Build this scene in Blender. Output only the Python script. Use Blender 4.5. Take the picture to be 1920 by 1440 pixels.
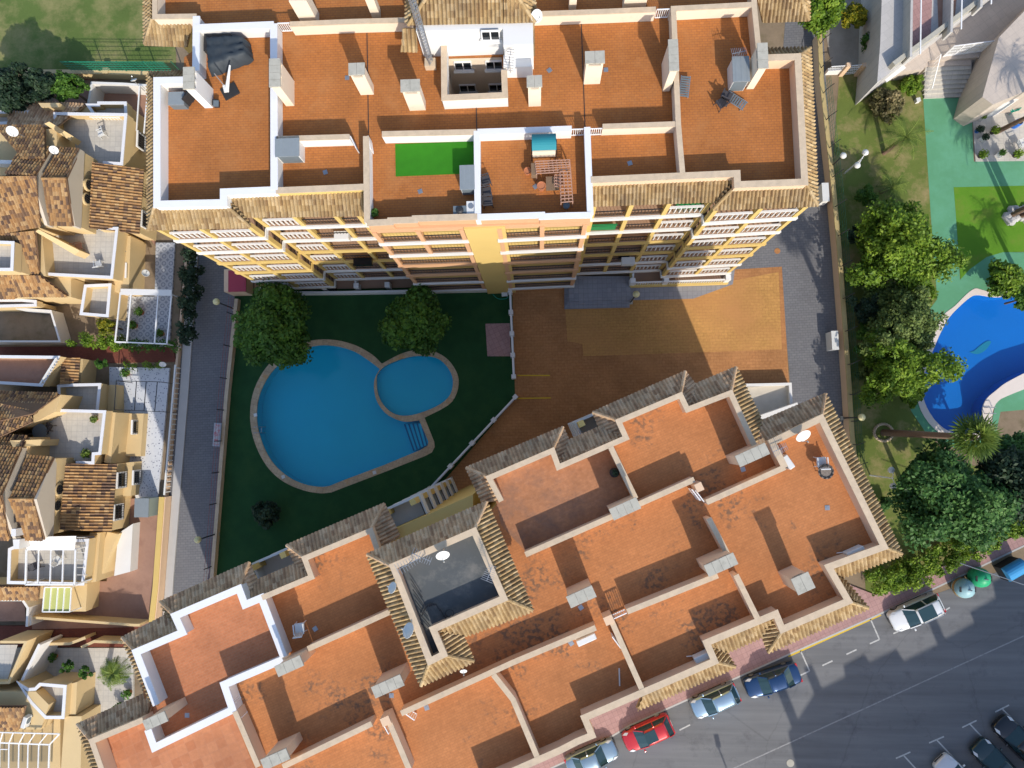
import bpy, bmesh, math, random
import numpy as np
from mathutils import Vector, Matrix
from mathutils.geometry import tessellate_polygon
random.seed(7); rng = np.random.default_rng(7)
for o in list(bpy.data.objects): bpy.data.objects.remove(o)
SC = bpy.context.scene
COL = SC.collection
# ---------------------------------------------------------------- camera
F = 1333.0; CAMH = 60.0
QC = Vector((51, -90, -F)).normalized().rotation_difference(Vector((0, 0, -1)))
cam = bpy.data.cameras.new('camera'); cam.sensor_width = 36; cam.lens = F / 1920 * 36
cam.clip_start = 0.5; cam.clip_end = 1000
co = bpy.data.objects.new('camera', cam); COL.objects.link(co)
co.rotation_mode = 'QUATERNION'; co.rotation_quaternion = QC; co.location = (0, 0, CAMH)
SC.camera = co
# ---------------------------------------------------------------- light
SUNAZ = Vector((0.359, -0.933)); SUNEL = math.radians(34.5)
w = bpy.data.worlds.new("World"); SC.world = w; w.use_nodes = True
nt = w.node_tree; sky = nt.nodes.new('ShaderNodeTexSky'); sky.sky_type = 'NISHITA'; sky.sun_disc = False
sky.sun_elevation = SUNEL; sky.sun_rotation = math.atan2(SUNAZ.x, SUNAZ.y)
nt.links.new(sky.outputs[0], nt.nodes['Background'].inputs[0]); nt.nodes['Background'].inputs[1].default_value = 0.15
sl = bpy.data.lights.new('sun', 'SUN'); sl.energy = 2.8; sl.angle = math.radians(0.5); sl.color = (1, 0.92, 0.80)
so = bpy.data.objects.new('sun', sl); COL.objects.link(so)
sd = Vector((SUNAZ.x * math.cos(SUNEL), SUNAZ.y * math.cos(SUNEL), math.sin(SUNEL)))
so.rotation_mode = 'QUATERNION'; so.rotation_quaternion = Vector((0, 0, 1)).rotation_difference(sd); so.location = (40, -90, 70)
SC.view_settings.view_transform = 'Standard'; SC.view_settings.look = 'None'; SC.view_settings.exposure = 0.74
SC.view_settings.gamma = 1

# ---------------------------------------------------------------- helpers
def P(u, v, z=0.0):
    "world point at height z seen at photo position u, v"
    d = QC @ Vector((u - 960, 720 - v, -F))
    t = (z - CAMH) / d.z
    return Vector((d.x * t, d.y * t, z))
def PL(pts, z=0.0): return [P(u, v, z) for u, v in pts]
def rot2(a): return Matrix.Rotation(a, 3, 'Z')

class MB:
    def __init__(s): s.v = []; s.f = []; s.m = []; s.c = []
    def add(s, vs, fs, m=0, c=None):
        b = len(s.v); s.v += [tuple(x) for x in vs]
        for f in fs:
            s.f.append([b + i for i in f]); s.m.append(m); s.c.append(c)
        return s
    def hexa(s, bot, top, m=0, c=None):
        return s.add(list(bot) + list(top), [(3, 2, 1, 0), (4, 5, 6, 7), (0, 1, 5, 4), (1, 2, 6, 5), (2, 3, 7, 6), (3, 0, 4, 7)], m, c)
    def box(s, c, sz, rz=0, m=0, tilt=None):
        hx, hy, hz = sz[0] / 2, sz[1] / 2, sz[2] / 2
        R = rot2(rz)
        if tilt is not None: R = R @ tilt
        c = Vector(c)
        q = [R @ Vector(p) + c for p in ((-hx, -hy, -hz), (hx, -hy, -hz), (hx, hy, -hz), (-hx, hy, -hz), (-hx, -hy, hz), (hx, -hy, hz), (hx, hy, hz), (-hx, hy, hz))]
        return s.hexa(q[:4], q[4:], m)
    def bar(s, a, b, wd, ht, m=0):
        "horizontal or sloped bar between a and b, a and b on its axis"
        a = Vector(a); b = Vector(b); d = (b - a)
        if d.length < 1e-5: return s
        d.normalize(); up = Vector((0, 0, 1))
        if abs(d.z) > .99: up = Vector((0, 1, 0))
        sd_ = d.cross(up).normalized(); up = sd_.cross(d)
        q = []
        for p in (a, b):
            q.append([p + sd_ * (x * wd / 2) + up * (y * ht / 2) for x, y in ((-1, -1), (1, -1), (1, 1), (-1, 1))])
        return s.add(q[0] + q[1], [(0, 1, 2, 3), (7, 6, 5, 4), (0, 4, 5, 1), (1, 5, 6, 2), (2, 6, 7, 3), (3, 7, 4, 0)], m)
    def tube(s, a, b, r0, r1=None, n=8, m=0, c=None):
        if r1 is None: r1 = r0
        a = Vector(a); b = Vector(b); d = (b - a).normalized()
        up = Vector((0, 0, 1)) if abs(d.z) < .95 else Vector((1, 0, 0))
        x = d.cross(up).normalized(); y = d.cross(x)
        vs = []
        for p, r in ((a, r0), (b, r1)):
            for i in range(n):
                t = 2 * math.pi * i / n; vs.append(p + x * (math.cos(t) * r) + y * (math.sin(t) * r))
        fs = [(i, (i + 1) % n, n + (i + 1) % n, n + i) for i in range(n)]
        fs += [tuple(range(n))[::-1], tuple(range(n, 2 * n))]
        return s.add(vs, fs, m, c)
    def lathe(s, c, prof, n=12, m=0, axis=None):
        "prof = (radius, height) list from bottom to top"
        c = Vector(c); vs = []; fs = []
        for r, h in prof:
            for i in range(n):
                t = 2 * math.pi * i / n; p = Vector((math.cos(t) * r, math.sin(t) * r, h))
                if axis is not None: p = axis @ p
                vs.append(c + p)
        for k in range(len(prof) - 1):
            for i in range(n):
                j = (i + 1) % n; fs.append((k * n + i, k * n + j, (k + 1) * n + j, (k + 1) * n + i))
        fs.append(tuple(range(n))[::-1]); fs.append(tuple(range((len(prof) - 1) * n, len(prof) * n)))
        return s.add(vs, fs, m)
    def prism(s, pts, z0, z1, m=0, mtop=None, bottom=True):
        "vertical prism over a polygon (world xy)"
        n = len(pts)
        ar = sum(pts[i][0] * pts[(i + 1) % n][1] - pts[(i + 1) % n][0] * pts[i][1] for i in range(n))
        if ar < 0: pts = list(pts)[::-1]
        lo = [(p[0], p[1], z0) for p in pts]; hi = [(p[0], p[1], z1) for p in pts]
        s.add(lo + hi, [(i, (i + 1) % n, n + (i + 1) % n, n + i) for i in range(n)], m)
        tri = tessellate_polygon([[Vector(p) for p in hi]])
        def orient(t, V):
            a, b, c = [V[i] for i in t]
            z = (b[0] - a[0]) * (c[1] - a[1]) - (b[1] - a[1]) * (c[0] - a[0])
            return tuple(t) if z > 0 else tuple(t)[::-1]
        ft = [orient(t, hi) for t in tri]
        s.add(hi, ft, m if mtop is None else mtop)
        if bottom: s.add(lo, [f[::-1] for f in ft], m)
        return s
    def wall(s, pts, z0, z1, wd, closed=False, m=0, side=0):
        "wall along a path of world xy points, mitred corners"
        n = len(pts); L = []; R = []
        pts = [Vector((p[0], p[1])) for p in pts]
        for i in range(n):
            ns = []
            if i > 0 or closed:
                d = pts[i] - pts[i - 1]; ns.append(Vector((-d.y, d.x)).normalized())
            if i < n - 1 or closed:
                d = pts[(i + 1) % n] - pts[i]; ns.append(Vector((-d.y, d.x)).normalized())
            if len(ns) == 2:
                b = (ns[0] + ns[1])
                if b.length < 1e-4: b = ns[0]
                b.normalize(); k = 1 / max(.35, b.dot(ns[0]))
            else: b = ns[0]; k = 1
            L.append(pts[i] + b * k * wd * (.5 + side)); R.append(pts[i] - b * k * wd * (.5 - side))
        rg = range(n) if closed else range(n - 1)
        vs = []
        for i in range(n):
            vs += [(R[i].x, R[i].y, z0), (L[i].x, L[i].y, z0), (L[i].x, L[i].y, z1), (R[i].x, R[i].y, z1)]
        fs = []
        for i in rg:
            j = (i + 1) % n
            for k in range(4):
                l = (k + 1) % 4
                fs.append((i * 4 + k, i * 4 + l, j * 4 + l, j * 4 + k))
        if not closed:
            fs.append((3, 2, 1, 0)); e = (n - 1) * 4; fs.append((e, e + 1, e + 2, e + 3))
        return s.add(vs, fs, m)
    def build(s, name, mats, parent=None, loc=(0, 0, 0), smooth=False, uv=None, fix=True):
        me = bpy.data.meshes.new(name)
        off = Vector(loc)
        if parent is not None: off = Vector(parent['_base'])
        if not isinstance(mats, (list, tuple)): mats = [mats]
        V = np.array(s.v, dtype=float).reshape(-1, 3) - np.array(off)
        me.from_pydata(V.tolist(), [], s.f)
        for mt in mats: me.materials.append(mt)
        if len(mats) > 1: me.polygons.foreach_set('material_index', s.m)
        if any(c is not None for c in s.c):
            at = me.color_attributes.new('Col', 'FLOAT_COLOR', 'CORNER')
            arr = []
            for f, c in zip(s.f, s.c):
                c = c or (0.5, 0.5, 0.5); arr += [c[0], c[1], c[2], 1.0] * len(f)
            at.data.foreach_set('color', arr)
        if fix:
            bm = bmesh.new(); bm.from_mesh(me)
            bmesh.ops.recalc_face_normals(bm, faces=bm.faces); bm.to_mesh(me); bm.free()
        if smooth: me.polygons.foreach_set('use_smooth', [True] * len(me.polygons))
        me.update()
        o = bpy.data.objects.new(name, me); COL.objects.link(o)
        if parent is not None: o.parent = parent; o['_base'] = parent['_base']
        else: o.location = loc; o['_base'] = tuple(off)
        return o
def tag(o, label=None, cat=None, group=None, kind=None):
    if label: o['label'] = label
    if cat: o['category'] = cat
    if group: o['group'] = group
    if kind: o['kind'] = kind
    return o
def thing(name, label, cat, loc=(0, 0, 0), group=None):
    o = bpy.data.objects.new(name, None); COL.objects.link(o); o.location = loc; o['_base'] = tuple(loc)
    o.empty_display_size = .3
    return tag(o, label, cat, group)
def copy_tree(o, loc, rz=0, label=None, group=None, scale=1.0):
    def rec(a, par):
        c = a.copy(); COL.objects.link(c)
        if par is not None: c.parent = par
        for ch in [x for x in a.children]: rec(ch, c)
        return c
    r = rec(o, None); r.location = loc; r.rotation_euler = (0, 0, rz); r.scale = (scale,) * 3
    if label: r['label'] = label
    if group: r['group'] = group
    return r
def meshobj(name, V, Fq, mat, parent=None, loc=(0, 0, 0), col=None, smooth=False):
    "fast quad mesh from numpy arrays; col = per face rgb"
    off = np.array(parent['_base'] if parent is not None else loc, dtype=float)
    V = np.asarray(V, dtype=np.float32) - off.astype(np.float32); Fq = np.asarray(Fq, dtype=np.int32)
    k = Fq.shape[1]; me = bpy.data.meshes.new(name)
    me.vertices.add(len(V)); me.vertices.foreach_set('co', V.ravel())
    me.loops.add(Fq.size); me.loops.foreach_set('vertex_index', Fq.ravel())
    me.polygons.add(len(Fq)); me.polygons.foreach_set('loop_start', np.arange(len(Fq), dtype=np.int32) * k)
    me.polygons.foreach_set('loop_total', np.full(len(Fq), k, dtype=np.int32))
    me.materials.append(mat)
    if col is not None:
        at = me.color_attributes.new('Col', 'FLOAT_COLOR', 'CORNER')
        c = np.ones((len(Fq), k, 4), dtype=np.float32); c[:, :, :3] = np.asarray(col)[:, None, :]
        at.data.foreach_set('color', c.ravel())
    if smooth: me.polygons.foreach_set('use_smooth', np.ones(len(Fq), dtype=bool))
    me.update(calc_edges=True)
    o = bpy.data.objects.new(name, me); COL.objects.link(o)
    if parent is not None: o.parent = parent; o['_base'] = parent['_base']
    else: o.location = loc; o['_base'] = tuple(loc)
    return o

# ---------------------------------------------------------------- materials
def newmat(name):
    m = bpy.data.materials.new(name); m.use_nodes = True
    n = m.node_tree.nodes; return m, n, m.node_tree.links, n['Principled BSDF']
def node(n, t, **kw):
    x = n.new(t)
    for k, v in kw.items():
        if isinstance(v, (int, float, str, bool)) and hasattr(x, k): setattr(x, k, v)
    return x
def mixc(n, l, fac, a, b, mode='MIX'):
    x = n.new('ShaderNodeMix'); x.data_type = 'RGBA'; x.blend_type = mode
    for s_, val in ((0, fac), (6, a), (7, b)):
        if isinstance(val, (tuple, list)): x.inputs[s_].default_value = (*val[:3], 1)
        elif isinstance(val, (int, float)): x.inputs[s_].default_value = val
        else: l.new(val, x.inputs[s_])
    return x.outputs[2]
def pos(n, l, scale=(1, 1, 1), rz=0.0, obj=False):
    if obj:
        g = n.new('ShaderNodeTexCoord'); src = g.outputs['Object']
    else:
        g = n.new('ShaderNodeNewGeometry'); src = g.outputs['Position']
    mp = n.new('ShaderNodeMapping'); l.new(src, mp.inputs[0])
    mp.inputs['Rotation'].default_value = (0, 0, rz); mp.inputs['Scale'].default_value = scale
    return mp.outputs[0]
def noise(n, l, vec, sc, det=3, rough=.6):
    x = n.new('ShaderNodeTexNoise'); x.inputs['Scale'].default_value = sc; x.inputs['Detail'].default_value = det
    x.inputs['Roughness'].default_value = rough; l.new(vec, x.inputs['Vector']); return x.outputs[0]
def ramp(n, l, fac, stops):
    x = n.new('ShaderNodeValToRGB'); e = x.color_ramp.elements
    while len(e) > len(stops): e.remove(e[-1])
    while len(e) < len(stops): e.new(1)
    for i, (p_, c) in enumerate(stops):
        e[i].position = p_; e[i].color = (*c, 1) if len(c) == 3 else c
    l.new(fac, x.inputs[0]); return x.outputs[0]
def bump(n, l, b, h, st=.3, dist=.02):
    x = n.new('ShaderNodeBump'); x.inputs['Strength'].default_value = st; x.inputs['Distance'].default_value = dist
    l.new(h, x.inputs['Height']); l.new(x.outputs[0], b.inputs['Normal'])
def sc3(c, k): return tuple(min(1, x * k) for x in c)
def plain(name, c, rough=.8, var=.12, sc=1.5, stain=None, stain_c=(.12, .1, .08), metal=0, spec=.3, fine=9, obj=False, thr=(.58, .68), st=.8):
    m, n, l, b = newmat(name)
    v = pos(n, l, obj=obj); a = noise(n, l, v, sc, 4); f = noise(n, l, v, fine * sc, 2)
    c1 = mixc(n, l, a, sc3(c, 1 - var), sc3(c, 1 + var))
    c2 = mixc(n, l, f, sc3((1, 1, 1), 1 - var * .7), (1, 1, 1))
    out = mixc(n, l, 1.0, c1, c2, 'MULTIPLY')
    if stain:
        s1 = noise(n, l, v, stain, 6, .7)
        r = ramp(n, l, s1, [(thr[0], (0, 0, 0)), (thr[1], (st, st, st))])
        out = mixc(n, l, r, out, stain_c)
    l.new(out, b.inputs['Base Color']); b.inputs['Roughness'].default_value = rough
    b.inputs['Metallic'].default_value = metal; b.inputs['Specular IOR Level'].default_value = spec
    return m
def bricks(name, c1, c2, mort, bw, bh, rz=0, ms=.012, var=.1, rough=.85, off=.5, nsc=.35, stain=None, stain_c=(.1, .06, .04), thr=(.6, .7), spot=None, stv=.75):
    m, n, l, b = newmat(name)
    v = pos(n, l, rz=rz)
    x = n.new('ShaderNodeTexBrick'); l.new(v, x.inputs['Vector'])
    x.inputs['Scale'].default_value = 1; x.inputs['Brick Width'].default_value = bw; x.inputs['Row Height'].default_value = bh
    x.inputs['Mortar Size'].default_value = ms; x.inputs['Mortar Smooth'].default_value = .3; x.offset = off
    x.inputs['Color1'].default_value = (*c1, 1); x.inputs['Color2'].default_value = (*c2, 1); x.inputs['Mortar'].default_value = (*mort, 1)
    vv = pos(n, l)
    a = noise(n, l, vv, nsc, 5, .65); r = ramp(n, l, a, [(.3, sc3((1, 1, 1), 1 - var * 1.6)), (.7, (1, 1, 1))])
    out = mixc(n, l, 1.0, x.outputs[0], r, 'MULTIPLY')
    f = noise(n, l, vv, 5, 3); r2 = ramp(n, l, f, [(.3, sc3((1, 1, 1), 1 - var)), (.7, (1, 1, 1))])
    out = mixc(n, l, 1.0, out, r2, 'MULTIPLY')
    if stain:
        s1 = noise(n, l, vv, stain, 7, .72); rr = ramp(n, l, s1, [(thr[0], (0, 0, 0)), (thr[1], (stv,) * 3)])
        if spot:
            s2 = noise(n, l, vv, spot, 2, .5); r3 = ramp(n, l, s2, [(.45, (0, 0, 0)), (.6, (1, 1, 1))])
            rr = mixc(n, l, 1.0, rr, r3, 'MULTIPLY')
        out = mixc(n, l, rr, out, stain_c)
    l.new(out, b.inputs['Base Color']); b.inputs['Roughness'].default_value = rough; b.inputs['Specular IOR Level'].default_value = .25
    return m
def tilemat(name, stops, dirt=.5):
    m, n, l, b = newmat(name)
    at = n.new('ShaderNodeVertexColor'); at.layer_name = 'Col'
    sp = n.new('ShaderNodeSeparateColor'); l.new(at.outputs[0], sp.inputs[0])
    r = ramp(n, l, sp.outputs[0], stops)
    v = pos(n, l); a = noise(n, l, v, .8, 5, .7); rr = ramp(n, l, a, [(.35, (0, 0, 0)), (.7, (dirt,) * 3)])
    out = mixc(n, l, rr, r, (.16, .125, .09))
    f = noise(n, l, v, 14, 3); r2 = ramp(n, l, f, [(.3, (.75, .73, .7)), (.7, (1, 1, 1))])
    out = mixc(n, l, 1.0, out, r2, 'MULTIPLY')
    l.new(out, b.inputs['Base Color']); b.inputs['Roughness'].default_value = .9; b.inputs['Specular IOR Level'].default_value = .2
    return m
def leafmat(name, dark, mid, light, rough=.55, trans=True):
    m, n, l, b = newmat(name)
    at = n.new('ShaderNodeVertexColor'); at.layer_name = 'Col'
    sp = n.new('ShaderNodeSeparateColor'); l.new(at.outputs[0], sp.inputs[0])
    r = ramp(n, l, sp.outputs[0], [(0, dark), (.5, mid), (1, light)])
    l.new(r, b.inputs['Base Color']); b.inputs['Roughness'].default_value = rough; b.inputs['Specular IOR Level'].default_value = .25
    if trans:
        t = n.new('ShaderNodeBsdfTranslucent'); l.new(r, t.inputs[0]); mx = n.new('ShaderNodeMixShader'); mx.inputs[0].default_value = .25
        l.new(b.outputs[0], mx.inputs[1]); l.new(t.outputs[0], mx.inputs[2]); l.new(mx.outputs[0], n['Material Output'].inputs[0])
    return m
def glossy(name, c, rough=.1, metal=0, coat=0, spec=.5):
    m, n, l, b = newmat(name); b.inputs['Base Color'].default_value = (*c, 1); b.inputs['Roughness'].default_value = rough
    b.inputs['Metallic'].default_value = metal; b.inputs['Coat Weight'].default_value = coat; b.inputs['Coat Roughness'].default_value = .05
    b.inputs['Specular IOR Level'].default_value = spec
    return m
def watermat(name, tint, rip=.6):
    m, n, l, b = newmat(name); n.remove(b)
    tr = n.new('ShaderNodeBsdfTransparent'); tr.inputs[0].default_value = (*tint, 1)
    g = n.new('ShaderNodeBsdfGlossy'); g.inputs['Roughness'].default_value = .04
    lw = n.new('ShaderNodeLayerWeight'); fr = n.new('ShaderNodeMath'); fr.operation = 'POWER'; l.new(lw.outputs['Facing'], fr.inputs[0]); fr.inputs[1].default_value = 3.5
    fm = n.new('ShaderNodeMath'); fm.operation = 'MULTIPLY_ADD'; l.new(fr.outputs[0], fm.inputs[0]); fm.inputs[1].default_value = .6; fm.inputs[2].default_value = .03
    v = pos(n, l); h = noise(n, l, v, 2.2, 3)
    bp = n.new('ShaderNodeBump'); bp.inputs['Strength'].default_value = rip * .3; bp.inputs['Distance'].default_value = .05
    l.new(h, bp.inputs['Height']); l.new(bp.outputs[0], g.inputs['Normal'])
    mx = n.new('ShaderNodeMixShader'); l.new(fm.outputs[0], mx.inputs[0]); l.new(tr.outputs[0], mx.inputs[1]); l.new(g.outputs[0], mx.inputs[2])
    l.new(mx.outputs[0], n['Material Output'].inputs[0]); return m
A1 = math.radians(1.3); A2 = math.radians(24.3)
T = {}
T['roofU'] = bricks('terracotta_roof', (.50, .185, .048), (.45, .165, .042), (.35, .13, .05), .30, .15, -A1, .02, .16, stain=.5, stain_c=(.42, .19, .07), thr=(.5, .75), stv=.6)
T['roofL'] = bricks('weathered_terracotta_roof', (.56, .225, .082), (.51, .20, .072), (.44, .175, .072), .28, .14, -A2, .012, .16, stain=.22, stain_c=(.10, .075, .055), thr=(.52, .60), spot=4.5)
T['roofL2'] = bricks('pale_terracotta_roof', (.56, .24, .12), (.47, .18, .085), (.50, .22, .12), .55, .55, -A2, .02, .15, off=0)
T['roofL3'] = bricks('dusty_terracotta_roof', (.52, .24, .12), (.47, .21, .10), (.46, .21, .11), .28, .14, -A2, .012, .2, stain=.22, stain_c=(.15, .10, .08), thr=(.46, .62), stv=.8)
T['roofC'] = bricks('terrace_tiles', (.54, .20, .09), (.48, .165, .07), (.44, .18, .09), .28, .28, -A1, .02, .1, off=0)
T['white'] = plain('white_render', (.68, .67, .65), .85, .05, .7, stain=1.6, stain_c=(.55, .5, .43), thr=(.62, .8), st=.4)
T['cream'] = plain('cream_render', (.70, .59, .46), .9, .06, .7, stain=1.4, stain_c=(.5, .4, .3), thr=(.55, .8), st=.5)
T['stone'] = plain('coping_stone', (.56, .44, .31), .85, .24, 2.6, stain=2.5, stain_c=(.35, .3, .25), thr=(.55, .75), st=.5)
T['capw'] = plain('white_coping', (.68, .68, .70), .8, .05, 1.0)
T['peach'] = plain('peach_render', (.66, .47, .32), .9, .07, .8, stain=1.2, stain_c=(.45, .33, .24), thr=(.55, .8), st=.4)
T['yellow'] = plain('yellow_render', (.60, .43, .15), .9, .06, .8, stain=1.3, stain_c=(.6, .45, .2), thr=(.58, .8), st=.4)
T['orange'] = plain('orange_render', (.58, .335, .185), .9, .06, .8, stain=1.3, stain_c=(.6, .38, .22), thr=(.58, .8), st=.4)
T['sand'] = plain('sand_render', (.60, .45, .24), .9, .07, .6, stain=1.0, stain_c=(.5, .38, .24), thr=(.58, .8), st=.5)
T['grey'] = plain('grey_render', (.50, .50, .48), .9, .08, .8, stain=1.2, stain_c=(.35, .34, .32), thr=(.55, .75), st=.5)
T['tile'] = tilemat('clay_tiles_pale', [(0, (.30, .19, .09)), (.3, (.40, .27, .125)), (.65, (.47, .33, .16)), (1, (.56, .42, .24))], .6)
T['tileN'] = tilemat('clay_tiles_shade_lifted', [(0, (.44, .26, .15)), (.3, (.60, .38, .22)), (.6, (.70, .46, .27)), (1, (.80, .58, .38))], .6)  # lighter, warmer clay copy; fill light put into the colour of shaded slopes
T['tileH'] = tilemat('clay_tiles_mottled', [(0, (.13, .08, .06)), (.2, (.20, .12, .075)), (.36, (.34, .19, .085)), (.7, (.45, .26, .11)), (1, (.52, .35, .18))], .35)
T['yellowcap'] = plain('ochre_coping', (.46, .355, .16), .9, .15, 1.5, stain=1.2, stain_c=(.3, .24, .15), thr=(.5, .7), st=.5)
T['dark'] = glossy('dark_glass', (.012, .016, .02), .08)
T['glass'] = glossy('window_glass', (.03, .06, .07), .06)
T['steelw'] = glossy('white_metal', (.75, .75, .75), .4)
T['steel'] = glossy('grey_metal', (.38, .40, .42), .35, .7)
T['iron'] = glossy('black_iron', (.02, .02, .022), .5)
T['plw'] = plain('white_plastic', (.62, .62, .60), .45, .04, 3, obj=True)
def TILE_PROFILE(t): return abs(math.cos(math.pi * t))
def tile_face(mb, A, B, C, D, sp=.22, cl=.34, amp=.075, ns=6, seed=None):
    "barrel tiles over a sloped quad: A-B is the eave, D-C the top edge (world points)"
    A, B, C, D = map(Vector, (A, B, C, D))
    ex = (B - A).normalized(); nz = ex.cross(((D + C) / 2 - A)).normalized()
    if nz.z < 0: nz = -nz
    ey = nz.cross(ex)
    if ey.dot((C + D) / 2 - A) < 0: ey = -ey
    poly = [((p - A).dot(ex), (p - A).dot(ey)) for p in (A, B, C, D)]
    xs0 = min(p[0] for p in poly); xs1 = max(p[0] for p in poly); y1 = max(p[1] for p in poly); y0 = min(p[1] for p in poly)
    ncol = max(1, int(round((xs1 - xs0) / sp))); dx = (xs1 - xs0) / ncol / ns
    def rng_(x):
        ys = []
        for i in range(4):
            (xa, ya), (xb, yb) = poly[i], poly[(i + 1) % 4]
            if (xa - x) * (xb - x) <= 0 and abs(xa - xb) > 1e-6: ys.append(ya + (yb - ya) * (x - xa) / (xb - xa))
        return (min(ys), max(ys)) if len(ys) >= 2 else None
    X = [xs0 + i * dx for i in range(ncol * ns + 1)]
    X[0] += 1e-4; X[-1] -= 1e-4
    RG = [rng_(x) for x in X]
    ncr = max(1, int(math.ceil((y1 - y0) / cl)))
    tones = {}
    for k in range(ncr):
        ya = y0 + k * cl; yb = min(ya + cl, y1)
        V = []; ok = []
        for i, x in enumerate(X):
            r = RG[i]
            if r is None or r[1] <= ya or r[0] >= yb: ok.append(False); a_ = b_ = ya
            else: ok.append(True); a_ = max(ya, r[0]); b_ = min(yb, r[1])
            h = amp * (abs(math.cos(math.pi * i / ns)) * 1.6 - .35)
            for y in (a_ - .03, b_):
                lift = .045 * (1 - (y - ya) / cl)
                V.append(A + ex * x + ey * y + nz * (h + lift))
        for c in range(ncol):
            tone = random.random(); cc = (tone, random.random(), 0)
            fs = []
            for i in range(c * ns, c * ns + ns):
                if ok[i] and ok[i + 1]: fs.append((2 * i, 2 * i + 2, 2 * i + 3, 2 * i + 1))
            if fs:
                lo = c * ns * 2; hi = (c + 1) * ns * 2 + 2
                mb.add(V[lo:hi], [[q - lo for q in f] for f in fs], 0, cc)
    # bed under the tiles
    q = [p - nz * .06 for p in (A, B, C, D)]; q2 = [p - nz * .16 for p in (A, B, C, D)]
    mb.hexa(q2, q, 0, (.2, .2, 0))
def ridge(mb, a, b, r=.11, seg=.4):
    a = Vector(a); b = Vector(b); n = max(1, int((b - a).length / seg)); d = (b - a) / n
    for i in range(n):
        p = a + d * i; mb.tube(p, p + d * 1.06, r, r * .85, 8, 0, (.35 + .6 * random.random(), 0, 0))
def skirt(parent, faces, zt, ze, mat='tile', name='tile_roof', hips=()):
    "faces: (top0, top1, eave1, eave0) photo positions; top at height zt, eave at ze"
    mb = MB()
    for f in faces:
        t0, t1, e1, e0 = f[:4]
        tile_face(mb, P(*e0, ze), P(*e1, ze), P(*t1, zt), P(*t0, zt), amp=.05 if mat == 'tileN' else .08)
    for a, b in hips:
        mbp = P(*a, zt) + Vector((0, 0, .05)), P(*b, ze) + Vector((0, 0, .08)); ridge(mb, *mbp)
    return mb.build(name, T[mat], parent, fix=False)
NP = [0]
def parapet(parent, px, ztop=20.6, zb=19.55, wd=.2, cw=.3, wall='cream', cap='stone', closed=False, name='parapet'):
    NP[0] += 1; ztop += (NP[0] % 12) * .003
    pts = PL(px, ztop); mb = MB().wall(pts, zb, ztop - .07, wd, closed)
    o = mb.build(name, T[wall], parent)
    MB().wall(pts, ztop - .07, ztop, cw, closed).build('coping', T[cap], o)
    return o
def rail(mb, a, b, z, h=.9, kind='metal', m=0, gap=None):
    a = Vector((a[0], a[1], z)); b = Vector((b[0], b[1], z)); L = (b - a).length; d = (b - a) / L
    up = Vector((0, 0, 1))
    if kind == 'bal':
        mb.bar(a + up * (h - .05), b + up * (h - .05), .13, .1, m)
        n = max(2, int(L / (gap or .21)))
        for i in range(n):
            p = a + d * (L * (i + .5) / n)
            mb.tube(p, p + up * .4, .04, .055, 5, m); mb.tube(p + up * .4, p + up * (h - .1), .055, .03, 5, m)
    else:
        mb.bar(a + up * h, b + up * h, .06, .05, m); mb.bar(a + up * .08, b + up * .08, .04, .04, m)
        n = max(2, int(L / (gap or .13)))
        for i in range(n + 1):
            p = a + d * (L * i / n); mb.bar(p + up * .08, p + up * h, .025, .025, m)
def chimney(parent, c, sz, rz, zt, zb=19.5, wall='cream', slots=True, dark=True):
    "shaft with a slatted cowl and a stone slab on top; c = photo position of the slab centre"
    q = P(c[0], c[1], zt); x, y = q.x, q.y
    o = MB().box((x, y, (zb + zt - .45) / 2), (sz[0], sz[1], zt - .45 - zb), rz).build('chimney', T[wall], parent)
    s = MB()
    n = 3 if max(sz) > 1 else 2
    R = rot2(rz); lx = sz[0] >= sz[1]
    for i in range(n):
        t = (i / (n - 1) - .5) * (max(sz) - .14)
        p = R @ Vector((t, 0, 0) if lx else (0, t, 0))
        s.box((x + p.x, y + p.y, zt - .29), (.14, sz[1] - .02, .32) if lx else (sz[0] - .02, .14, .32), rz)
    s.build('cowl', T[wall], o)
    MB().box((x, y, zt - .29), (sz[0] - .2, sz[1] - .2, .3), rz).build('vent', T['iron'], o)
    mb = MB(); L = max(sz) + .14; k = max(2, int(round(L / .45)))
    for i in range(k):
        t = (i + .5) / k * L - L / 2; p = R @ Vector((t, 0, 0) if lx else (0, t, 0))
        mb.box((x + p.x, y + p.y, zt - .04), (L / k - .012, sz[1] + .14, .1) if lx else (sz[0] + .14, L / k - .012, .1), rz)
    mb.build('chimney_slab', T['capg'], o)
    return o
T['capg'] = plain('weathered_concrete', (.42, .40, .34), .9, .15, 2.5, stain=3, stain_c=(.25, .24, .2), thr=(.5, .7), st=.6)
def gate(parent, p, ang, z, wd=.75, h=.9, name='gate', mat='steelw', lean=0.0):
    "small barred metal gate; p = photo position of its centre at its top"
    q = P(p[0], p[1], z + h); d = rot2(ang) @ Vector((1, 0, 0)); up = Vector((0, 0, 1))
    a = Vector((q.x, q.y, z + .08)) - d * wd / 2; b = a + d * wd
    mb = MB()
    for zz in (0, h - .1): mb.bar(a + up * zz, b + up * zz, .05, .05)
    n = 6
    for i in range(n + 1):
        s_ = a + d * (wd * i / n); mb.bar(s_, s_ + up * (h - .1), .035, .035)
    return mb.build(name, T[mat], parent)
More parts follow.
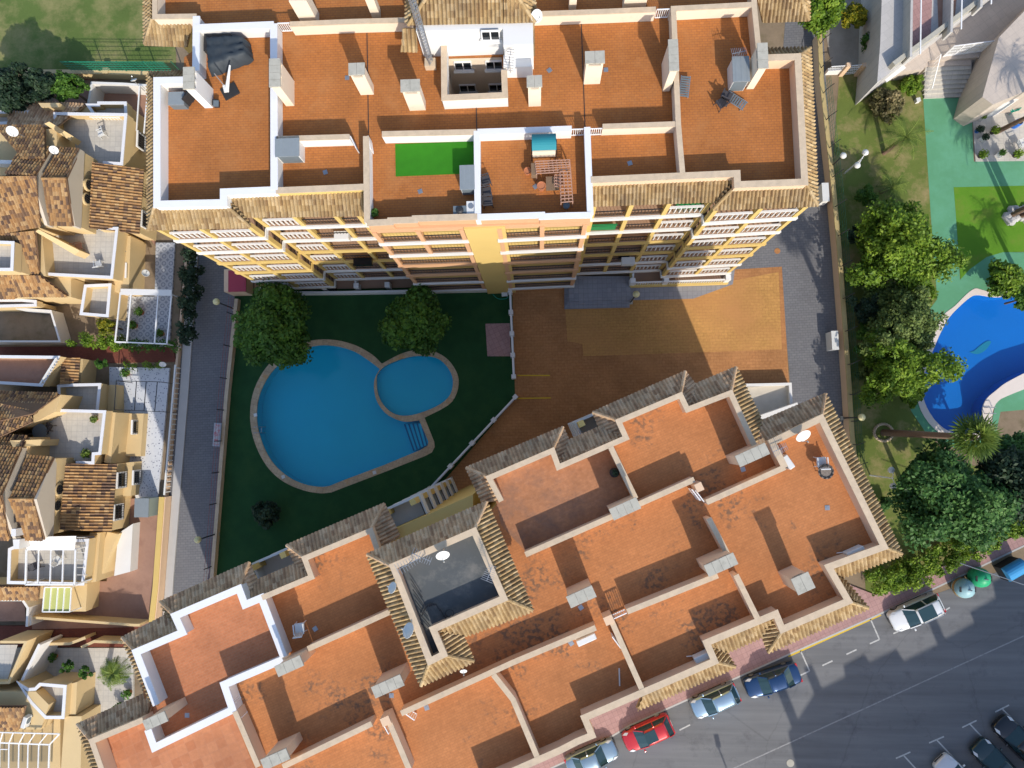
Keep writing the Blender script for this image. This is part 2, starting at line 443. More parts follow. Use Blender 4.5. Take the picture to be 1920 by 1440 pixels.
def flat(name, px, z, mat, z0=None, holes=(), kind='structure', th=None, parent=None):
    rings = [[P(u, v, z) for u, v in px]] + [[P(u, v, z) for u, v in h] for h in holes]
    vs = [p for r in rings for p in r]; tr = tessellate_polygon(rings); fs = []
    for t in tr:
        a, b, c = [vs[i] for i in t]
        zz = (b.x - a.x) * (c.y - a.y) - (b.y - a.y) * (c.x - a.x)
        fs.append(tuple(t) if zz > 0 else tuple(t)[::-1])
    mb = MB(); mb.add(vs, fs)
    if th:
        for r in rings:
            n = len(r); mb.add([(p.x, p.y, z) for p in r] + [(p.x, p.y, z - th) for p in r], [(i, (i + 1) % n, n + (i + 1) % n, n + i) for i in range(n)])
    o = mb.build(name, mat, parent, fix=False)
    if kind and parent is None: o['kind'] = kind
    return o
def smoothpath(pts, n=6, closed=True):
    "Catmull-Rom through photo points"
    out = []; N = len(pts)
    for i in range(N if closed else N - 1):
        p0, p1, p2, p3 = pts[(i - 1) % N], pts[i], pts[(i + 1) % N], pts[(i + 2) % N]
        if not closed:
            p0 = pts[max(i - 1, 0)]; p3 = pts[min(i + 2, N - 1)]
        for k in range(n):
            t = k / n
            out.append(tuple(.5 * ((2 * p1[j]) + (-p0[j] + p2[j]) * t + (2 * p0[j] - 5 * p1[j] + 4 * p2[j] - p3[j]) * t * t + (-p0[j] + 3 * p1[j] - 3 * p2[j] + p3[j]) * t ** 3) for j in (0, 1)))
    if not closed: out.append(tuple(pts[-1]))
    return out
# ================================================================ SETTING
T['turf'] = plain('dark_pool_turf', (.016, .068, .02), .95, .35, .7, fine=30, stain=.35, stain_c=(.03, .07, .018), thr=(.5, .7), st=.5)
T['lawn'] = plain('dry_lawn', (.13, .17, .035), .95, .35, .35, stain=.45, stain_c=(.30, .23, .11), thr=(.48, .66), st=.8, fine=30)
T['lawn2'] = plain('lush_lawn', (.105, .25, .015), .95, .3, .4, stain=.4, stain_c=(.17, .16, .04), thr=(.5, .7), st=.6, fine=30)
T['asphalt'] = plain('asphalt', (.16, .163, .17), .9, .16, .25, stain=.5, stain_c=(.10, .10, .108), thr=(.55, .72), st=.8, fine=60)
def streak(m):
    n, l = m.node_tree.nodes, m.node_tree.links; b = n['Principled BSDF']; src = b.inputs['Base Color'].links[0].from_socket
    v = pos(n, l, (.06, 1.3, 1), -A2); a = noise(n, l, v, 1.0, 5, .6); r = ramp(n, l, a, [(.35, (.82, .82, .83)), (.65, (1.08, 1.08, 1.08))]); o = mixc(n, l, 1.0, src, r, 'MULTIPLY')
    v2 = pos(n, l); w = n.new('ShaderNodeTexVoronoi'); w.feature = 'DISTANCE_TO_EDGE'; w.inputs['Scale'].default_value = .11
    d = noise(n, l, v2, 1.2, 4); mx = n.new('ShaderNodeVectorMath'); mx.operation = 'ADD'; l.new(v2, mx.inputs[0]); l.new(d, mx.inputs[1]); l.new(mx.outputs[0], w.inputs['Vector'])
    r2 = ramp(n, l, w.outputs['Distance'], [(0, (.84, .84, .84)), (.0025, (.88, .88, .88)), (.005, (1, 1, 1))]); o = mixc(n, l, 1.0, o, r2, 'MULTIPLY'); l.new(o, b.inputs['Base Color'])
streak(T['asphalt'])
T['pavers'] = bricks('grey_pavers', (.195, .195, .205), (.17, .17, .182), (.13, .13, .138), .42, .21, -math.radians(3), .02, .12, nsc=.12, stain=.2, stain_c=(.14, .135, .14), thr=(.5, .7), stv=.6)
T['court'] = bricks('orange_stamped_concrete', (.64, .34, .105), (.59, .31, .095), (.46, .23, .08), .5, .25, -A1, .015, .22, nsc=.16, stain=.14, stain_c=(.46, .22, .08), thr=(.42, .66), stv=.85)
T['courtred'] = bricks('red_stamped_concrete', (.54, .255, .10), (.49, .225, .085), (.38, .165, .07), .5, .25, -A1, .015, .22, nsc=.2, stain=.25, stain_c=(.44, .21, .08), thr=(.5, .7), stv=.7)
T['redpath'] = bricks('red_path', (.22, .07, .045), (.19, .06, .04), (.13, .05, .04), .3, .15, 0, .012, .15)
T['pink'] = bricks('pink_pavement', (.46, .28, .26), (.42, .25, .235), (.33, .2, .19), .4, .4, -A2, .02, .12, off=0)
T['greenpath'] = plain('green_paint', (.10, .29, .155), .8, .12, .35, stain=.5, stain_c=(.13, .35, .23), thr=(.45, .7), st=.6)
T['kerb'] = plain('kerb_concrete', (.44, .43, .42), .9, .1, 1.2)
T['line'] = plain('road_paint_white', (.50, .50, .49), .8, .25, 4, stain=5, stain_c=(.2, .2, .2), thr=(.5, .65), st=.6)
T['line2'] = plain('worn_road_paint', (.30, .30, .305), .8, .2, 4, stain=4, stain_c=(.17, .17, .175), thr=(.45, .6), st=.8)
T['liney'] = plain('road_paint_yellow', (.62, .42, .03), .8, .12, 4)
T['dirt'] = plain('dry_soil', (.24, .18, .12), .95, .3, .6, stain=.8, stain_c=(.12, .10, .05), thr=(.5, .65), st=.6)
T['poolstone'] = bricks('pool_coping_stone', (.60, .46, .30), (.54, .40, .26), (.38, .27, .17), .5, .5, .3, .012, .18, nsc=.8, stain=.7, stain_c=(.50, .26, .08), thr=(.55, .66), stv=.6)
T['poolblue'] = plain('pool_tiles_turquoise', (.02, .44, .60), .6, .08, .25, fine=30)
T['poolblue2'] = plain('pool_tiles_blue', (.004, .165, .50), .5, .10, .2, fine=30)
T['poolnavy'] = plain('navy_step_tiles', (.008, .12, .25), .6, .05)
T['poolw'] = plain('white_pool_edge', (.66, .58, .52), .8, .08, 1.5)
T['greystep'] = bricks('grey_terrace_tiles', (.30, .30, .32), (.26, .26, .285), (.2, .2, .22), .4, .4, -A1, .015, .1, off=0)
T['whitetile'] = bricks('pale_patio_tiles', (.56, .53, .47), (.52, .49, .44), (.42, .4, .37), .45, .45, 0, .015, .1, off=0)
T['brownpatio'] = plain('brown_patio', (.34, .20, .145), .9, .2, .5, stain=.8, stain_c=(.22, .12, .09), thr=(.5, .7), st=.6)
def ringmat():
    m, n, l, b = newmat('ring_pattern_tiles'); v = pos(n, l, (1 / .62, 1 / .62, 1))
    fr = n.new('ShaderNodeVectorMath'); fr.operation = 'FRACTION'; l.new(v, fr.inputs[0])
    sb = n.new('ShaderNodeVectorMath'); sb.operation = 'SUBTRACT'; l.new(fr.outputs[0], sb.inputs[0]); sb.inputs[1].default_value = (.5, .5, 0)
    ml = n.new('ShaderNodeVectorMath'); ml.operation = 'MULTIPLY'; l.new(sb.outputs[0], ml.inputs[0]); ml.inputs[1].default_value = (1, 1, 0)
    ln = n.new('ShaderNodeVectorMath'); ln.operation = 'LENGTH'; l.new(ml.outputs[0], ln.inputs[0])
    a, c = (.40, .42, .45), (.22, .24, .28)
    r = ramp(n, l, ln.outputs['Value'], [(0, a), (.16, a), (.2, c), (.3, c), (.34, a), (.52, a), (.56, c)])
    l.new(r, b.inputs['Base Color']); b.inputs['Roughness'].default_value = .7; return m
T['ring'] = ringmat()
def specklemat():
    m, n, l, b = newmat('speckled_terrazzo'); v = pos(n, l)
    x = n.new('ShaderNodeTexVoronoi'); x.inputs['Scale'].default_value = 5; l.new(v, x.inputs['Vector'])
    r = ramp(n, l, x.outputs['Distance'], [(0, (.10, .12, .17)), (.18, (.10, .12, .17)), (.26, (.52, .54, .58)), (1, (.58, .6, .62))])
    l.new(r, b.inputs['Base Color']); b.inputs['Roughness'].default_value = .7; return m
T['speckle'] = specklemat()

poolA = smoothpath([(478, 770), (484, 735), (500, 702), (524, 675), (556, 655), (595, 645), (635, 648), (668, 660), (694, 678), (712, 690)], 5, False)
# main pool inner outline (photo positions at ground), small oval pool, steps corner
main_in = smoothpath([(712, 692), (694, 678), (664, 659), (630, 649), (594, 648), (558, 659), (526, 680), (503, 706), (487, 738), (481, 772), (484, 806), (496, 842), (514, 871), (540, 894), (570, 908), (600, 913), (618, 911)], 4, False) + [(640, 902), (720, 872), (790, 843), (802, 835), (803, 828), (786, 788)] + smoothpath([(786, 788), (762, 791), (742, 786), (722, 774), (708, 755), (702, 735), (702, 712), (712, 692)], 3, False)[1:-1]
main_out = smoothpath([(716, 682), (698, 665), (668, 648), (632, 638), (594, 637), (554, 647), (518, 669), (492, 699), (475, 735), (469, 772), (472, 810), (485, 848), (505, 880), (533, 904), (568, 919), (600, 925), (622, 923)], 4, False) + [(645, 914), (724, 884), (797, 855), (810, 848), (815, 838), (814, 828), (796, 783)] + smoothpath([(796, 783), (840, 760), (856, 738), (860, 712), (852, 690), (835, 670), (808, 657), (780, 656), (750, 664), (716, 682)], 3, False)[1:-1]
small_in = smoothpath([(706, 710), (712, 695), (728, 683), (760, 671), (790, 667), (820, 672), (840, 690), (849, 712), (845, 738), (828, 756), (800, 770), (768, 779), (742, 777), (722, 763), (709, 740)], 4)
def shrink(ring, k):
    cx = sum(p[0] for p in ring) / len(ring); cy = sum(p[1] for p in ring) / len(ring)
    return [(cx + (p[0] - cx) * k, cy + (p[1] - cy) * k) for p in ring]
bpool_in = smoothpath([(1920, 552), (1886, 556), (1862, 557), (1838, 553), (1822, 556), (1800, 574), (1778, 598), (1760, 632), (1744, 672), (1732, 708), (1728, 730), (1738, 764), (1760, 795), (1790, 812), (1836, 812), (1846, 800), (1842, 770), (1850, 748), (1868, 732), (1886, 718), (1920, 700)], 3, False) + [(2120, 640), (2120, 540)]
bpool_out = smoothpath([(1920, 540), (1888, 546), (1864, 549), (1840, 543), (1828, 541), (1812, 552), (1790, 574), (1768, 592), (1748, 630), (1732, 672), (1721, 706), (1717, 730), (1727, 770), (1752, 804), (1788, 824), (1840, 824), (1858, 806), (1862, 770), (1872, 752), (1890, 742), (1920, 730)], 3, False) + [(2140, 660), (2140, 520)]
hole_a = shrink(main_out, .995); hole_b = shrink(bpool_out, .999)
big = [(-1400, -1200), (3400, -1200), (3400, 2700), (-1400, 2700)]
flat('ground', big, 0, T['dirt'], holes=[hole_a, hole_b])
flat('pool_lawn', [(441, 540), (960, 530), (966, 748), (812, 925), (1000, 1100), (380, 1110), (399, 1085)], .03, T['turf'], holes=[hole_a], th=.03)
flat('paved_courtyard', [(958, 530), (1466, 500), (1482, 760), (1400, 860), (820, 1010), (800, 930), (966, 748)], .020, T['courtred'])
flat('courtyard_panel', [(1058, 556), (1180, 560), (1300, 540), (1460, 510), (1466, 655), (1094, 668), (1092, 645), (1064, 640)], .026, T['court'])
flat('driveway', [(358, 440), (432, 440), (446, 500), (445, 560), (424, 730), (396, 1090), (330, 1300), (250, 1330), (300, 1150)], .014, T['pavers'])
flat('service_road', [(1380, 480), (1460, 200), (1480, -60), (1536, -60), (1562, 360), (1606, 1060), (1540, 1000), (1484, 745), (1464, 509), (1370, 520)], .012, T['pavers'])
flat('terrace_paving', [(1180, 500), (1300, 500), (1300, 560), (1180, 563)], .032, T['greystep'])
flat('terrace_paving', [(1300, 490), (1378, 505), (1374, 533), (1300, 560)], .034, T['greystep'])
# street, pavement, kerb, markings
flat('street', [(500, 1700), (985, 1462), (1098, 1410), (1180, 1360), (1480, 1226), (1640, 1155), (1960, 1040), (2500, 800), (3000, 1400), (2200, 2300), (700, 2300)], .010, T['asphalt'])
flat('pavement', [(940, 1500), (985, 1462), (1098, 1409), (1180, 1359), (1480, 1225), (1640, 1154), (1790, 1084), (1945, 1010), (2300, 850), (2290, 800), (1905, 1005), (1640, 1115), (1500, 1060), (900, 1380)], .12, T['pink'], th=.12)
kb = MB()
for a, b in (((985, 1462), (1098, 1410)), ((1098, 1410), (1180, 1360)), ((1180, 1360), (1480, 1226)), ((1480, 1226), (1640, 1155)), ((1640, 1155), (1790, 1085)), ((1790, 1085), (1945, 1011))):
    kb.bar(P(*a, .065), P(*b, .065), .13, .13)
tag(kb.build('kerb', T['kerb']), kind='structure')
def line(name, a, b, wd, z=.016, mat='line'):
    A = P(*a, z); B = P(*b, z); d = (B - A).normalized(); s = Vector((-d.y, d.x, 0)) * wd / 2
    o = MB().add([A - s, B - s, B + s, A + s], [(0, 1, 2, 3)]).build(name, T[mat]); o['kind'] = 'structure'
line('yellow_kerb_line', (1478, 1231), (1652, 1153), .12, mat='liney')
for a, b in (((1631, 1158), (1649, 1199)), ((1649, 1199), (1631, 1207)), ((1501, 1220), (1518, 1258)), ((1518, 1258), (1497, 1268)), ((1587, 1227), (1606, 1218)), ((1542, 1248), (1561, 1239)), ((1675, 1188), (1684, 1184)), ((1768, 1147), (1781, 1139)), ((1274, 1369), (1294, 1359)),
             ((1866, 1335), (1892, 1322)), ((1804, 1364), (1831, 1351)), ((1742, 1393), (1770, 1381)), ((1680, 1422), (1707, 1410)),
             ((1880, 1330), (1925, 1375)), ((1819, 1358), (1905, 1450)), ((1756, 1387), (1815, 1450)), ((1694, 1416), (1725, 1450))):
    line('parking_line', a, b, .11)
line('road_line', (1300, 1475), (1925, 1190), .10, mat='line2')
line('driveway_line', (970, 704), (1031, 704), .10, .034, 'liney'); line('driveway_line', (970, 747), (1033, 746), .10, .034, 'liney')
for c, r in (((1482, 1431), .3), ((1457.5, 470.5), .25)):
    q = P(*c, .02); o = MB().lathe((q.x, q.y, .0), [(r, .0), (r, .026), (r * .9, .03)], 18).build('manhole_cover', T['capg' if r > .26 else 'courtred']); tag(o, 'round manhole cover in the dark street asphalt' if r > .26 else 'small round rusty cover in the grey paving', 'manhole cover')
# right-hand garden
flat('garden_lawn', [(1575, 120), (1660, 138), (1730, 130), (1732, 190), (1745, 400), (1757, 560), (1768, 592), (1740, 640), (1718, 730), (1700, 700), (1690, 1120), (1625, 1130), (1600, 780), (1562, 300)], .016, T['lawn'], holes=())
flat('garden_lawn', [(1700, 720), (1720, 790), (1790, 870), (1900, 880), (2100, 780), (2100, 1000), (1920, 1000), (1640, 1120), (1640, 900), (1650, 760)], .012, T['lawn'])
flat('garden_path', [(1731, 185), (1821, 181), (1826, 303), (2100, 300), (2100, 345), (1788, 351), (1792, 400), (1800, 525), (1818, 505), (1850, 482), (1880, 473), (1925, 473), (2100, 500), (2100, 545), (1925, 545), (1838, 545), (1812, 556), (1775, 600), (1758, 570), (1745, 400)], .022, T['greenpath'])
flat('garden_path', [(1728, 600), (1706, 650), (1700, 730), (1708, 770), (1735, 810), (1790, 840), (1848, 840), (1868, 810), (1876, 772), (1925, 768), (2050, 760), (2050, 725), (1925, 725), (1890, 740), (1866, 756), (1858, 806), (1840, 824), (1788, 824), (1752, 804), (1727, 770), (1717, 730), (1721, 706), (1732, 672), (1752, 630), (1768, 595), (1758, 560)], .024, T['greenpath'])
flat('green_lawn', [(1788, 351), (2100, 344), (2100, 500), (1925, 472), (1880, 473), (1850, 482), (1818, 505), (1801, 524), (1792, 400)], .027, T['lawn2'])
flat('garden_patio', [(1821, 178), (1990, 100), (2100, 100), (2100, 300), (1829, 303)], .035, T['pinkpatio'] if 'pinkpatio' in T else T['whitetile'])
flat('gravel_yard', [(1535, -80), (1800, -80), (1770, 100), (1700, 132), (1560, 128), (1548, 60)], .02, plain('pale_gravel', (.36, .32, .27), .95, .25, .8, fine=25, stain=.5, stain_c=(.2, .17, .13), thr=(.5, .7), st=.5))
flat('open_lawn', [(-400, -300), (300, -300), (330, 100), (330, 131), (-400, 127)], .015, plain('patchy_lawn', (.10, .15, .035), .95, .35, .25, stain=.3, stain_c=(.26, .23, .10), thr=(.45, .65), st=.8, fine=30))
flat('red_path', [(-300, 140), (330, 146), (330, 165), (-300, 160)], .02, T['redpath'])
# swimming pools
def pool(name, label, out, ins, depth, cop, basin, tint, holes_extra=()):
    root = thing(name, label, 'swimming pool', tuple(P(*out[0], 0)))
    flat('coping', out, .05, T[cop], holes=ins, th=.14, parent=root)
    for k, ring in enumerate(ins):
        d = depth[k]
        pts = PL(ring, 0); n = len(pts); mb = MB()
        mb.add([(p.x, p.y, .02) for p in pts] + [(p.x, p.y, -d) for p in pts], [(i, (i + 1) % n, n + (i + 1) % n, n + i) for i in range(n)])
        fl = [Vector((p.x, p.y, -d)) for p in pts]
        mb.add(fl, [tuple(t) for t in tessellate_polygon([fl])])
        mb.build('basin', T[basin[k]], root)
    return root
pa = pool('swimming_pool', 'round turquoise pool joined to a small oval pool, sandstone edge, on dark lawn', main_out, [main_in, small_in], (1.3, .5), 'poolstone', ('poolblue', 'poolblue'), None)
T['wA'] = watermat('pool_water', (.78, .95, .98)); T['wB'] = watermat('pool_water_blue', (.8, .93, 1.0), 1.0)
flat('water', main_in, -.12, T['wA']); flat('water', small_in, -.10, T['wA'])
st = MB(); A_, B_, C_, D_ = P(797, 793, 0), P(806, 832, 0), P(772, 846, 0), P(754, 795, 0)
for k in range(5):
    t = k / 5; a = A_.lerp(D_, t); b = B_.lerp(C_, t); a2 = A_.lerp(D_, t + .2); b2 = B_.lerp(C_, t + .2); z = -.22 - .17 * k
    st.prism([a, b, b2, a2], -1.28, z)
st.build('step', plain('pale_pool_tiles', (.03, .50, .68), .6, .05, 1), pa)
for k in range(5):
    t = (k + 1) / 5 - .02; z = -.21 - .17 * k; MB().bar(Vector((*A_.lerp(D_, t).xy, z)), Vector((*B_.lerp(C_, t).xy, z)), .12, .05).build('step_edge', T['poolnavy'], pa)
ld = MB()
for dy in (-.25, .25):
    c = P(484, 806, 0) + Vector((0, dy, 0)); pr = None
    for t in range(9):
        a = math.pi * t / 8; q = c + Vector((math.cos(a) * -.28, 0, math.sin(a) * .55 + .05))
        if pr: ld.tube(pr, q, .03, n=6)
        pr = q
    ld.tube(c + Vector((.28, 0, .05)), c + Vector((.28, 0, -.9)), .03, n=6)
for z in (-.2, -.45, -.7): ld.bar(P(484, 806, z) + Vector((.28, -.25, 0)), P(484, 806, z) + Vector((.28, .25, 0)), .08, .04)
ld.build('ladder', T['steel'], pa)
sk = MB()
for u, v in ((702, 886), (531, 894), (479, 778)): q = P(u, v, .06); sk.box((q.x, q.y, .06), (.28, .28, .04), .3)
sk.build('skimmer_lid', T['plw'], pa)
pb = pool('swimming_pool', 'deep blue free-form pool with pale edge beside the green path', bpool_out, [bpool_in], (1.5,), 'poolw', ('poolblue2',), None)
flat('water', bpool_in, -.12, T['wB'])
# ================================================================ UPPER BUILDING
UB = thing('apartment_building', 'long terracotta roofed apartment block with yellow balconies above the pool lawn', 'apartment building', tuple(P(900, 545, 0)))
up_out = [(290, -160), (290, 31), (368, 30), (368, 90), (345, 108), (345, 150), (294, 151), (294, 383), (419, 380), (419, 360), (515, 357), (686, 350), (688, 417), (896, 412), (1108, 403), (1106, 337), (1382, 325), (1383, 346), (1509, 341), (1496, 106), (1428, 108), (1420, 60), (1416, -160)]
body = PL(up_out, 20.0)
W_ = MB().prism(body, 0.0, 19.2); W_.build('wall', T['yellow'], UB)
wl = [P(832, 82, 19.6), P(942, 78, 19.6), P(946, 178, 19.6), P(834, 183, 19.6)]
# roof slab with the light well opening
def slab(name, px, z, th, mat, parent, holes=()):
    return flat(name, px, z, mat, holes=holes, kind=None, th=th, parent=parent)
# well is real: cut from slab and body by building the body as ring around it
bpy.data.objects.remove([o for o in UB.children if o.name.startswith('wall')][0])
well_px20 = [(835, 102), (943, 99), (944, 175), (836, 180)]
def ring_body(parent, px, z0, z1, zref, hole, mat, hmat):
    o = PL(px, zref); h = PL(hole, zref); mb = MB(); n = len(o)
    mb.add([(p.x, p.y, z0) for p in o] + [(p.x, p.y, z1) for p in o], [(i, (i + 1) % n, n + (i + 1) % n, n + i) for i in range(n)])
    n = len(h); mb.add([(p.x, p.y, z0) for p in h] + [(p.x, p.y, z1) for p in h], [(i, (i + 1) % n, n + (i + 1) % n, n + i) for i in range(n)], 1)
    return mb.build('wall', [T[mat], T[hmat]], parent, fix=False)
ring_body(UB, up_out, 0, 19.5, 20.0, well_px20, 'yellow', 'cream')
slab('roof', up_out, 19.6, .25, T['roofU'], UB, holes=[[tuple(x) for x in ((833, 108), (941, 105), (943, 180), (834, 185))]])
WP = 'cream'
parapet(UB, [(290, -160), (290, 31), (368, 30)], wall='cream')
parapet(UB, [(368, 30), (367, 132)], wall='white', cap='capw', wd=.3, cw=.42)
parapet(UB, [(347, 150), (294, 151), (294, 383), (419, 380), (419, 360), (517, 356)], wall='white', cap='capw', wd=.3, cw=.42)
parapet(UB, [(517, 357), (686, 350)], wall='yellow', cap='stone', cw=.36)
parapet(UB, [(364, 52), (513, 46)], wall='white', cap='capw', wd=.3, cw=.42)
parapet(UB, [(513, 44), (514, 356)], wall='white', cap='capw', wd=.3, cw=.42, name='party_wall')
parapet(UB, [(543, 45), (660, 40), (772, 37)], wall='cream', name='party_wall')
parapet(UB, [(1000, 26), (1140, 21), (1230, 17)], wall='cream', name='party_wall')
parapet(UB, [(1258, 16), (1414, 8)], wall='cream', name='party_wall')
parapet(UB, [(1416, -160), (1414, 8), (1423, 96)], wall='peach', name='parapet')
parapet(UB, [(1263, 17), (1272, 233), (1280, 326)], wall='cream', name='party_wall')
parapet(UB, [(1130, 237), (1272, 232)], wall='cream', name='party_wall')
parapet(UB, [(1101, 238), (1107, 403)], wall='white', cap='capw', wd=.28, cw=.36, name='party_wall')
parapet(UB, [(895, 247), (1072, 241)], wall='white', cap='capw', wd=.28, cw=.34, name='party_wall')
parapet(UB, [(716, 251), (893, 247)], wall='white', cap='stone', wd=.28, cw=.32, name='party_wall')
parapet(UB, [(894, 245), (896, 411)], wall='white', cap='capw', wd=.28, cw=.36, name='party_wall')
parapet(UB, [(686, 255), (688, 417)], wall='white', cap='stone', wd=.28, cw=.34, name='party_wall')
parapet(UB, [(518, 260), (655, 256)], wall='white', cap='stone', wd=.24, cw=.3, name='party_wall')
parapet(UB, [(688, 418), (732, 416), (732, 413.5), (778, 412), (778, 409.5), (895, 406)], wall='orange', cap='stone', cw=.36)
parapet(UB, [(897, 407), (1016, 403), (1016, 406), (1062, 404), (1108, 403)], wall='orange', cap='capw', cw=.36)
parapet(UB, [(1108, 337), (1382, 325), (1383, 346), (1509, 341), (1496, 106), (1436, 108)], wall='peach', cap='stone', wd=.28, cw=.38)
# light well upstand
parapet(UB, [(832, 78), (833, 183), (947, 178), (945, 130)], ztop=20.75, wall='white', cap='stone', wd=.26, cw=.34, name='well_wall')
# stair tower
tw = MB(); tp = [P(782, 100, 19.6), P(838, 94, 19.6), P(945, 90, 19.6), P(1001, 118, 19.6), P(996, -60, 19.6), P(778, -50, 19.6)]
tpts = [P(780, 58, 22.3), P(838, 57, 22.3), P(943, 53, 22.3), P(944, 85, 22.3), P(1000, 83, 22.3), P(996, -110, 22.3), P(776, -105, 22.3)]
tower = MB().prism([(p.x, p.y) for p in tpts], 19.4, 22.3).build('stair_tower', T['white'], UB)
tm = MB()
tile_face(tm, P(765, 47, 22.35), P(945, 43, 22.35), P(945, -60, 23.6), P(810, -60, 23.6))
tile_face(tm, P(945, 43, 22.35), P(1003, 41, 22.35), P(960, -30, 23.6), P(945, -60, 23.6))
tile_face(tm, P(765, -110, 22.35), P(762, 48, 22.35), P(800, -20, 23.6), P(800, -110, 23.6))
tile_face(tm, P(1003, 43, 22.35), P(1000, -110, 22.35), P(965, -110, 23.6), P(960, -20, 23.6))
tm.build('tile_roof', T['tile'], tower, fix=False)
h2 = MB(); ridge(h2, P(765, 47, 22.45), P(803, -10, 23.6)); h2.build('ridge_tiles', T['tile'], tower); h2 = MB(); ridge(h2, P(1003, 42, 22.45), P(962, -20, 23.6)); h2.build('ridge_tiles', T['tile'], tower)
lw = MB(); tile_face(lw, P(752, 96, 20.6), P(783, 97, 20.6), P(780, 53, 21.4), P(754, 53, 21.4)); lw.build('lean_to_roof', T['tile'], tower, fix=False); lw = MB(); tile_face(lw, P(944, 102, 20.9), P(1003, 104, 20.9), P(1002, 45, 21.8), P(944, 43, 21.8)); lw.build('lean_to_roof', T['tile'], tower, fix=False)
MB().prism([P(946, 146, 19.6), P(999, 145, 19.6), P(997, 118, 19.6), P(946, 118, 19.6)], 19.4, 20.85).build('annex', T['white'], tower)
def win_on(parent, a, b, z0, z1, out, name='window', fr='steelw', gl='dark', mull=1, sill=True, sub=True, t=.06):
    "framed window on the vertical plane through world points a, b, pushed out by out"
    a = Vector((a[0], a[1], 0)); b = Vector((b[0], b[1], 0)); d = (b - a).normalized(); n = Vector((d.y, -d.x, 0)) * out
    a = a + n; b = b + n; up = Vector((0, 0, 1)); mb = MB()
    mb.bar(a + up * z0, b + up * z0, t * 1.6, t * 1.2); mb.bar(a + up * z1, b + up * z1, t * 1.6, t * 1.2)
    for k in range(mull + 2):
        p = a.lerp(b, k / (mull + 1)); mb.bar(p + up * z0, p + up * z1, t, t * 1.4)
    o = mb.build(name, T[fr], parent)
    c = (a + b) / 2 + up * (z0 + z1) / 2 - n * .4
    MB().box(c, ((b - a).length, .04, z1 - z0), math.atan2(d.y, d.x)).build('pane', T[gl], o)
    if sill:
        MB().bar(a - d * .12 + n * .6 + up * (z0 - .07), b + d * .12 + n * .6 + up * (z0 - .07), .3, .07).build('sill', T['white'], o)
    return o
wa = P(835, 102, 20.0); wb = P(943, 99, 20.0)
MB().box(tuple(P(858, 57, 21.8) + Vector((0, -.04, 0))), (.95, .06, .5), A1).build('wall_panel', T['grey'], UB)
for z in (21.5, 18.3, 15.5, 12.7, 9.9):
    for t0, t1 in ((.12, .42), (.68, .97)):
        if z > 21 and t0 < .5: continue
        win_on(UB, wa.lerp(wb, t0), wa.lerp(wb, t1), z, z + .9, .06)
# skirts of tile
skirt(UB, [((289, 388), (424, 385), (470, 426), (279, 431))], 20.0, 19.3)
skirt(UB, [((424, 385), (424, 364), (458, 406), (470, 426))], 20.0, 19.3)
skirt(UB, [((424, 364), (684, 354), (684, 404), (458, 407))], 20.0, 19.3, hips=[((424, 385), (470, 426))])
skirt(UB, [((1110, 341), (1378, 329), (1345, 378), (1110, 386))], 20.0, 19.3)
skirt(UB, [((1378, 329), (1378, 350), (1337, 393), (1345, 378))], 20.0, 19.3)
skirt(UB, [((1378, 350), (1511, 344), (1532, 386), (1337, 393))], 20.0, 19.3, hips=[((1378, 350), (1337, 393)), ((1511, 344), (1532, 386))])
skirt(UB, [((1511, 344), (1499, 103), (1518, 91), (1532, 386))], 20.0, 19.3, hips=[((1499, 103), (1518, 91))])
skirt(UB, [((1499, 103), (1434, 105), (1434, 93), (1518, 91))], 20.0, 19.3)
skirt(UB, [((290, 149), (290, 388), (279, 431), (278, 137))], 20.0, 19.3, hips=[((290, 388), (279, 431))])
skirt(UB, [((344, 148), (290, 149), (278, 137), (344, 135))], 20.0, 19.3)
skirt(UB, [((286, -160), (286, 36), (272, 84), (270, -160))], 20.0, 19.3, hips=[((286, 36), (272, 84))])
skirt(UB, [((286, 38), (362, 36), (350, 88), (273, 85))], 20.0, 19.3)
skirt(UB, [((1420, -3), (1500, -6), (1516, 39), (1430, 42))], 20.0, 19.3)
skirt(UB, [((1500, -6), (1498, -160), (1516, -160), (1516, 39))], 20.0, 19.3, hips=[((1500, -6), (1516, 39))])
# chimneys
for c, sz in (((353.5, 146), (.5, 1.15)), ((515, 136), (.5, 1.5)), ((668.5, 129), (.78, .55)), ((769, 160), (.95, .55)), ((1002, 152), (.72, .52)), ((1115.5, 107), (.95, .56)), ((1263, 103), (.4, 1.65)), ((1430.5, 104), (.42, 1.3))):
    chimney(UB, c, sz, A1, 22.1, wall='white' if c[0] in (353.5,) else 'cream')
for b, sz in (((583, 36), (1.0, .7)), ((706, 26), (.5, .5)), ((1073, 14), (.42, .42)), ((1188, 11), (1.3, .5))):
    q = P(b[0], b[1], 19.6); MB().box((q.x, q.y, 20.75), (sz[0], sz[1], 2.4), A1).build('chimney', T['cream'], UB)
# gates
for p, a in (((531, 43), A1), ((1244, 17), A1), ((1084, 242), A1), ((1119, 241), A1)): gate(UB, p, a, 19.6, .72)
gate(UB, (662, 266), math.radians(-65), 19.6, .75); gate(UB, (692, 266), math.radians(-80), 19.6, .75)

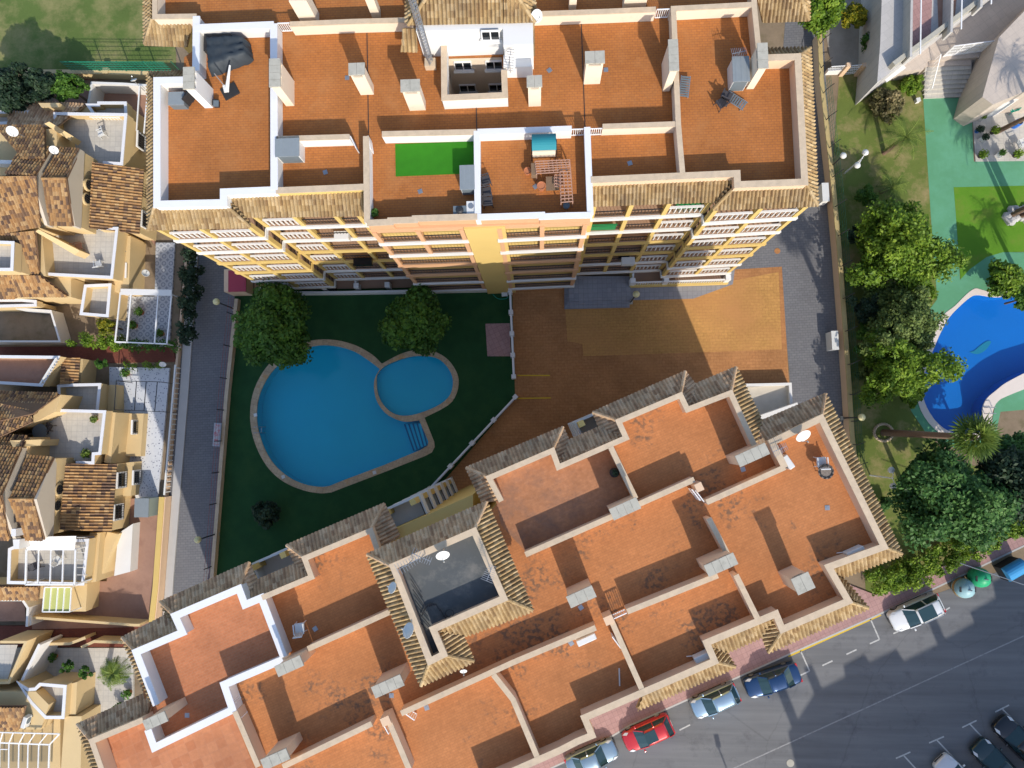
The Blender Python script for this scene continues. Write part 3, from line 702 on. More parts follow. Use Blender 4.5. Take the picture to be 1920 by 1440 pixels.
# ---- facade of balconies
LV = [17.0, 14.0, 11.0, 8.0, 5.0, 2.0]
def wing(a, b, colr, bays, zs=LV, depth=1.7, lside=False, rside=False, zref=17.0, gd=True):
    "a, b photo ends of the front fascia at zref; bays: list of (t0, t1, kind)"
    A = P(*a, zref); B = P(*b, zref); A.z = B.z = 0; d = (B - A).normalized(); L = (B - A).length
    n = Vector((d.y, -d.x, 0))          # outwards (south)
    bays0 = bays
    for k, z in enumerate(zs):
        bays = [(0, 1, 'metal')] if colr == 'orange' and k >= 2 else bays0
        f = MB(); col = 0
        pts = [A - n * depth, A, B, B - n * depth]
        f.prism([(p.x, p.y) for p in (A - n * depth, A, B, B - n * depth)], z - .32, z - .02)
        bal = f.build('balcony', T[colr], UB)
        f2 = MB(); w_ = colr if z in (11.0, 8.0) and k in (2, 3) else 'white'
        f2.wall([(p.x, p.y) for p in pts], z - .40, z + .03, .12)
        f2.build('fascia', T['white'] if k not in (2, 3) or colr == 'white' else T[colr], bal)
        MB().prism([(p.x, p.y) for p in (A - n * depth, A - n * .08, B - n * .08, B - n * depth)], z - .02, z + .03).build('floor', T['balfloor'], bal)
        ts = sorted(set([t for x in bays for t in x[:2]]))
        if z > 2.5 or gd:
            for t in ts:
                p = A + d * (t * L) - n * .17; inset = .17 if t < .5 else -.17
                if t in (0, 1) or True: p = p + d * (.16 if t == 0 else (-.16 if t == 1 else 0))
                ph = 2.2 if k == 0 else 2.58
                MB().box((p.x, p.y, z + .02 + ph / 2), (.27, .3, ph), math.atan2(d.y, d.x)).build('pier', T[colr], bal)
        rb = MB(); rm = MB(); anyb = anym = False
        for t0, t1, kd in bays:
            p = A + d * (t0 * L + .18) - n * .14; q = A + d * (t1 * L - .18) - n * .14
            if kd == 'bal': rail(rb, p, q, z + .03, 1.15, 'bal', gap=.3); anyb = True
            else: rail(rm, p, q, z + .03, .92, 'metal', gap=.2); anym = True
        for on, base in ((lside, A + d * .14), (rside, B - d * .14)):
            if on: rail(rm, base - n * (depth - .2), base - n * .35, z + .03, .92, 'metal', gap=.2); anym = True
        if anyb: rb.build('balustrade', T['white'], bal)
        if anym: rm.build('railing', T['iron'], bal)
        # openings on the back wall
        for t0, t1, kd in bays:
            p = A + d * ((t0 * .8 + t1 * .2) * L) - n * (depth - .03); q = A + d * ((t0 * .2 + t1 * .8) * L) - n * (depth - .03)
            MB().bar(p + Vector((0, 0, z + 1.1)), q + Vector((0, 0, z + 1.1)), .05, 2.1).build('glass_door', T['dark'], bal)
    # back wall of this wing
    bw = [A - n * depth, B - n * depth, B - n * (depth + 3.5), A - n * (depth + 3.5)]
    return MB().prism([(p.x, p.y) for p in bw], 0, 19.4).build('wing_wall', T['yellow' if colr != 'orange' else 'orange'], UB)
T['balfloor'] = plain('balcony_floor_tiles', (.34, .22, .15), .85, .1, 1.0)
wing((327, 451), (497, 445), 'yellow', [(0, .46, 'bal'), (.46, 1, 'bal')], lside=True, rside=True)
wing((497, 427), (690, 421), 'yellow', [(0, .38, 'bal'), (.38, .76, 'metal'), (.76, 1, 'metal')])
wing((712, 457), (877, 451), 'orange', [(0, .5, 'metal'), (.5, 1, 'metal')], rside=True, lside=True)
wing((935, 450), (1098, 442), 'orange', [(0, .5, 'metal'), (.5, 1, 'metal')], rside=True, lside=True)
wing((1104, 411), (1322, 401), 'yellow', [(0, .33, 'metal'), (.33, .64, 'metal'), (.64, 1, 'bal')])
wing((1320, 418), (1494, 408), 'yellow', [(0, .5, 'bal'), (.5, 1, 'bal')], lside=True, rside=True)
# stair bay between the orange wings
sa = P(868, 425, 20.0); sb_ = P(946, 421, 20.0)
MB().prism([(sa.x, sa.y), (sb_.x, sb_.y), (sb_.x, sb_.y + 3), (sa.x, sa.y + 3)], 0, 19.5).build('stair_bay', T['yellow'], UB)
MB().prism([P(872, 536, 0), P(948, 534, 0), P(948, 500, 0), P(872, 502, 0)], 0, 2.2).build('porch', T['cream'], UB)
# orange fascia under the central parapet
ca, cb = P(688, 421, 20.2), P(1108, 406, 20.2)
MB().wall([(ca.x, ca.y), (cb.x, cb.y)], 18.9, 19.6, .3).build('fascia_beam', T['orange'], UB)
# ground terraces
tr_ = MB(); g = PL([(478, 545), (955, 536), (955, 500), (478, 505)], 0); tr_.prism([(p.x, p.y) for p in g], 0, .12); tr_.build('ground_terrace', T['balfloor'], UB)
gw = MB()
gw.wall([(p.x, p.y) for p in PL([(487, 549), (640, 548), (953, 542)], .8)], 0, .8, .2); gw.build('garden_wall', T['white'], UB)
for u, v in ((487, 546), (608, 540), (668, 538), (726, 536)):
    q = P(u, v, .9); MB().box((q.x, q.y + .1, .5), (.42, .42, 1.0), A1).build('wall_pier', T['white'], UB)
dv = MB(); dv.wall([(p.x, p.y) for p in (P(668, 538, .9), P(664, 512, .9))], .12, .95, .16); dv.build('terrace_divider', T['white'], UB)
# raised right terrace with balusters
rt = PL([(1182, 536), (1368, 530), (1366, 505), (1182, 508)], .9); mb = MB().prism([(p.x, p.y) for p in rt], 0, .55); ro = mb.build('raised_terrace', T['yellow'], UB)
rl = MB(); rail(rl, P(1186, 531, 1.2), P(1366, 525, 1.2), .55, .9, 'bal', gap=.2); rail(rl, P(1186, 531, 1.2), P(1188, 500, 1.2), .55, .9, 'bal'); rl.build('balustrade', T['white'], ro)
MB().prism([(p.x, p.y) for p in PL([(1188, 530), (1364, 524), (1362, 490), (1188, 496)], .6)], .55, .6).build('floor', T['balfloor'], ro)
for u, v in ((1187, 526), (1250, 524), (1366, 520)):
    q = P(u, v, 1.6); MB().box((q.x, q.y, 1.05), (.42, .42, 1.1), A1).build('pier', T['white'], ro)
# entrance steps
es = thing('entrance_steps', 'grey tiled steps and landing beside the stair entrance', 'steps', tuple(P(1120, 570, 0)))
for k, (x0, y1, x1) in enumerate(((1058, 580, 1180), (1062, 573, 1180), (1066, 567, 1181))):
    q = PL([(x0, 520), (x0, y1), (x1, y1 - 3), (x1, 520)], 0); MB().prism([(p.x, p.y) for p in q], .01, .15 * (k + 1)).build('step', T['greystep'], es)

for a, b in (((688, 62), (691, 250)), ((1090, 44), (1097, 238)), ((893, 202), (894, 244))):
    A, B = P(*a, 19.612), P(*b, 19.612); MB().bar(A, B, .05, .02).build('roof_joint', T['iron'], UB)
# things on the balconies
T['greenscr'] = plain('green_screen', (.02, .22, .07), .7, .4, 6, fine=20)
def onbal(label, name, cat, u, v, z, sz, mat, top=None):
    q = P(u, v, z + sz[2]); r = thing(name, label, cat, (q.x, q.y, z), 'things kept on the balconies')
    MB().box((q.x, q.y, z + sz[2] / 2), sz, A1).build('body', T[mat], r); MB().box((q.x, q.y, z + sz[2] + .02), (sz[0] * 1.06, sz[1] * 1.06, .04), A1).build('top', T[top or mat], r)
onbal('artificial green hedge along the metal railing of the second balcony row', 'hedge_screen', 'screen', 1128, 422, 14.05, (1.9, .1, 1.0), 'greenscr')
onbal('green plant trough under the tile edge of the top balcony row', 'plant_trough', 'plant trough', 1295, 381, 17.05, (1.6, .25, .7), 'greenscr')
for i, (u, v, z, sz, m_, lb) in enumerate(((640, 441, 14.05, (.9, .5, .6), 'white', 'white table on the second row balcony left of the orange bays'), (680, 490, 8.05, (1.3, .5, .5), 'dark', 'dark bench on the shaded yellow balcony'), (620, 537, .15, (.7, .5, .7), 'dark', 'dark table on the ground terrace'), (820, 523, 2.05, (.8, .4, .6), 'grey', 'grey chest on the lowest orange balcony'), (1178, 489, 8.05, (.9, .5, .6), 'grey', 'grey table on the shaded right balcony'), (1170, 479, 5.05, (.8, .4, .6), 'dark', 'dark chairs stacked on the shaded right balcony'), (975, 398, 17.05, (.6, .3, .6), 'white', 'white box on the upper balcony'))):
    if i < 6: onbal(lb, 'balcony_table', 'table', u, v, z, sz, m_)
# ================================================================ LOWER BUILDING
LB = thing('apartment_building', 'stepped terracotta roofed block running diagonally between the courtyard and the street', 'apartment building', tuple(P(900, 1150, 0)))
lo_n = [(172, 1390), (277, 1345), (255, 1223), (342, 1186), (328, 1155), (448, 1104), (459, 1135), (585, 1082), (571, 1047), (695, 995), (707, 1029), (735, 1062), (888, 996), (937, 938), (917, 896), (1036, 845), (1047, 876), (1174, 821), (1160, 790), (1276, 741), (1289, 768), (1370, 737), (1415, 835), (1447, 828), (1540, 784)]
lo_s = [(1658, 1025), (1554, 1063), (1591, 1127), (1467, 1180), (1455, 1151), (1325, 1205), (1340, 1240), (1096, 1346), (1110, 1379), (1083, 1392), (1040, 1413), (900, 1475), (700, 1560), (200, 1560)]
lo_out = lo_n + lo_s
MB().prism(PL(lo_out, 20.0), 0, 19.4).build('wall', T['yellow'], LB)
slab('roof', lo_out, 19.6, .15, T['roofL'], LB)
slab('roof_patch', [(259, 1226), (345, 1190), (332, 1158), (446, 1110), (456, 1140), (487, 1127), (530, 1235), (423, 1283), (437, 1328), (300, 1390), (282, 1330)], 19.606, 0, bricks('rosy_terracotta_roof', (.58, .22, .10), (.52, .19, .085), (.52, .24, .13), .3, .15, -A2, .015, .16), LB)
slab('roof_patch', [(176, 1392), (286, 1346), (296, 1400), (435, 1335), (500, 1500), (200, 1520)], 19.606, 0, T['roofL2'], LB)
slab('roof_patch', [(921, 899), (1036, 850), (1048, 880), (1141, 842), (1186, 946), (988, 1037), (940, 985)], 19.606, 0, T['roofL3'], LB)
def pl(px, wall='peach', cap='stone', name='parapet', wd=.22, cw=.3, **k): return parapet(LB, px, wall=wall, cap=cap, name=name, wd=wd, cw=cw, **k)
pl([(200, 1470), (172, 1390), (268, 1350)])
pl([(532, 1232), (490, 1121), (459, 1134), (448, 1104), (328, 1155), (342, 1186), (255, 1223), (293, 1322)], 'white', 'capw', wd=.26, cw=.4)
pl([(277, 1368), (289, 1402), (436, 1331), (420, 1284), (530, 1237)], 'white', 'capw', wd=.26, cw=.4)
pl([(491, 1121), (584, 1082), (571, 1047), (695, 995), (707, 1030), (726, 1070)])
pl([(940, 940), (917, 896), (1036, 845), (1047, 876), (1174, 821), (1160, 790), (1276, 741), (1289, 768), (1370, 737), (1415, 836)])
pl([(1472, 877), (1448, 829), (1540, 784), (1658, 1025), (1554, 1063), (1591, 1127), (1467, 1180), (1455, 1151), (1325, 1205), (1340, 1240), (1096, 1346), (1110, 1379), (1083, 1390), (1048, 1408), (900, 1473)], wd=.26, cw=.36)
for px in ([(1472, 876), (1325, 942)], [(1145, 838), (1192, 935)], [(985, 1040), (1165, 961)], [(1190, 949), (1302, 899)], [(1329, 972), (1368, 1046)], [(1380, 1078), (1422, 1163)], [(1346, 1079), (1176, 1147)], [(1147, 1165), (1206, 1298)],
           [(1117, 1177), (960, 1243), (752, 1338)], [(925, 1265), (962, 1312), (1009, 1424)], [(727, 1348), (768, 1445)], [(530, 1438), (697, 1357)], [(577, 1217), (732, 1147)], [(440, 1334), (484, 1438)]):
    pl(px, name='party_wall')
MB().box(tuple(P(1140, 1158, 20.2)), (.5, .45, 1.1), A2).build('pier', T['peach'], LB); MB().box(tuple(P(1307, 912, 20.2)), (.4, .45, 1.1), A2).build('pier', T['peach'], LB)
MB().box(tuple(P(727, 1345, 20.2)), (.5, .45, 1.1), A2).build('pier', T['peach'], LB)
for c, sz in (((291, 1352), (1.15, .42)), ((542, 1249), (1.35, .45)), ((727, 1287), (1.55, .48)), ((1172, 954), (1.45, .5)), ((1352, 1059), (1.55, .5)), ((1411, 853), (1.6, .5)), ((1090, 1119), (1.35, .5)), ((516, 1424), (1.35, .45)), ((1506, 1094), (.85, .75))):
    chimney(LB, c, sz, A2, 21.9, wall='peach')
for p, a in (((1312, 930), A2 - 1.35), ((1338, 940), A2 - .1), ((1163, 1155), A2), ((1156, 1205), A2 - 1.35), ((766, 1343), A2 - 1.0), ((722, 1365), A2 - 1.45), ((434, 1308), A2 - 1.5), ((441, 1340), A2 - .9), ((1305, 928), A2 - 1.35)):
    gate(LB, p, a, 19.6, .75)
# skirts
def sk(*f, mat='tileN', hips=()): skirt(LB, list(f), 20.0, 19.4, mat, hips=hips)
sk(((172, 1388), (277, 1343), (290, 1292), (147, 1357)), hips=[((172, 1388), (147, 1357))])
sk(((205, 1475), (171, 1390), (147, 1357), (185, 1470)), mat='tile')
sk(((293, 1325), (255, 1224), (231, 1196), (274, 1300)), mat='tile')
sk(((255, 1221), (342, 1185), (318, 1150), (230, 1195)), hips=[((255, 1221), (231, 1195))])
sk(((342, 1185), (328, 1155), (303, 1129), (316, 1158)), mat='tile')
sk(((328, 1154), (448, 1103), (468, 1054), (302, 1128)), hips=[((328, 1154), (302, 1128)), ((448, 1103), (468, 1054))])
sk(((448, 1104), (459, 1134), (482, 1090), (468, 1055)), mat='tileN')
sk(((459, 1133), (583, 1081), (560, 1055), (480, 1089)))
sk(((585, 1082), (571, 1047), (539, 1023), (556, 1060)), mat='tileN')
sk(((571, 1046), (695, 994), (721, 944), (539, 1022)), hips=[((571, 1046), (539, 1022)), ((695, 994), (721, 944))])
sk(((695, 995), (710, 1030), (750, 1006), (721, 945)))
sk(((940, 938), (917, 896), (875, 878), (905, 942)))
sk(((917, 895), (1036, 844), (1055, 801), (875, 877)), hips=[((917, 895), (875, 877)), ((1036, 844), (1055, 801))])
sk(((1036, 845), (1047, 876), (1070, 835), (1055, 801)))
sk(((1047, 875), (1174, 820), (1150, 790), (1066, 826)))
sk(((1174, 821), (1160, 790), (1112, 774), (1126, 805)))
sk(((1160, 789), (1276, 740), (1284, 697), (1112, 773)), hips=[((1160, 789), (1112, 773)), ((1276, 740), (1284, 697))])
sk(((1276, 741), (1289, 768), (1308, 728), (1285, 698)))
sk(((1289, 767), (1370, 736), (1379, 689), (1299, 723)), hips=[((1370, 736), (1379, 689))])
sk(((1370, 737), (1415, 836), (1432, 800), (1380, 690)), mat='tile')
sk(((1415, 840), (1540, 783), (1546, 739), (1412, 796)), hips=[((1540, 783), (1546, 739))])
sk(((1541, 783), (1659, 1026), (1689, 1038), (1547, 739)), mat='tile', hips=[((1659, 1026), (1689, 1038))])
sk(((1659, 1027), (1556, 1064), (1577, 1082), (1688, 1040)), mat='tile')
sk(((1556, 1064), (1592, 1128), (1626, 1139), (1577, 1082)), mat='tile', hips=[((1592, 1128), (1626, 1139))])
sk(((1592, 1129), (1466, 1182), (1440, 1222), (1626, 1140)), mat='tile', hips=[((1466, 1182), (1440, 1222))])
sk(((1466, 1182), (1455, 1153), (1428, 1190), (1440, 1222)), mat='tile')
sk(((1455, 1153), (1327, 1207), (1340, 1232), (1428, 1193)), mat='tile')
sk(((1327, 1207), (1341, 1241), (1377, 1249), (1362, 1225)), mat='tile', hips=[((1341, 1241), (1377, 1249))])
sk(((1341, 1242), (1206, 1301), (1194, 1330), (1377, 1250)), mat='tile')
# tower with the grey flat roof
TW = MB().prism(PL([(737, 1062), (889, 996), (945, 1122), (812, 1180), (832, 1227), (806, 1240)], 22.9), 19.4, 22.3).build('stair_tower', T['peach'], LB)
slab('tower_roof', [(737, 1062), (889, 996), (945, 1122), (812, 1180), (832, 1227), (806, 1240)], 22.32, 0, plain('grey_roof_felt', (.085, .095, .10), .9, .18, .5, stain=.6, stain_c=(.22, .21, .19), thr=(.5, .7), st=.6), TW)
parapet(TW, [(737, 1062), (889, 996), (945, 1122), (812, 1180), (832, 1227), (806, 1240)], 23.1, 22.2, .22, .34, 'peach', 'stone', closed=True)
def skt(*f, mat='tile', hips=()): skirt(TW, list(f), 22.75, 21.9, mat, hips=hips)
skt(((736, 1062), (889, 995), (912, 941), (690, 1039)), mat='tileN', hips=[((736, 1062), (690, 1039)), ((889, 995), (912, 941))])
skt(((889, 995), (946, 1122), (998, 1143), (912, 941)), hips=[((946, 1122), (998, 1143))])
skt(((946, 1123), (813, 1181), (876, 1190), (998, 1144)))
skt(((813, 1181), (833, 1228), (888, 1238), (866, 1188)), hips=[((833, 1228), (888, 1238))])
skt(((833, 1229), (806, 1241), (790, 1284), (888, 1239)), hips=[((806, 1241), (790, 1284))])
skt(((806, 1241), (736, 1063), (690, 1040), (790, 1284)))
# balconies of the pool side seen between the roofs
def side_balc(p0, p1, levels, n, colr='yellow', zref=17.0):
    A = P(*p0, zref); B = P(*p1, zref); A.z = B.z = 0
    d = (B - A).normalized(); nn = Vector((-d.y, d.x, 0))
    for z in levels:
        b = MB().prism([(p.x, p.y) for p in (A, B, B - nn * 2.2, A - nn * 2.2)], z - .35, z).build('balcony', T['white'], LB)
        m = MB()
        m.wall([(p.x, p.y) for p in (A - nn * 2.1, A, B, B - nn * 2.1)], z, z + .95, .14); m.build('balustrade', T['white'], b)
        for p in (A + d * .2 - nn * .2, B - d * .2 - nn * .2): MB().box((p.x, p.y, z + 1.2), (.34, .34, 2.3), A2).build('pier', T['yellow'], b)
        rl = MB(); q = B - d * .05; rail(rl, q - nn * 2.0, q - nn * .4, z + .95, .1, 'metal'); rl.build('railing', T['iron'], b)
side_balc((726, 954), (790, 926), [17, 14, 11, 8, 5, 2], 6)
side_balc((486, 1052), (560, 1020), [17, 14, 11, 8, 5], 5)
side_balc((1078, 792), (1122, 773), [17, 14, 11, 8], 4)
bw = MB(); bw.prism(PL([(735, 985), (905, 910), (905, 960), (745, 1040)], 12), 0, 19); bw.build('wing_wall', T['yellow'], LB)
# ================================================================ TERRACED HOUSES (left)
GZ = 1.5; DZ = 1.2; P_true = P          # the house terrain is drawn up from a level DZ higher, then lowered
def P(u, v, z=0.0):
    q = P_true(u, v, z - DZ); return Vector((q.x, q.y, z))
before = set(bpy.data.objects)
def gpoly(px, z): return [(p.x, p.y) for p in PL(px, z)]
def mass(parent, px, zref, ztop, zb=.2, mat='sand', name='wall'): return MB().prism(gpoly(px, zref), zb, ztop).build(name, T[mat], parent)
def terrace(parent, cap, zc=5.2, zf=4.3, floor='whitetile', closed=True, wallm='sand', capm='capw', fl=None, base=True, name='terrace'):
    "cap: photo polygon of the coping at height zc; body below, floor at zf"
    f = fl or cap
    if base: mass(parent, f, zc, zf - .04, name='wall')
    flo = flat(name, [uv for uv in f], zf, T[floor], kind=None, parent=parent) if False else MB().add([Vector((p.x, p.y, zf)) for p in PL(f, zc)], [tuple(t) for t in tessellate_polygon([PL(f, zc)])]).build(name, T[floor], parent)
    w1 = MB().wall(gpoly(cap, zc), zf - .1, zc - .05, .16, closed).build('parapet', T[wallm], flo)
    NP[0] += 1
    MB().wall(gpoly(cap, zc), zc - .05, zc + .003 * (NP[0] % 9), .24, closed).build('coping', T[capm], w1)
    return flo
def roof(parent, faces, mat='tileH', hips=(), name='tile_roof'):
    mb = MB()
    for (t0, zt0), (t1, zt1), (e1, ze1), (e0, ze0) in faces: tile_face(mb, P(*e0, ze0), P(*e1, ze1), P(*t1, zt1), P(*t0, zt0), sp=.25, cl=.33)
    for (a, za), (b, zb_) in hips: ridge(mb, P(*a, za) + Vector((0, 0, .06)), P(*b, zb_) + Vector((0, 0, .06)))
    return mb.build(name, T[mat], parent, fix=False)
def hexwall(parent, top, zt, zb, mat='sand', name='wall'):
    n = len(top); t = [P(u, v, z) for (u, v), z in zip(top, zt)]
    return MB().hexa([(p.x, p.y, zb) for p in t], t).build(name, T[mat], parent)
def gable(parent, e0, e1, pk, ze, zp, zb, th=.25, mat='gable', name='gable_wall'):
    A = P(*e0, ze[0]); B = P(*e1, ze[1]); C = P(*pk, zp); x = (A.x + B.x + C.x) / 3
    tri = [(A.y, ze[0]), (C.y, zp), (B.y, ze[1]), (B.y, zb), (A.y, zb)]
    vs = [(x, y, z) for y, z in tri] + [(x - th, y, z) for y, z in tri]
    return MB().add(vs, [(0, 1, 2, 3, 4), (9, 8, 7, 6, 5)] + [(i, 5 + i, 5 + (i + 1) % 5, (i + 1) % 5) for i in range(5)]).build(name, T[mat], parent)
T['gable'] = plain('pale_grey_render', (.52, .46, .38), .9, .06, .6, stain=1.0, stain_c=(.42, .37, .3), thr=(.58, .8), st=.5)
def ewin(parent, u, v, z, w_=1.1, h=1.1, dz=0, gl='dark', bars=True):
    "window on an east-facing wall, its centre seen at u, v when at height z"
    q = P(u, v, z); x = q.x; mb = MB()
    o = None
    a, b = q.y - w_ / 2, q.y + w_ / 2; z0, z1 = z - h / 2, z + h / 2
    for zz in (z0, z1): mb.bar((x + .04, a - .05, zz), (x + .04, b + .05, zz), .14, .12)
    for yy in (a, b): mb.bar((x + .04, yy, z0), (x + .04, yy, z1), .12, .14)
    o = mb.build('window', T['steelw'], parent)
    MB().box((x - .02, q.y, z), (.08, w_, h)).build('pane', T[gl], o)
    if bars:
        g = MB()
        for i in range(7): g.bar((x + .16, a + w_ * i / 6, z0), (x + .16, a + w_ * i / 6, z1), .03, .03)
        for zz in (z0, z0 + h * .33, z0 + h * .66, z1): g.bar((x + .16, a, zz), (x + .16, b, zz), .03, .03)
        g.build('window_grille', T['iron'], o)
    return o
def oval(parent, u, v, z):
    q = P(u, v, z); R = Matrix.Rotation(math.pi / 2, 3, 'Y')
    o = MB().lathe(q + Vector((-.1, 0, 0)), [(.5, 0), (.5, .16), (.4, .18)], 16, axis=R).build('round_window', T['sand'], parent)
    MB().lathe(q + Vector((.02, 0, 0)), [(.38, 0), (.38, .08)], 16, axis=R).build('pane', T['dark'], o); g = MB()
    for k in (-.18, 0, .18): g.bar(q + Vector((.14, k, -.36)), q + Vector((.14, k, .36)), .03, .03); g.bar(q + Vector((.14, -.36, k)), q + Vector((.14, .36, k)), .03, .03)
    g.build('window_grille', T['iron'], o); return o
# ---------- gardens, paths
flat('garden_ground', [(-300, 150), (280, 150), (345, 470), (330, 670), (306, 930), (280, 1190), (270, 1500), (-300, 1500)], GZ - .22, T['dirt'], th=1.2)
flat('garden_path', [(-300, 652), (322, 648), (330, 678), (-300, 690)], GZ - .05, T['redpath'], th=.2)
flat('garden_path', [(-300, 1175), (315, 1172), (320, 1215), (-300, 1208)], GZ - .05, T['redpath'], th=.2)
flat('patio', [(292, 455), (328, 455), (322, 560), (318, 650), (218, 650), (226, 556), (290, 556)], GZ, T['ring'], th=.2)
flat('patio', [(205, 688), (318, 690), (296, 935), (255, 935), (205, 780)], GZ, T['speckle'], th=.2)
flat('patio', [(218, 935), (298, 935), (282, 1175), (60, 1180), (60, 1090), (200, 1090)], GZ, T['brownpatio'], th=.2)
flat('patio', [(-100, 1215), (250, 1215), (250, 1345), (-100, 1345)], GZ, T['whitetile'], th=.2)
flat('patio', [(100, 160), (285, 160), (290, 460), (100, 200)], GZ, T['brownpatio'], th=.2)
# ---------- house A : block 1, northern terrace and gable
HA = thing('terraced_house', 'sand house with mottled tile gables and a cream roof terrace, nearest the open lawn', 'house', tuple(P(160, 320, 0)))
terrace(HA, [(106, 262), (103, 213), (236, 215), (228, 307), (193, 305)], closed=False, fl=[(150, 285), (106, 276), (103, 213), (236, 215), (228, 307), (165, 304)])
rb = MB(); rail(rb, P(168, 219, 4.9), P(225, 220, 4.9), 4.35, .6, 'bal', gap=.27); rb.build('balustrade', T['white'], HA)
rb = MB(); rail(rb, P(240, 238, 4.2), P(233, 296, 4.2), 3.2, .9, 'bal', gap=.27); rb.build('balustrade', T['white'], HA)
mass(HA, [(150, 281), (147, 424), (70, 424), (66, 330), (96, 278)], 6.6, 6.5)
mass(HA, [(100, 238), (100, 424), (-60, 424), (-60, 236)], 7.0, 6.6)
mass(HA, [(175, 306), (264, 318), (256, 434), (168, 424)], 4.3, 4.2)
roof(HA, [(((173, 304), 5.7), ((167, 427), 5.7), ((261, 438), 4.4), ((270, 318), 4.4))], name='lean_to_roof')
roof(HA, [(((79, 335), 8.5), ((124, 335), 8.5), ((150, 280), 6.9), ((109, 277), 6.9)), (((124, 335), 8.5), ((79, 335), 8.5), ((94, 422), 7.2), ((138, 424), 7.2))], hips=[(((79, 335), 8.5), ((124, 335), 8.5))])
gable(HA, (151, 280), (140, 424), (125, 335), (6.85, 7.1), 8.42, 6.35)
roof(HA, [(((10, 328), 9.4), ((65, 329), 9.4), ((96, 277), 7.6), ((44, 270), 7.6))])
roof(HA, [(((44, 300), 8.6), ((84, 298), 8.6), ((84, 236), 6.9), ((-10, 236), 6.9))])
roof(HA, [(((66, 330), 9.4), ((-20, 330), 9.4), ((-10, 440), 7.4), ((76, 425), 7.4))])
gable(HA, (97, 277), (78, 422), (66, 330), (7.5, 7.3), 9.3, 6.0)
hexwall(HA, [(83, 232), (92, 228), (138, 256), (132, 264)], (7.4, 7.4, 6.0, 6.0), 5.0)
oval(HA, 165, 347, 5.9); oval(HA, 162, 373, 5.9)
for u, v in ((264, 265), (272, 358), (272, 413)): ewin(HA, u, v, 3.2, 1.3, 1.2)
# ---------- house B : block 1, southern terrace
HB = thing('terraced_house', 'sand house with long southern roof terrace beside the ring-patterned patio', 'house', tuple(P(160, 500, 0)))
terrace(HB, [(184, 428), (219, 428), (209, 520), (74, 513), (76, 497)], closed=False, fl=[(150, 424), (219, 428), (209, 520), (74, 513), (76, 440)])
rb = MB(); rail(rb, P(224, 452, 4.2), P(216, 506, 4.2), 3.3, .9, 'bal', gap=.27); rb.build('balustrade', T['white'], HB)
rb = MB(); rail(rb, P(140, 516, 5.0), P(205, 519, 5.0), 4.3, .7, 'bal', gap=.27); rb.build('balustrade', T['white'], HB)
hexwall(HB, [(66, 434), (72, 430), (150, 470), (140, 478)], (7.3, 7.3, 5.6, 5.6), 4.3)
roof(HB, [(((-20, 440), 7.4), ((66, 432), 7.4), ((74, 515), 5.6), ((-20, 520), 5.6))])
roof(HB, [(((20, 515), 5.8), ((74, 516), 5.8), ((128, 556), 4.6), ((30, 556), 4.6))])
roof(HB, [(((-40, 512), 5.8), ((30, 512), 5.8), ((30, 560), 4.6), ((-40, 560), 4.6))])
mass(HB, [(70, 424), (78, 515), (-60, 520), (-60, 424)], 6.0, 5.5)
mass(HB, [(130, 520), (130, 556), (-60, 558), (-60, 515)], 4.6, 4.4)
terrace(HB, [(160, 536), (206, 534), (201, 592), (152, 588)], 4.2, 3.3)
rb = MB(); rail(rb, P(162, 590, 3.8), P(200, 592, 3.8), 3.3, .8, 'bal', gap=.27); rb.build('balustrade', T['white'], HB)
mass(HB, [(206, 440), (240, 440), (236, 545), (196, 545)], 4.0, 3.6)
for u, v, z in ((243, 510, 3.0),): ewin(HB, u, v, z, 1.2, 1.2)
terrace(HB, [(-40, 575), (66, 572), (66, 565), (40, 563), (-40, 563)], 3.9, 3.2)
MB().wall(gpoly([(30, 578), (95, 583), (112, 640), (-40, 640)], 3.0), GZ, 3.0, .16).build('garden_wall', T['white'], HB)
# ---------- house C : block 2 north part
HC = thing('terraced_house', 'sand house with a dark roof terrace and a slatted edge, south of the red path', 'house', tuple(P(60, 720, 0)))
terrace(HC, [(-60, 668), (108, 670), (78, 722), (-60, 714)], 5.0, 4.2, floor='brownpatio')
rb = MB(); rail(rb, P(108, 672, 5.2), P(78, 720, 5.2), 4.9, .5, 'bal', gap=.25); rb.build('balustrade', T['white'], HC)
mass(HC, [(115, 672), (150, 672), (146, 722), (110, 722)], 3.6, 3.2)
roof(HC, [(((116, 671), 4.2), ((112, 720), 4.2), ((146, 720), 3.6), ((150, 671), 3.6))])
terrace(HC, [(110, 724), (136, 722), (187, 721), (182, 770), (112, 770)], 3.9, 3.1)
mass(HC, [(205, 720), (205, 772), (187, 772), (190, 720)], 3.6, 2.6)
roof(HC, [(((-60, 800), 7.6), ((60, 775), 7.6), ((112, 738), 6.0), ((-60, 732), 6.0))])
roof(HC, [(((-60, 845), 8.0), ((60, 790), 7.6), ((60, 770), 7.2), ((-60, 745), 6.4))], mat='tileH')
mass(HC, [(-60, 735), (112, 740), (100, 772), (46, 800), (-60, 820)], 6.0, 5.8)
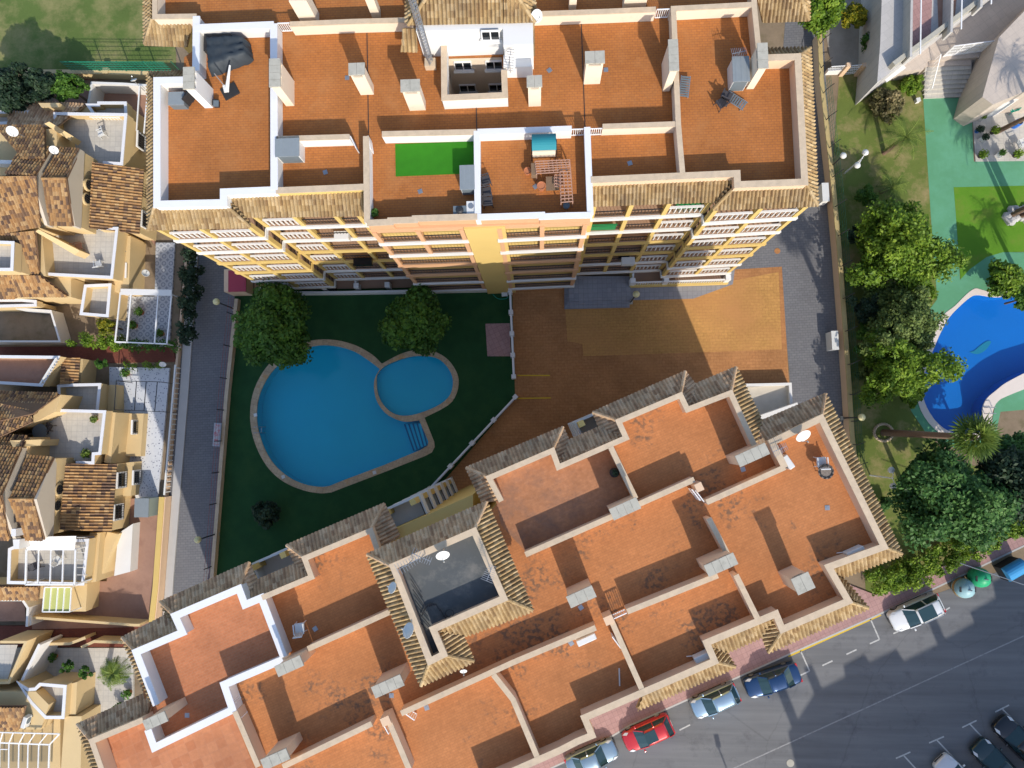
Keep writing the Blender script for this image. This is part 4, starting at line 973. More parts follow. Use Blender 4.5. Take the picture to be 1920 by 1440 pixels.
# ---------- house D : block 2 middle, terrace with round table
HD = thing('terraced_house', 'sand house with cream terrace, a round table and two oval windows, beside the driveway', 'house', tuple(P(150, 900, 0)))
terrace(HD, [(46, 786), (47, 768), (196, 772), (187, 850), (175, 851), (174, 868), (142, 867)], closed=False, fl=[(46, 800), (47, 768), (196, 772), (187, 850), (175, 851), (174, 868), (103, 862), (50, 850)])
mass(HD, [(196, 772), (206, 773), (196, 870), (184, 868)], 5.0, 4.2)
mass(HD, [(123, 869), (214, 870), (204, 996), (112, 993)], 4.3, 4.2)
roof(HD, [(((123, 869), 5.7), ((112, 993), 5.7), ((209, 998), 4.4), ((219, 870), 4.4))], name='lean_to_roof')
mass(HD, [(103, 860), (90, 1003), (20, 1003), (20, 860)], 6.6, 6.5)
mass(HD, [(50, 820), (40, 1003), (-60, 1003), (-60, 820)], 7.0, 6.6)
roof(HD, [(((18, 935), 8.5), ((62, 936), 8.5), ((101, 858), 6.9), ((52, 854), 6.9)), (((62, 936), 8.5), ((18, 935), 8.5), ((42, 1012), 7.2), ((83, 1013), 7.2))], hips=[(((18, 935), 8.5), ((62, 936), 8.5))])
gable(HD, (104, 860), (88, 1008), (63, 936), (6.85, 7.1), 8.42, 6.35)
roof(HD, [(((-60, 927), 9.4), ((2, 928), 9.4), ((40, 840), 7.4), ((-30, 834), 7.4)), (((2, 929), 9.4), ((-60, 927), 9.4), ((-60, 1010), 7.4), ((18, 1012), 7.4))])
roof(HD, [(((-60, 836), 7.4), ((42, 838), 7.4), ((52, 818), 6.8), ((-60, 810), 6.8))])
gable(HD, (41, 840), (20, 1010), (3, 928), (7.4, 7.3), 9.3, 6.0)
hexwall(HD, [(18, 826), (24, 838), (75, 836), (78, 824)], (7.6, 7.6, 6.4, 6.4), 4.3)
oval(HD, 110, 918, 5.9); oval(HD, 106, 948, 5.9)
for u, v in ((217, 800), (227, 900), (221, 960)): ewin(HD, u, v, 3.5, 1.2, 1.2)
ewin(HD, 253, 801, 2.4, 1.1, 1.0); ewin(HD, 255, 895, 2.4, 1.1, 1.0)
mass(HD, [(214, 775), (262, 775), (256, 856), (206, 856)], 2.8, 2.2)
mass(HD, [(210, 870), (250, 866), (244, 930), (205, 932)], 2.8, 2.7)
# ---------- house E : block 2 south, white glazed pergola
HE = thing('terraced_house', 'sand house with white glazed pergola over its terrace, beside the brown patio', 'house', tuple(P(120, 1060, 0)))
terrace(HE, [(50, 1016), (164, 1013), (155, 1095), (16, 1092), (18, 1030)], fl=[(46, 1010), (164, 1008), (155, 1095), (16, 1092), (18, 1010)])
rb = MB(); rail(rb, P(168, 1020, 4.2), P(160, 1080, 4.2), 3.3, .9, 'bal', gap=.27); rb.build('balustrade', T['white'], HE)
rb = MB(); rail(rb, P(90, 1092, 5.0), P(150, 1094, 5.0), 4.3, .7, 'bal', gap=.27); rb.build('balustrade', T['white'], HE)
mass(HE, [(184, 1000), (176, 1092), (155, 1095), (164, 1000)], 4.2, 3.9)
mass(HE, [(210, 1004), (176, 1090), (160, 1090), (190, 1000)], 4.0, 3.2)
ewin(HE, 191, 1063, 2.9, 1.2, 1.3)
roof(HE, [(((-60, 1098), 4.8), ((72, 1100), 4.8), ((72, 1124), 4.1), ((-60, 1124), 4.1))])
mass(HE, [(-60, 1096), (76, 1098), (76, 1124), (-60, 1124)], 4.3, 4.0)
mass(HE, [(22, 1012), (35, 1012), (34, 1030), (24, 1030)], 8.0, 7.9, 6, 'white', name='chimney'); mass(HE, [(28, 992), (19, 992), (19, 1006), (28, 1006)], 8.4, 8.3, 6, 'white', name='chimney')
mass(HE, [(76, 1098), (155, 1098), (152, 1150), (76, 1150)], 3.8, 3.2)
pg = MB()
R_ = [(50, 1030), (142, 1030), (140, 1096), (48, 1096)]
q = PL(R_, 6.4)
for a, b in ((0, 1), (1, 2), (2, 3), (3, 0)): pg.bar(q[a], q[b], .12, .12)
for t in (.25, .5, .75): pg.bar(q[0].lerp(q[1], t), q[3].lerp(q[2], t), .08, .1)
for k in range(4): pg.bar(q[k], Vector((q[k].x, q[k].y, 4.3)), .1, .1)
q2 = PL([(148, 1005), (142, 1030), (140, 1096), (152, 1096), (163, 1005)], 6.0)
pgo = pg.build('pergola_frame', T['steelw'], HE)
MB().add([P(50, 1007, 7.0), P(143, 1005, 7.0), P(140, 1030, 6.5), P(50, 1030, 6.5), P(50, 1007, 6.95), P(143, 1005, 6.95), P(140, 1030, 6.45), P(50, 1030, 6.45)], [(0, 1, 2, 3), (7, 6, 5, 4), (0, 4, 5, 1), (1, 5, 6, 2), (2, 6, 7, 3), (3, 7, 4, 0)]).build('pergola_roof', T['white'], HE)
sg = MB()
for k in range(7):
    a = P(163, 1008 + k * 14, 4.9); b = P(145, 1008 + k * 14, 6.1); sg.bar(a, b, .06, .06)
sg.bar(P(163, 1008, 4.9), P(157, 1094, 4.9), .08, .08); sg.build('side_frame', T['steelw'], HE)
aw = thing('awning', 'lime green striped awning with white bars beside the glazed pergola', 'awning', tuple(P(108, 1125, 3)))
awq = PL([(84, 1101), (134, 1101), (131, 1147), (80, 1147)], 4.6); awm = MB().prism([(p.x, p.y) for p in awq], 4.5, 4.54).build('cloth', plain('lime_cloth', (.45, .47, .16), .8, .08, 1.5), aw)
fm = MB()
for a, b in ((0, 1), (1, 2), (2, 3), (3, 0)): fm.bar(awq[a], awq[b], .08, .1)
for t in (.25, .5, .75): fm.bar(awq[0].lerp(awq[1], t), awq[3].lerp(awq[2], t), .06, .12)
for k in range(4): fm.bar(awq[k], Vector((awq[k].x, awq[k].y, 3.2 if k < 4 else 0)), .07, .07)
fm.build('frame', T['steelw'], aw)
MB().wall(gpoly([(60, 1158), (250, 1172), (262, 1172)], 3.0), GZ, 3.0, .2).build('garden_wall', T['sand'], HE)
MB().wall(gpoly([(52, 1133), (57, 1172)], 3.2), GZ, 3.2, .2).build('garden_wall', T['white'], HE)
MB().wall(gpoly([(-40, 1125), (42, 1125), (52, 1140), (50, 1175)], 3.4), GZ, 3.4, .2).build('garden_wall', T['white'], HE)
flat('patio', [(-60, 1128), (46, 1128), (48, 1165), (-60, 1165)], GZ + .2, T['brownpatio'])
# back doors / annex of white metal
anx = MB().prism(gpoly([(222, 1000), (249, 982), (244, 1072), (214, 1080)], 2.6), GZ, 2.6).build('annex', T['white'], HE)
# ---------- house F : block 3
HF = thing('terraced_house', 'sand house in the lower left corner with a glass conservatory roof and dark brown tiles', 'house', tuple(P(60, 1380, 0)))
mass(HF, [(-60, 1300), (60, 1300), (85, 1325), (70, 1372), (-60, 1372)], 5.0, 4.6)
roof(HF, [(((-60, 1325), 6.0), ((48, 1325), 5.8), ((36, 1368), 4.9), ((-60, 1368), 4.9))], mat='tileH')
terrace(HF, [(36, 1282), (52, 1293), (66, 1292), (75, 1283), (122, 1287), (118, 1345), (86, 1345), (60, 1318)], 4.6, 3.7)
mass(HF, [(122, 1287), (137, 1283), (134, 1345), (118, 1345)], 4.4, 3.9)
mass(HF, [(118, 1345), (150, 1345), (148, 1460), (110, 1460)], 4.2, 4.0)
mass(HF, [(36, 1345), (110, 1347), (110, 1460), (-60, 1460), (-60, 1372)], 3.4, 3.2)
MB().wall(gpoly([(74, 1208), (40, 1278)], 4.2), GZ, 4.2, .22).build('garden_wall', T['white'], HF)
MB().wall(gpoly([(0, 1204), (48, 1204), (16, 1280), (-60, 1282)], 4.6), GZ, 4.6, .2).build('garden_wall', T['sand'], HF)
MB().add([P(-60, 1209, 4.0), P(33, 1209, 4.0), P(14, 1277, 4.0), P(-60, 1277, 4.0)], [(0, 1, 2, 3)]).build('terrace', T['whitetile'], HF)
for a in ([(74, 1208), (130, 1207), (160, 1196)], [(152, 1214), (176, 1203), (238, 1205)]): MB().wall(gpoly(a, 2.9), GZ, 2.9, .22).build('garden_wall', T['sand'], HF)
cq = PL([(-40, 1391), (93, 1396), (90, 1480), (-40, 1480)], 4.4); c2 = PL([(-40, 1372), (112, 1376)], 4.9)
cf = MB()
cf.bar(cq[0], cq[1], .1, .1); cf.bar(cq[1], cq[2], .1, .1)
for t in (.3, .43, .57, .7, .85): cf.bar(cq[0].lerp(cq[1], t), cq[3].lerp(cq[2], t), .07, .09); cf.bar(cq[0].lerp(cq[1], t), c2[0].lerp(c2[1], t), .06, .07)
cf.bar(cq[1], c2[1], .08, .08); cf.bar(P(-40, 1404, 4.4), P(14, 1405, 4.4), .06, .08); cf.bar(c2[0], c2[1], .08, .08)
cfo = cf.build('conservatory_frame', T['steelw'], HF)
gm, gn, gll, gb = newmat('clear_glass'); gb.inputs['Base Color'].default_value = (.02, .04, .05, 1); gb.inputs['Roughness'].default_value = .05; gb.inputs['Alpha'].default_value = .35; T['clear'] = gm
MB().add([cq[0] + Vector((0, 0, -.03)), cq[1] + Vector((0, 0, -.03)), cq[2] + Vector((0, 0, -.03)), cq[3] + Vector((0, 0, -.03))], [(0, 1, 2, 3)]).build('glass_roof', T['clear'], HF)
ewin(HF, 148, 1393, 3.2, 1.5, 1.0); 
# ---------- house G : top left neighbour (block 1, behind), house H far left
HG = thing('terraced_house', 'sand house with reddish tile roof and small walled terraces beside the dark garden trees', 'house', tuple(P(100, 200, 0)))
roof(HG, [(((15, 240), 5.6), ((105, 238), 5.6), ((160, 196), 4.4), ((18, 188), 4.4))], mat='tileN')
mass(HG, [(18, 190), (165, 196), (176, 214), (105, 240), (15, 240)], 4.6, 4.2)
terrace(HG, [(165, 197), (185, 197), (185, 193), (235, 193), (236, 215), (176, 214)], 4.5, 3.7)
MB().wall(gpoly([(165, 196), (172, 155), (230, 157), (275, 160)], 3.2), GZ, 3.2, .2).build('garden_wall', T['white'], HG)
mass(HG, [(70, 192), (110, 192), (108, 200), (76, 200)], 5.6, 5.5, 4, name='dormer')
terrace(HG, [(-60, 210), (52, 210), (52, 228), (-60, 234)], 5.0, 4.2)
pgx = MB()
for u0, v0, u1, v1 in ((262, 160, 256, 245), (278, 160, 270, 250)): pgx.bar(P(u0, v0, 3.8), P(u1, v1, 3.8), .09, .1)
pgx.build('pergola_frame', T['steelw'], HG)
HH = thing('terraced_house', 'sand house at the left picture edge with a white walled sunken terrace among tiled roofs', 'house', tuple(P(10, 340, 0)))
mass(HH, [(-60, 300), (40, 302), (28, 328), (62, 332), (30, 360), (-60, 365)], 7.5, 7.2)
MB().wall(gpoly([(-60, 302), (34, 304)], 8.0), 6.8, 8.0, .3).build('parapet', T['white'], HH)
terrace(HH, [(-60, 452), (24, 455), (22, 505), (-60, 505)], 7.8, 7.0)
mass(HH, [(-60, 360), (12, 362), (14, 375), (-60, 378)], 8.6, 8.5, 6, 'sand', name='chimney')

for o in set(bpy.data.objects) - before:
    if o.parent is None: o.location.z -= DZ
P = P_true; GZ = .3
# garden boundary: pavement strip, wall
flat('side_pavement', [(355, 445), (373, 445), (354, 720), (325, 1080), (318, 1200), (302, 1200), (311, 1080), (338, 720)], .14, T['kerb'], th=.14)
GWt = thing('garden_wall', 'low rendered wall between the house gardens and the side pavement', 'wall', tuple(P(330, 700, 0)))
MB().wall(gpoly([(350, 470), (333, 660), (330, 690), (309, 930)], .5), 0, .5, .2).build('wall', T['peach'], GWt)
MB().wall(gpoly([(306, 932), (294, 1100), (284, 1190)], 1.1), 0, 1.03, .34).build('wall', T['peach'], GWt); MB().wall(gpoly([(303, 932), (291, 1100), (281, 1190)], 1.1), 1.03, 1.1, .45).build('coping', T['yellow'], GWt)
bl = MB(); rail(bl, P(329, 684, 1.4), P(308, 928, 1.4), .5, .95, 'bal', gap=.42); bl.build('balustrade', T['white'], GWt)
# ================================================================ WALLS AND FENCES
def posts(mb, pts, z0, z1, step, r=.03, lean=0):
    for a, b in zip(pts[:-1], pts[1:]):
        n = max(1, int((b - a).length / step))
        for i in range(n + 1):
            p = a.lerp(b, i / n); mb.tube((p.x, p.y, z0), (p.x, p.y, z1), r, n=5)
LW = thing('boundary_wall', 'cream wall with black fence posts between the grey driveway and the pool lawn', 'wall', tuple(P(415, 800, 0)))
lp = [(443, 560), (424, 740), (396, 1092), (392, 1110)]
MB().wall(gpoly(lp, .7), 0, .62, .22).build('wall', T['peach'], LW); MB().wall(gpoly(lp, .7), .62, .7, .3).build('coping', T['stone'], LW)
pts = [P(u, v, .7) for u, v in lp]
for a, b, n in ((pts[0], pts[1], 3), (pts[1], pts[2], 6)):
    for i in range(n): p = a.lerp(b, (i + .5) / n); MB().tube((p.x - .1, p.y, .7), (p.x - .1, p.y, 2.0), .04, n=6).build('fence_post', T['iron'], LW)
ms = MB(); wm_pts = [(p.x - .1, p.y) for p in pts]
for z in (1.0, 1.4, 1.9):
    for a, b in zip(wm_pts[:-1], wm_pts[1:]): ms.bar((*a, z), (*b, z), .015, .015)
ms.build('fence_wire', plain('red_wire', (.35, .05, .04), .6), LW)
cab = thing('meter_hut', 'low hut with a crimson roof at the corner of the driveway and the apartment block', 'hut', tuple(P(445, 540, 0)))
MB().box(tuple(P(448, 530, 1)), (1.7, 1.9, 2.0), A1).build('wall', T['peach'], cab); MB().box(tuple(P(445, 527, 2.05)), (1.5, 1.8, .12), A1).build('roof', plain('crimson_roof', (.35, .05, .08), .8, .08), cab)
CWt = thing('courtyard_wall', 'white low wall with posts and rails between the pool lawn and the orange courtyard', 'wall', tuple(P(962, 700, 0)))
seg = [[(956, 545), (963, 706)], [(966, 744), (803, 918)]]
for sg_ in seg:
    MB().wall(gpoly(sg_, 1.0), 0, .5, .18).build('wall', T['white'], CWt)
    A, B = P(*sg_[0], 1.0), P(*sg_[1], 1.0); A.z = B.z = 0
    r = MB(); up = Vector((0, 0, 1)); r.bar(A + up * .98, B + up * .98, .1, .06); r.build('top_rail', T['steelw'], CWt)
    n = 5
    for i in range(n):
        p = A.lerp(B, i / (n - 1)); MB().box((p.x, p.y, .55), (.36, .36, 1.1), math.atan2((B - A).y, (B - A).x)).build('wall_pier', T['white'], CWt)
    g = MB(); k = int((B - A).length / .25)
    for i in range(k): p = A.lerp(B, (i + .5) / k); g.bar(p + up * .5, p + up * .96, .03, .03)
    g.build('railing', T['iron'], CWt)
flat('shower_pad', [(910, 607), (956, 606), (958, 668), (914, 668)], .045, T['pink'])
RW = thing('boundary_wall', 'long cream wall with yellow top and outward-leaning posts between the service road and the garden', 'wall', tuple(P(1575, 500, 0)))
rp = [(1537, 60), (1541, 150), (1552, 250), (1564, 360), (1574, 470), (1583, 590), (1592, 715), (1598, 815), (1606, 890)]
MB().wall(gpoly(rp, 1.3), 0, 1.22, .24).build('wall', T['peach'], RW); MB().wall(gpoly(rp, 1.3), 1.22, 1.3, .36).build('coping', T['yellowcap'] if 'yellowcap' in T else T['yellow'], RW)
pts = [P(u, v, 1.3) for u, v in rp]; tot = 0
for a, b in zip(pts[:-1], pts[1:]):
    for i in range(2):
        p = a.lerp(b, i / 2 + .25)
        m_ = MB(); m_.tube((p.x, p.y, 1.3), (p.x, p.y, 2.1), .035, n=6); m_.tube((p.x, p.y, 2.1), (p.x + .45, p.y + .25, 2.5), .03, n=6); m_.build('fence_post', T['iron'], RW)
gm_ = MB()
T['mesh_green'] = plain('green_fence_mesh', (.03, .12, .07), .7)
for z in (.1, .5, .9, 1.3, 1.7, 2.0):
    for a, b in zip(pts[1:-1], pts[2:]): gm_.bar((a.x + .45, a.y, z), (b.x + .45, b.y, z), .02, .02)
for a, b in zip(pts[1:-1], pts[2:]):
    n = int((b - a).length / .35)
    for i in range(n): p = a.lerp(b, i / n); gm_.bar((p.x + .45, p.y, 0), (p.x + .45, p.y, 2.0), .012, .012)
GFn = gm_.build('garden_fence', T['mesh_green']); tag(GFn, 'dark green wire mesh fence along the garden side of the cream wall', 'fence')
for i, (u, v) in enumerate(((1548, 360), (1566, 638))):
    o = thing('meter_cabinet', ['white utility cabinet on the service road beside the tiled building corner', 'white utility cabinet on the service road beside the orange courtyard'][i], 'cabinet', tuple(P(u, v, 0)), 'utility cabinets along the wall')
    q = P(u, v, 1.25); MB().box((q.x, q.y, .6), (.5, 1.5, 1.2), .03).build('body', T['white'], o); MB().box((q.x, q.y, 1.23), (.56, 1.56, .06), .03).build('lid', T['plw'], o)
NWl = thing('boundary_wall', 'cream brick-topped wall between the open lawn and the houses', 'wall', tuple(P(100, 135, 0)))
MB().wall(gpoly([(-60, 133), (130, 134), (350, 138)], 1.0), 0, 1.0, .35).build('wall', T['sand'], NWl)
for u in (55, 197): q = P(u, 132, 1.1); MB().box((q.x, q.y, .55), (.5, .5, 1.1)).build('wall_pier', T['sand'], NWl)
gf = thing('garden_fence', 'bright green metal fence by the open lawn at the block corner', 'fence', tuple(P(230, 125, 0)))
for i in range(4): q = P(188 + i * 50, 133, 1); MB().tube((q.x, q.y, .0), (q.x, q.y, 2.6), .05, n=6).build('fence_post', T['mesh_green2'] if 'mesh_green2' in T else T['mesh_green'], gf)
m_ = MB()
T['mesh_green2'] = plain('bright_green_mesh', (.02, .27, .16), .6)
A, B = P(135, 133, 1), P(325, 134, 1)
for z in (1.2, 1.5, 1.8, 2.1, 2.4, 2.6): m_.bar((A.x, A.y, z), (B.x, B.y, z), .03, .03)
n = int((B - A).length / .3)
for i in range(n): p = A.lerp(B, i / n); m_.bar((p.x, p.y, 1.0), (p.x, p.y, 2.6), .015, .015)
m_.build('mesh_panel', T['mesh_green2'], gf)
PB = thing('planter_bed', 'white walled gravel bed with a few dry plants beside the service road', 'planter', tuple(P(1440, 745, 0)))
MB().wall(gpoly([(1395, 722), (1482, 720), (1484, 765)], .9), 0, .9, .22).build('wall', T['white'], PB)
MB().add([P(1398, 726, .5), P(1478, 722, .5), P(1482, 770, .5), P(1402, 780, .5)], [(0, 1, 2, 3)]).build('gravel', plain('white_gravel', (.55, .50, .42), .95, .15, 2, fine=20), PB)
MB().wall(gpoly([(1425, 785), (1497, 760)], 1.5), 0, 1.5, .5).build('balcony_wall', T['white'], PB)

# ================================================================ VEGETATION
T['leaf1'] = leafmat('leaf_deep_green', (.02, .055, .008), (.055, .135, .018), (.12, .24, .03))
T['leaf2'] = leafmat('leaf_yellow_green', (.03, .07, .006), (.11, .20, .014), (.26, .36, .035))
T['leaf3'] = leafmat('leaf_blue_green', (.012, .04, .010), (.045, .125, .028), (.13, .25, .06))
T['leaf4'] = leafmat('leaf_olive_feathery', (.03, .055, .012), (.10, .15, .035), (.22, .28, .08))
T['leafy'] = leafmat('leaf_golden', (.04, .06, .005), (.15, .17, .01), (.50, .38, .02))
T['leafd'] = leafmat('leaf_very_dark', (.006, .014, .008), (.02, .045, .022), (.06, .10, .05))
T['leafb'] = leafmat('leaf_dry', (.05, .05, .02), (.14, .13, .05), (.30, .24, .12))
T['palm'] = leafmat('palm_green', (.03, .06, .01), (.09, .15, .02), (.24, .30, .06), .45)
T['bark'] = plain('bark', (.16, .12, .09), .95, .3, 4)
T['palmbark'] = plain('palm_trunk_bark', (.20, .13, .09), .95, .35, 6)
def leaves(centers, radii, counts, size, tone, flat_=.5):
    "many small leaf quads scattered through clumps; returns arrays"
    C_ = np.repeat(np.asarray(centers, float), counts, axis=0); Rr = np.repeat(np.asarray(radii, float), counts)
    N = len(C_); d = rng.normal(size=(N, 3)); d /= np.linalg.norm(d, axis=1)[:, None]
    rad = Rr * rng.random(N) ** .45; pos_ = C_ + d * rad[:, None] * np.array([1, 1, .8])
    up = rng.normal(size=(N, 3)); up[:, 2] = np.abs(up[:, 2]) + flat_; up += d * .8; up /= np.linalg.norm(up, axis=1)[:, None]
    a = np.cross(up, rng.normal(size=(N, 3))); a /= np.linalg.norm(a, axis=1)[:, None]; b = np.cross(up, a)
    s = size * (.6 + .8 * rng.random(N))[:, None]; a *= s; b *= s * .55
    V = np.empty((N, 4, 3)); V[:, 0] = pos_ - a; V[:, 1] = pos_ - b; V[:, 2] = pos_ + a; V[:, 3] = pos_ + b
    t = np.repeat(np.asarray(tone, float), counts) + rng.normal(size=N) * .16
    col = np.stack([np.clip(t, 0, 1)] * 3, 1)
    return V.reshape(-1, 3), np.arange(N * 4).reshape(-1, 4), col
def tree(name, label, cat, px, zc, R, H=None, mat='leaf1', n=90, per=130, size=.16, squash=.75, lump=.3, trunk=True, group=None, gaps=.0, cr=.3, zb=0.0):
    "crown centre seen at px when at height zc"
    c = P(px[0], px[1], zc); c_ = np.array(c); base = Vector((c.x, c.y, zb))
    root = thing(name, label, cat, tuple(base), group)
    cs = []; rs = []; tn = []
    ph = rng.random(6) * 6.28
    for i in range(n):
        th = rng.random() * 2 * math.pi; z = 1 - 1.75 * rng.random() ** 1.1; z = max(-.75, z)
        rr = math.sqrt(max(0, 1 - z * z)); lob = 1 + lump * (.5 * math.sin(3 * th + ph[0]) + .35 * math.sin(5 * th + ph[1] + 2 * z) + .3 * math.sin(2 * th + ph[2]))
        k = (.62 + .3 * rng.random()) * lob
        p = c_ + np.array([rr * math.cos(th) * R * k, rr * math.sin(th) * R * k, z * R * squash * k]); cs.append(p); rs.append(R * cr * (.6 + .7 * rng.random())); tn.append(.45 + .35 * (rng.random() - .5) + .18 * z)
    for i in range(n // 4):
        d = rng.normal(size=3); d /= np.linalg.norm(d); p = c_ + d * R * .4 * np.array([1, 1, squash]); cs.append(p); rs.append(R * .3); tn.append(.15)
    cnt = np.full(len(cs), per)
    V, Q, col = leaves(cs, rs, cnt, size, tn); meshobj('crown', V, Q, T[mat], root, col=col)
    if trunk:
        t = MB(); t.tube(base, (c.x, c.y, zc - R * squash * .35), .16 * R / 3 + .05, .09 * R / 3 + .03, 8); t.build('trunk', T['bark'], root)
        for i in range(5):
            a = i * 1.26 + rng.random(); e = Vector((c.x + math.cos(a) * R * .55, c.y + math.sin(a) * R * .55, zc + R * .1)); b0 = Vector((c.x, c.y, zc - R * squash * .45))
            MB().tube(b0, e, .08 * R / 3 + .02, .02, 6).build('limb', T['bark'], root)
    return root
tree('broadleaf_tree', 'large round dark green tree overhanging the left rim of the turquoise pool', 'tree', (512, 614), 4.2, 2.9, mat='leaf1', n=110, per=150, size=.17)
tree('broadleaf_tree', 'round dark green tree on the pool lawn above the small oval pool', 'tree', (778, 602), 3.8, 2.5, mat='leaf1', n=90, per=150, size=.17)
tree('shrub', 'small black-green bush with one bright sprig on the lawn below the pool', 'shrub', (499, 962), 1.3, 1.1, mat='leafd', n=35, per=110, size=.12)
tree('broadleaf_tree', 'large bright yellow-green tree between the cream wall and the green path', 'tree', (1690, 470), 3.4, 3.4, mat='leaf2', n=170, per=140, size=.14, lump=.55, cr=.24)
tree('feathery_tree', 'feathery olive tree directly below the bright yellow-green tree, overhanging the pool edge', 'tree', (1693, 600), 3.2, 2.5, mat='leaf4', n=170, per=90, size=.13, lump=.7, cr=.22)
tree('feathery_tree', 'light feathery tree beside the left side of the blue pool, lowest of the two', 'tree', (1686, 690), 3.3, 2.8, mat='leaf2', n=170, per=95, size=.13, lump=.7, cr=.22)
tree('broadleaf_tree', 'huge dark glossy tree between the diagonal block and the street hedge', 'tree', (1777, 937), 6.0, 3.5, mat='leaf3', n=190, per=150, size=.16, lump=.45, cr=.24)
tree('pine_tree', 'dark blue-green pine at the right picture edge beside the huge dark tree', 'tree', (1905, 905), 5.5, 2.6, mat='leafd', n=90, per=120, size=.16)
tree('pine_tree', 'dark bluish tree at the right picture edge above the street hedge corner', 'tree', (1890, 845), 4.0, 1.6, mat='leaf3', n=50, per=90, size=.14)
tree('broadleaf_tree', 'green tree at the top edge beside the tiled roof corner', 'tree', (1540, 8), 3.5, 1.9, mat='leaf2', n=70, per=130, size=.14)
tree('shrub', 'orange-fruited golden shrub in the gravel yard at the top', 'shrub', (1603, 30), 1.6, 1.05, mat='leafy', n=45, per=110, size=.10)
tree('shrub', 'round dark green shrub in the gravel yard beside the grey building', 'shrub', (1650, 80), 1.6, 1.2, mat='leaf1', n=45, per=120, size=.10)
tree('shrub', 'bright lime bush at the foot of the pale steps', 'shrub', (1709, 160), .8, .85, mat='leaf2', n=35, per=110, size=.09)
tree('shrub', 'dry brownish bush on the garden lawn above the young palm', 'shrub', (1664, 196), 1.0, 1.35, mat='leafb', n=50, per=70, size=.12, cr=.3)
tree('shrub', 'small spiky plant on the dark ground beside the tiled block', 'shrub', (1655, 945), .7, .6, mat='leaf3', n=16, per=60, size=.10)
tree('shrub', 'leafy shrub with thin stems on the planted island of the blue pool', 'shrub', (1885, 525), 2.2, 1.5, mat='leaf2', n=45, per=90, size=.15)
tree('shrub', 'green bush on the island of the blue pool at the right picture edge', 'shrub', (1918, 560), 2.2, .9, mat='leaf1', n=25, per=90, size=.13)
tree('shrub', 'low leafy shrub at the left foot of the bright yellow-green tree', 'shrub', (1650, 605), .9, 1.0, mat='leaf4', n=30, per=90, size=.10)
for i, (u, v, R_, m_) in enumerate(((1618, 520, 1.0, 'leaf1'), (1622, 580, 1.2, 'leafd'), (1630, 640, 1.2, 'leaf1'), (1648, 560, 1.2, 'leaf4'), (1640, 700, 1.1, 'leaf4'), (1720, 640, 1.3, 'leaf4'), (1725, 545, 1.2, 'leaf2'), (1612, 440, .8, 'leafd'), (1625, 365, .8, 'leaf1'), (1710, 740, .9, 'leaf2'))):
    tree('shrub', ['dark undergrowth bush left of the bright tree', 'near-black bush behind the mesh fence level with the pool top', 'dark bush between the mesh fence and the feathery trees', 'olive bush under the bright tree', 'olive bush at the lower left of the light feathery tree', 'loose olive bush leaning towards the blue pool', 'bright bush joining the tall trees by the green path', 'black-green bush at the mesh fence above the bright tree', 'low dark bush below the twin-globe lamp', 'bright bush hanging over the pool edge path'][i], 'shrub', (u, v), 1.2 if R_ < 1.15 else 1.8, R_, mat=m_, n=30, per=90, size=.13, lump=.5, trunk=False)
def hedge(name, label, px, z, wd, mat, per=60, size=.12, zb=0.0, cat='hedge', hh=None):
    pts = [P(u, v, z) for u, v in px]; cs = []; rs = []; tn = []
    for a, b in zip(pts[:-1], pts[1:]):
        L = (b - a).length; n = max(2, int(L * 9 * wd)); d = (b - a).normalized(); s = Vector((-d.y, d.x, 0))
        for i in range(n):
            p = a + d * (L * rng.random()) + s * ((rng.random() - .5) * wd * 1.1); p.z = zb + (z - zb) * (.3 + .7 * rng.random()); cs.append(tuple(p)); rs.append(.28 + .2 * rng.random()); tn.append(.3 + .45 * rng.random())
    V, Q, col = leaves(cs, rs, np.full(len(cs), per), size, tn)
    o = meshobj(name, V, Q, T[mat], None, tuple(Vector((pts[0].x, pts[0].y, zb))), col=col); return tag(o, label, cat)
hedge('hedge', 'thick bright green clipped hedge along the pink street pavement', [(1640, 1098), (1730, 1072), (1850, 1014), (1990, 950)], 1.9, 1.7, 'leaf2', per=70, size=.11)
hedge('hedge', 'tall dark hedge between the ring-patterned patio and the side pavement', [(346, 462), (338, 640)], 3.0, 1.0, 'leafd', per=70, zb=GZ)
hedge('hedge', 'bright green trimmed hedge beside the red garden path', [(124, 634), (208, 640)], 2.5, .8, 'leaf2', per=80, zb=GZ, size=.10)
hedge('hedge', 'dark low planting along the lower edge of the ring-patterned patio', [(215, 645), (335, 648)], 2.0, .5, 'leaf1', per=60, zb=GZ, size=.10)
hedge('hedge', 'bright grass strip at the top of the speckled patio', [(235, 685), (300, 686)], 1.8, .35, 'leaf2', per=50, zb=GZ, size=.08)
tree('shrub', 'yellow-green shrub beside the pergola patio', 'shrub', (198, 610), 2.6, .75, mat='leafy', n=25, per=80, size=.09, zb=GZ)
tree('broadleaf_tree', 'black-green garden tree at the left edge by the lawn wall', 'tree', (22, 168), 4.0, 1.9, mat='leafd', n=60, per=120, zb=GZ)
tree('broadleaf_tree', 'dark garden tree next to the bright one by the lawn wall', 'tree', (72, 160), 3.6, 1.4, mat='leafd', n=50, per=110, zb=GZ)
tree('broadleaf_tree', 'green garden tree with a bright top beside the red path', 'tree', (128, 163), 3.0, 1.25, mat='leaf1', n=50, per=110, size=.12, zb=GZ)
for px, lb in (((125, 1250), 'small potted shrub on the wall by the dark doorway'), ((160, 1262), 'small leafy shrub between the garden walls and the palm'), ((190, 682), 'dark conifer in the little garden beside the blue railings')):
    tree('shrub', lb, 'shrub', px, 2.6, .5, mat='leaf1', n=14, per=70, size=.09, zb=GZ, trunk=False)
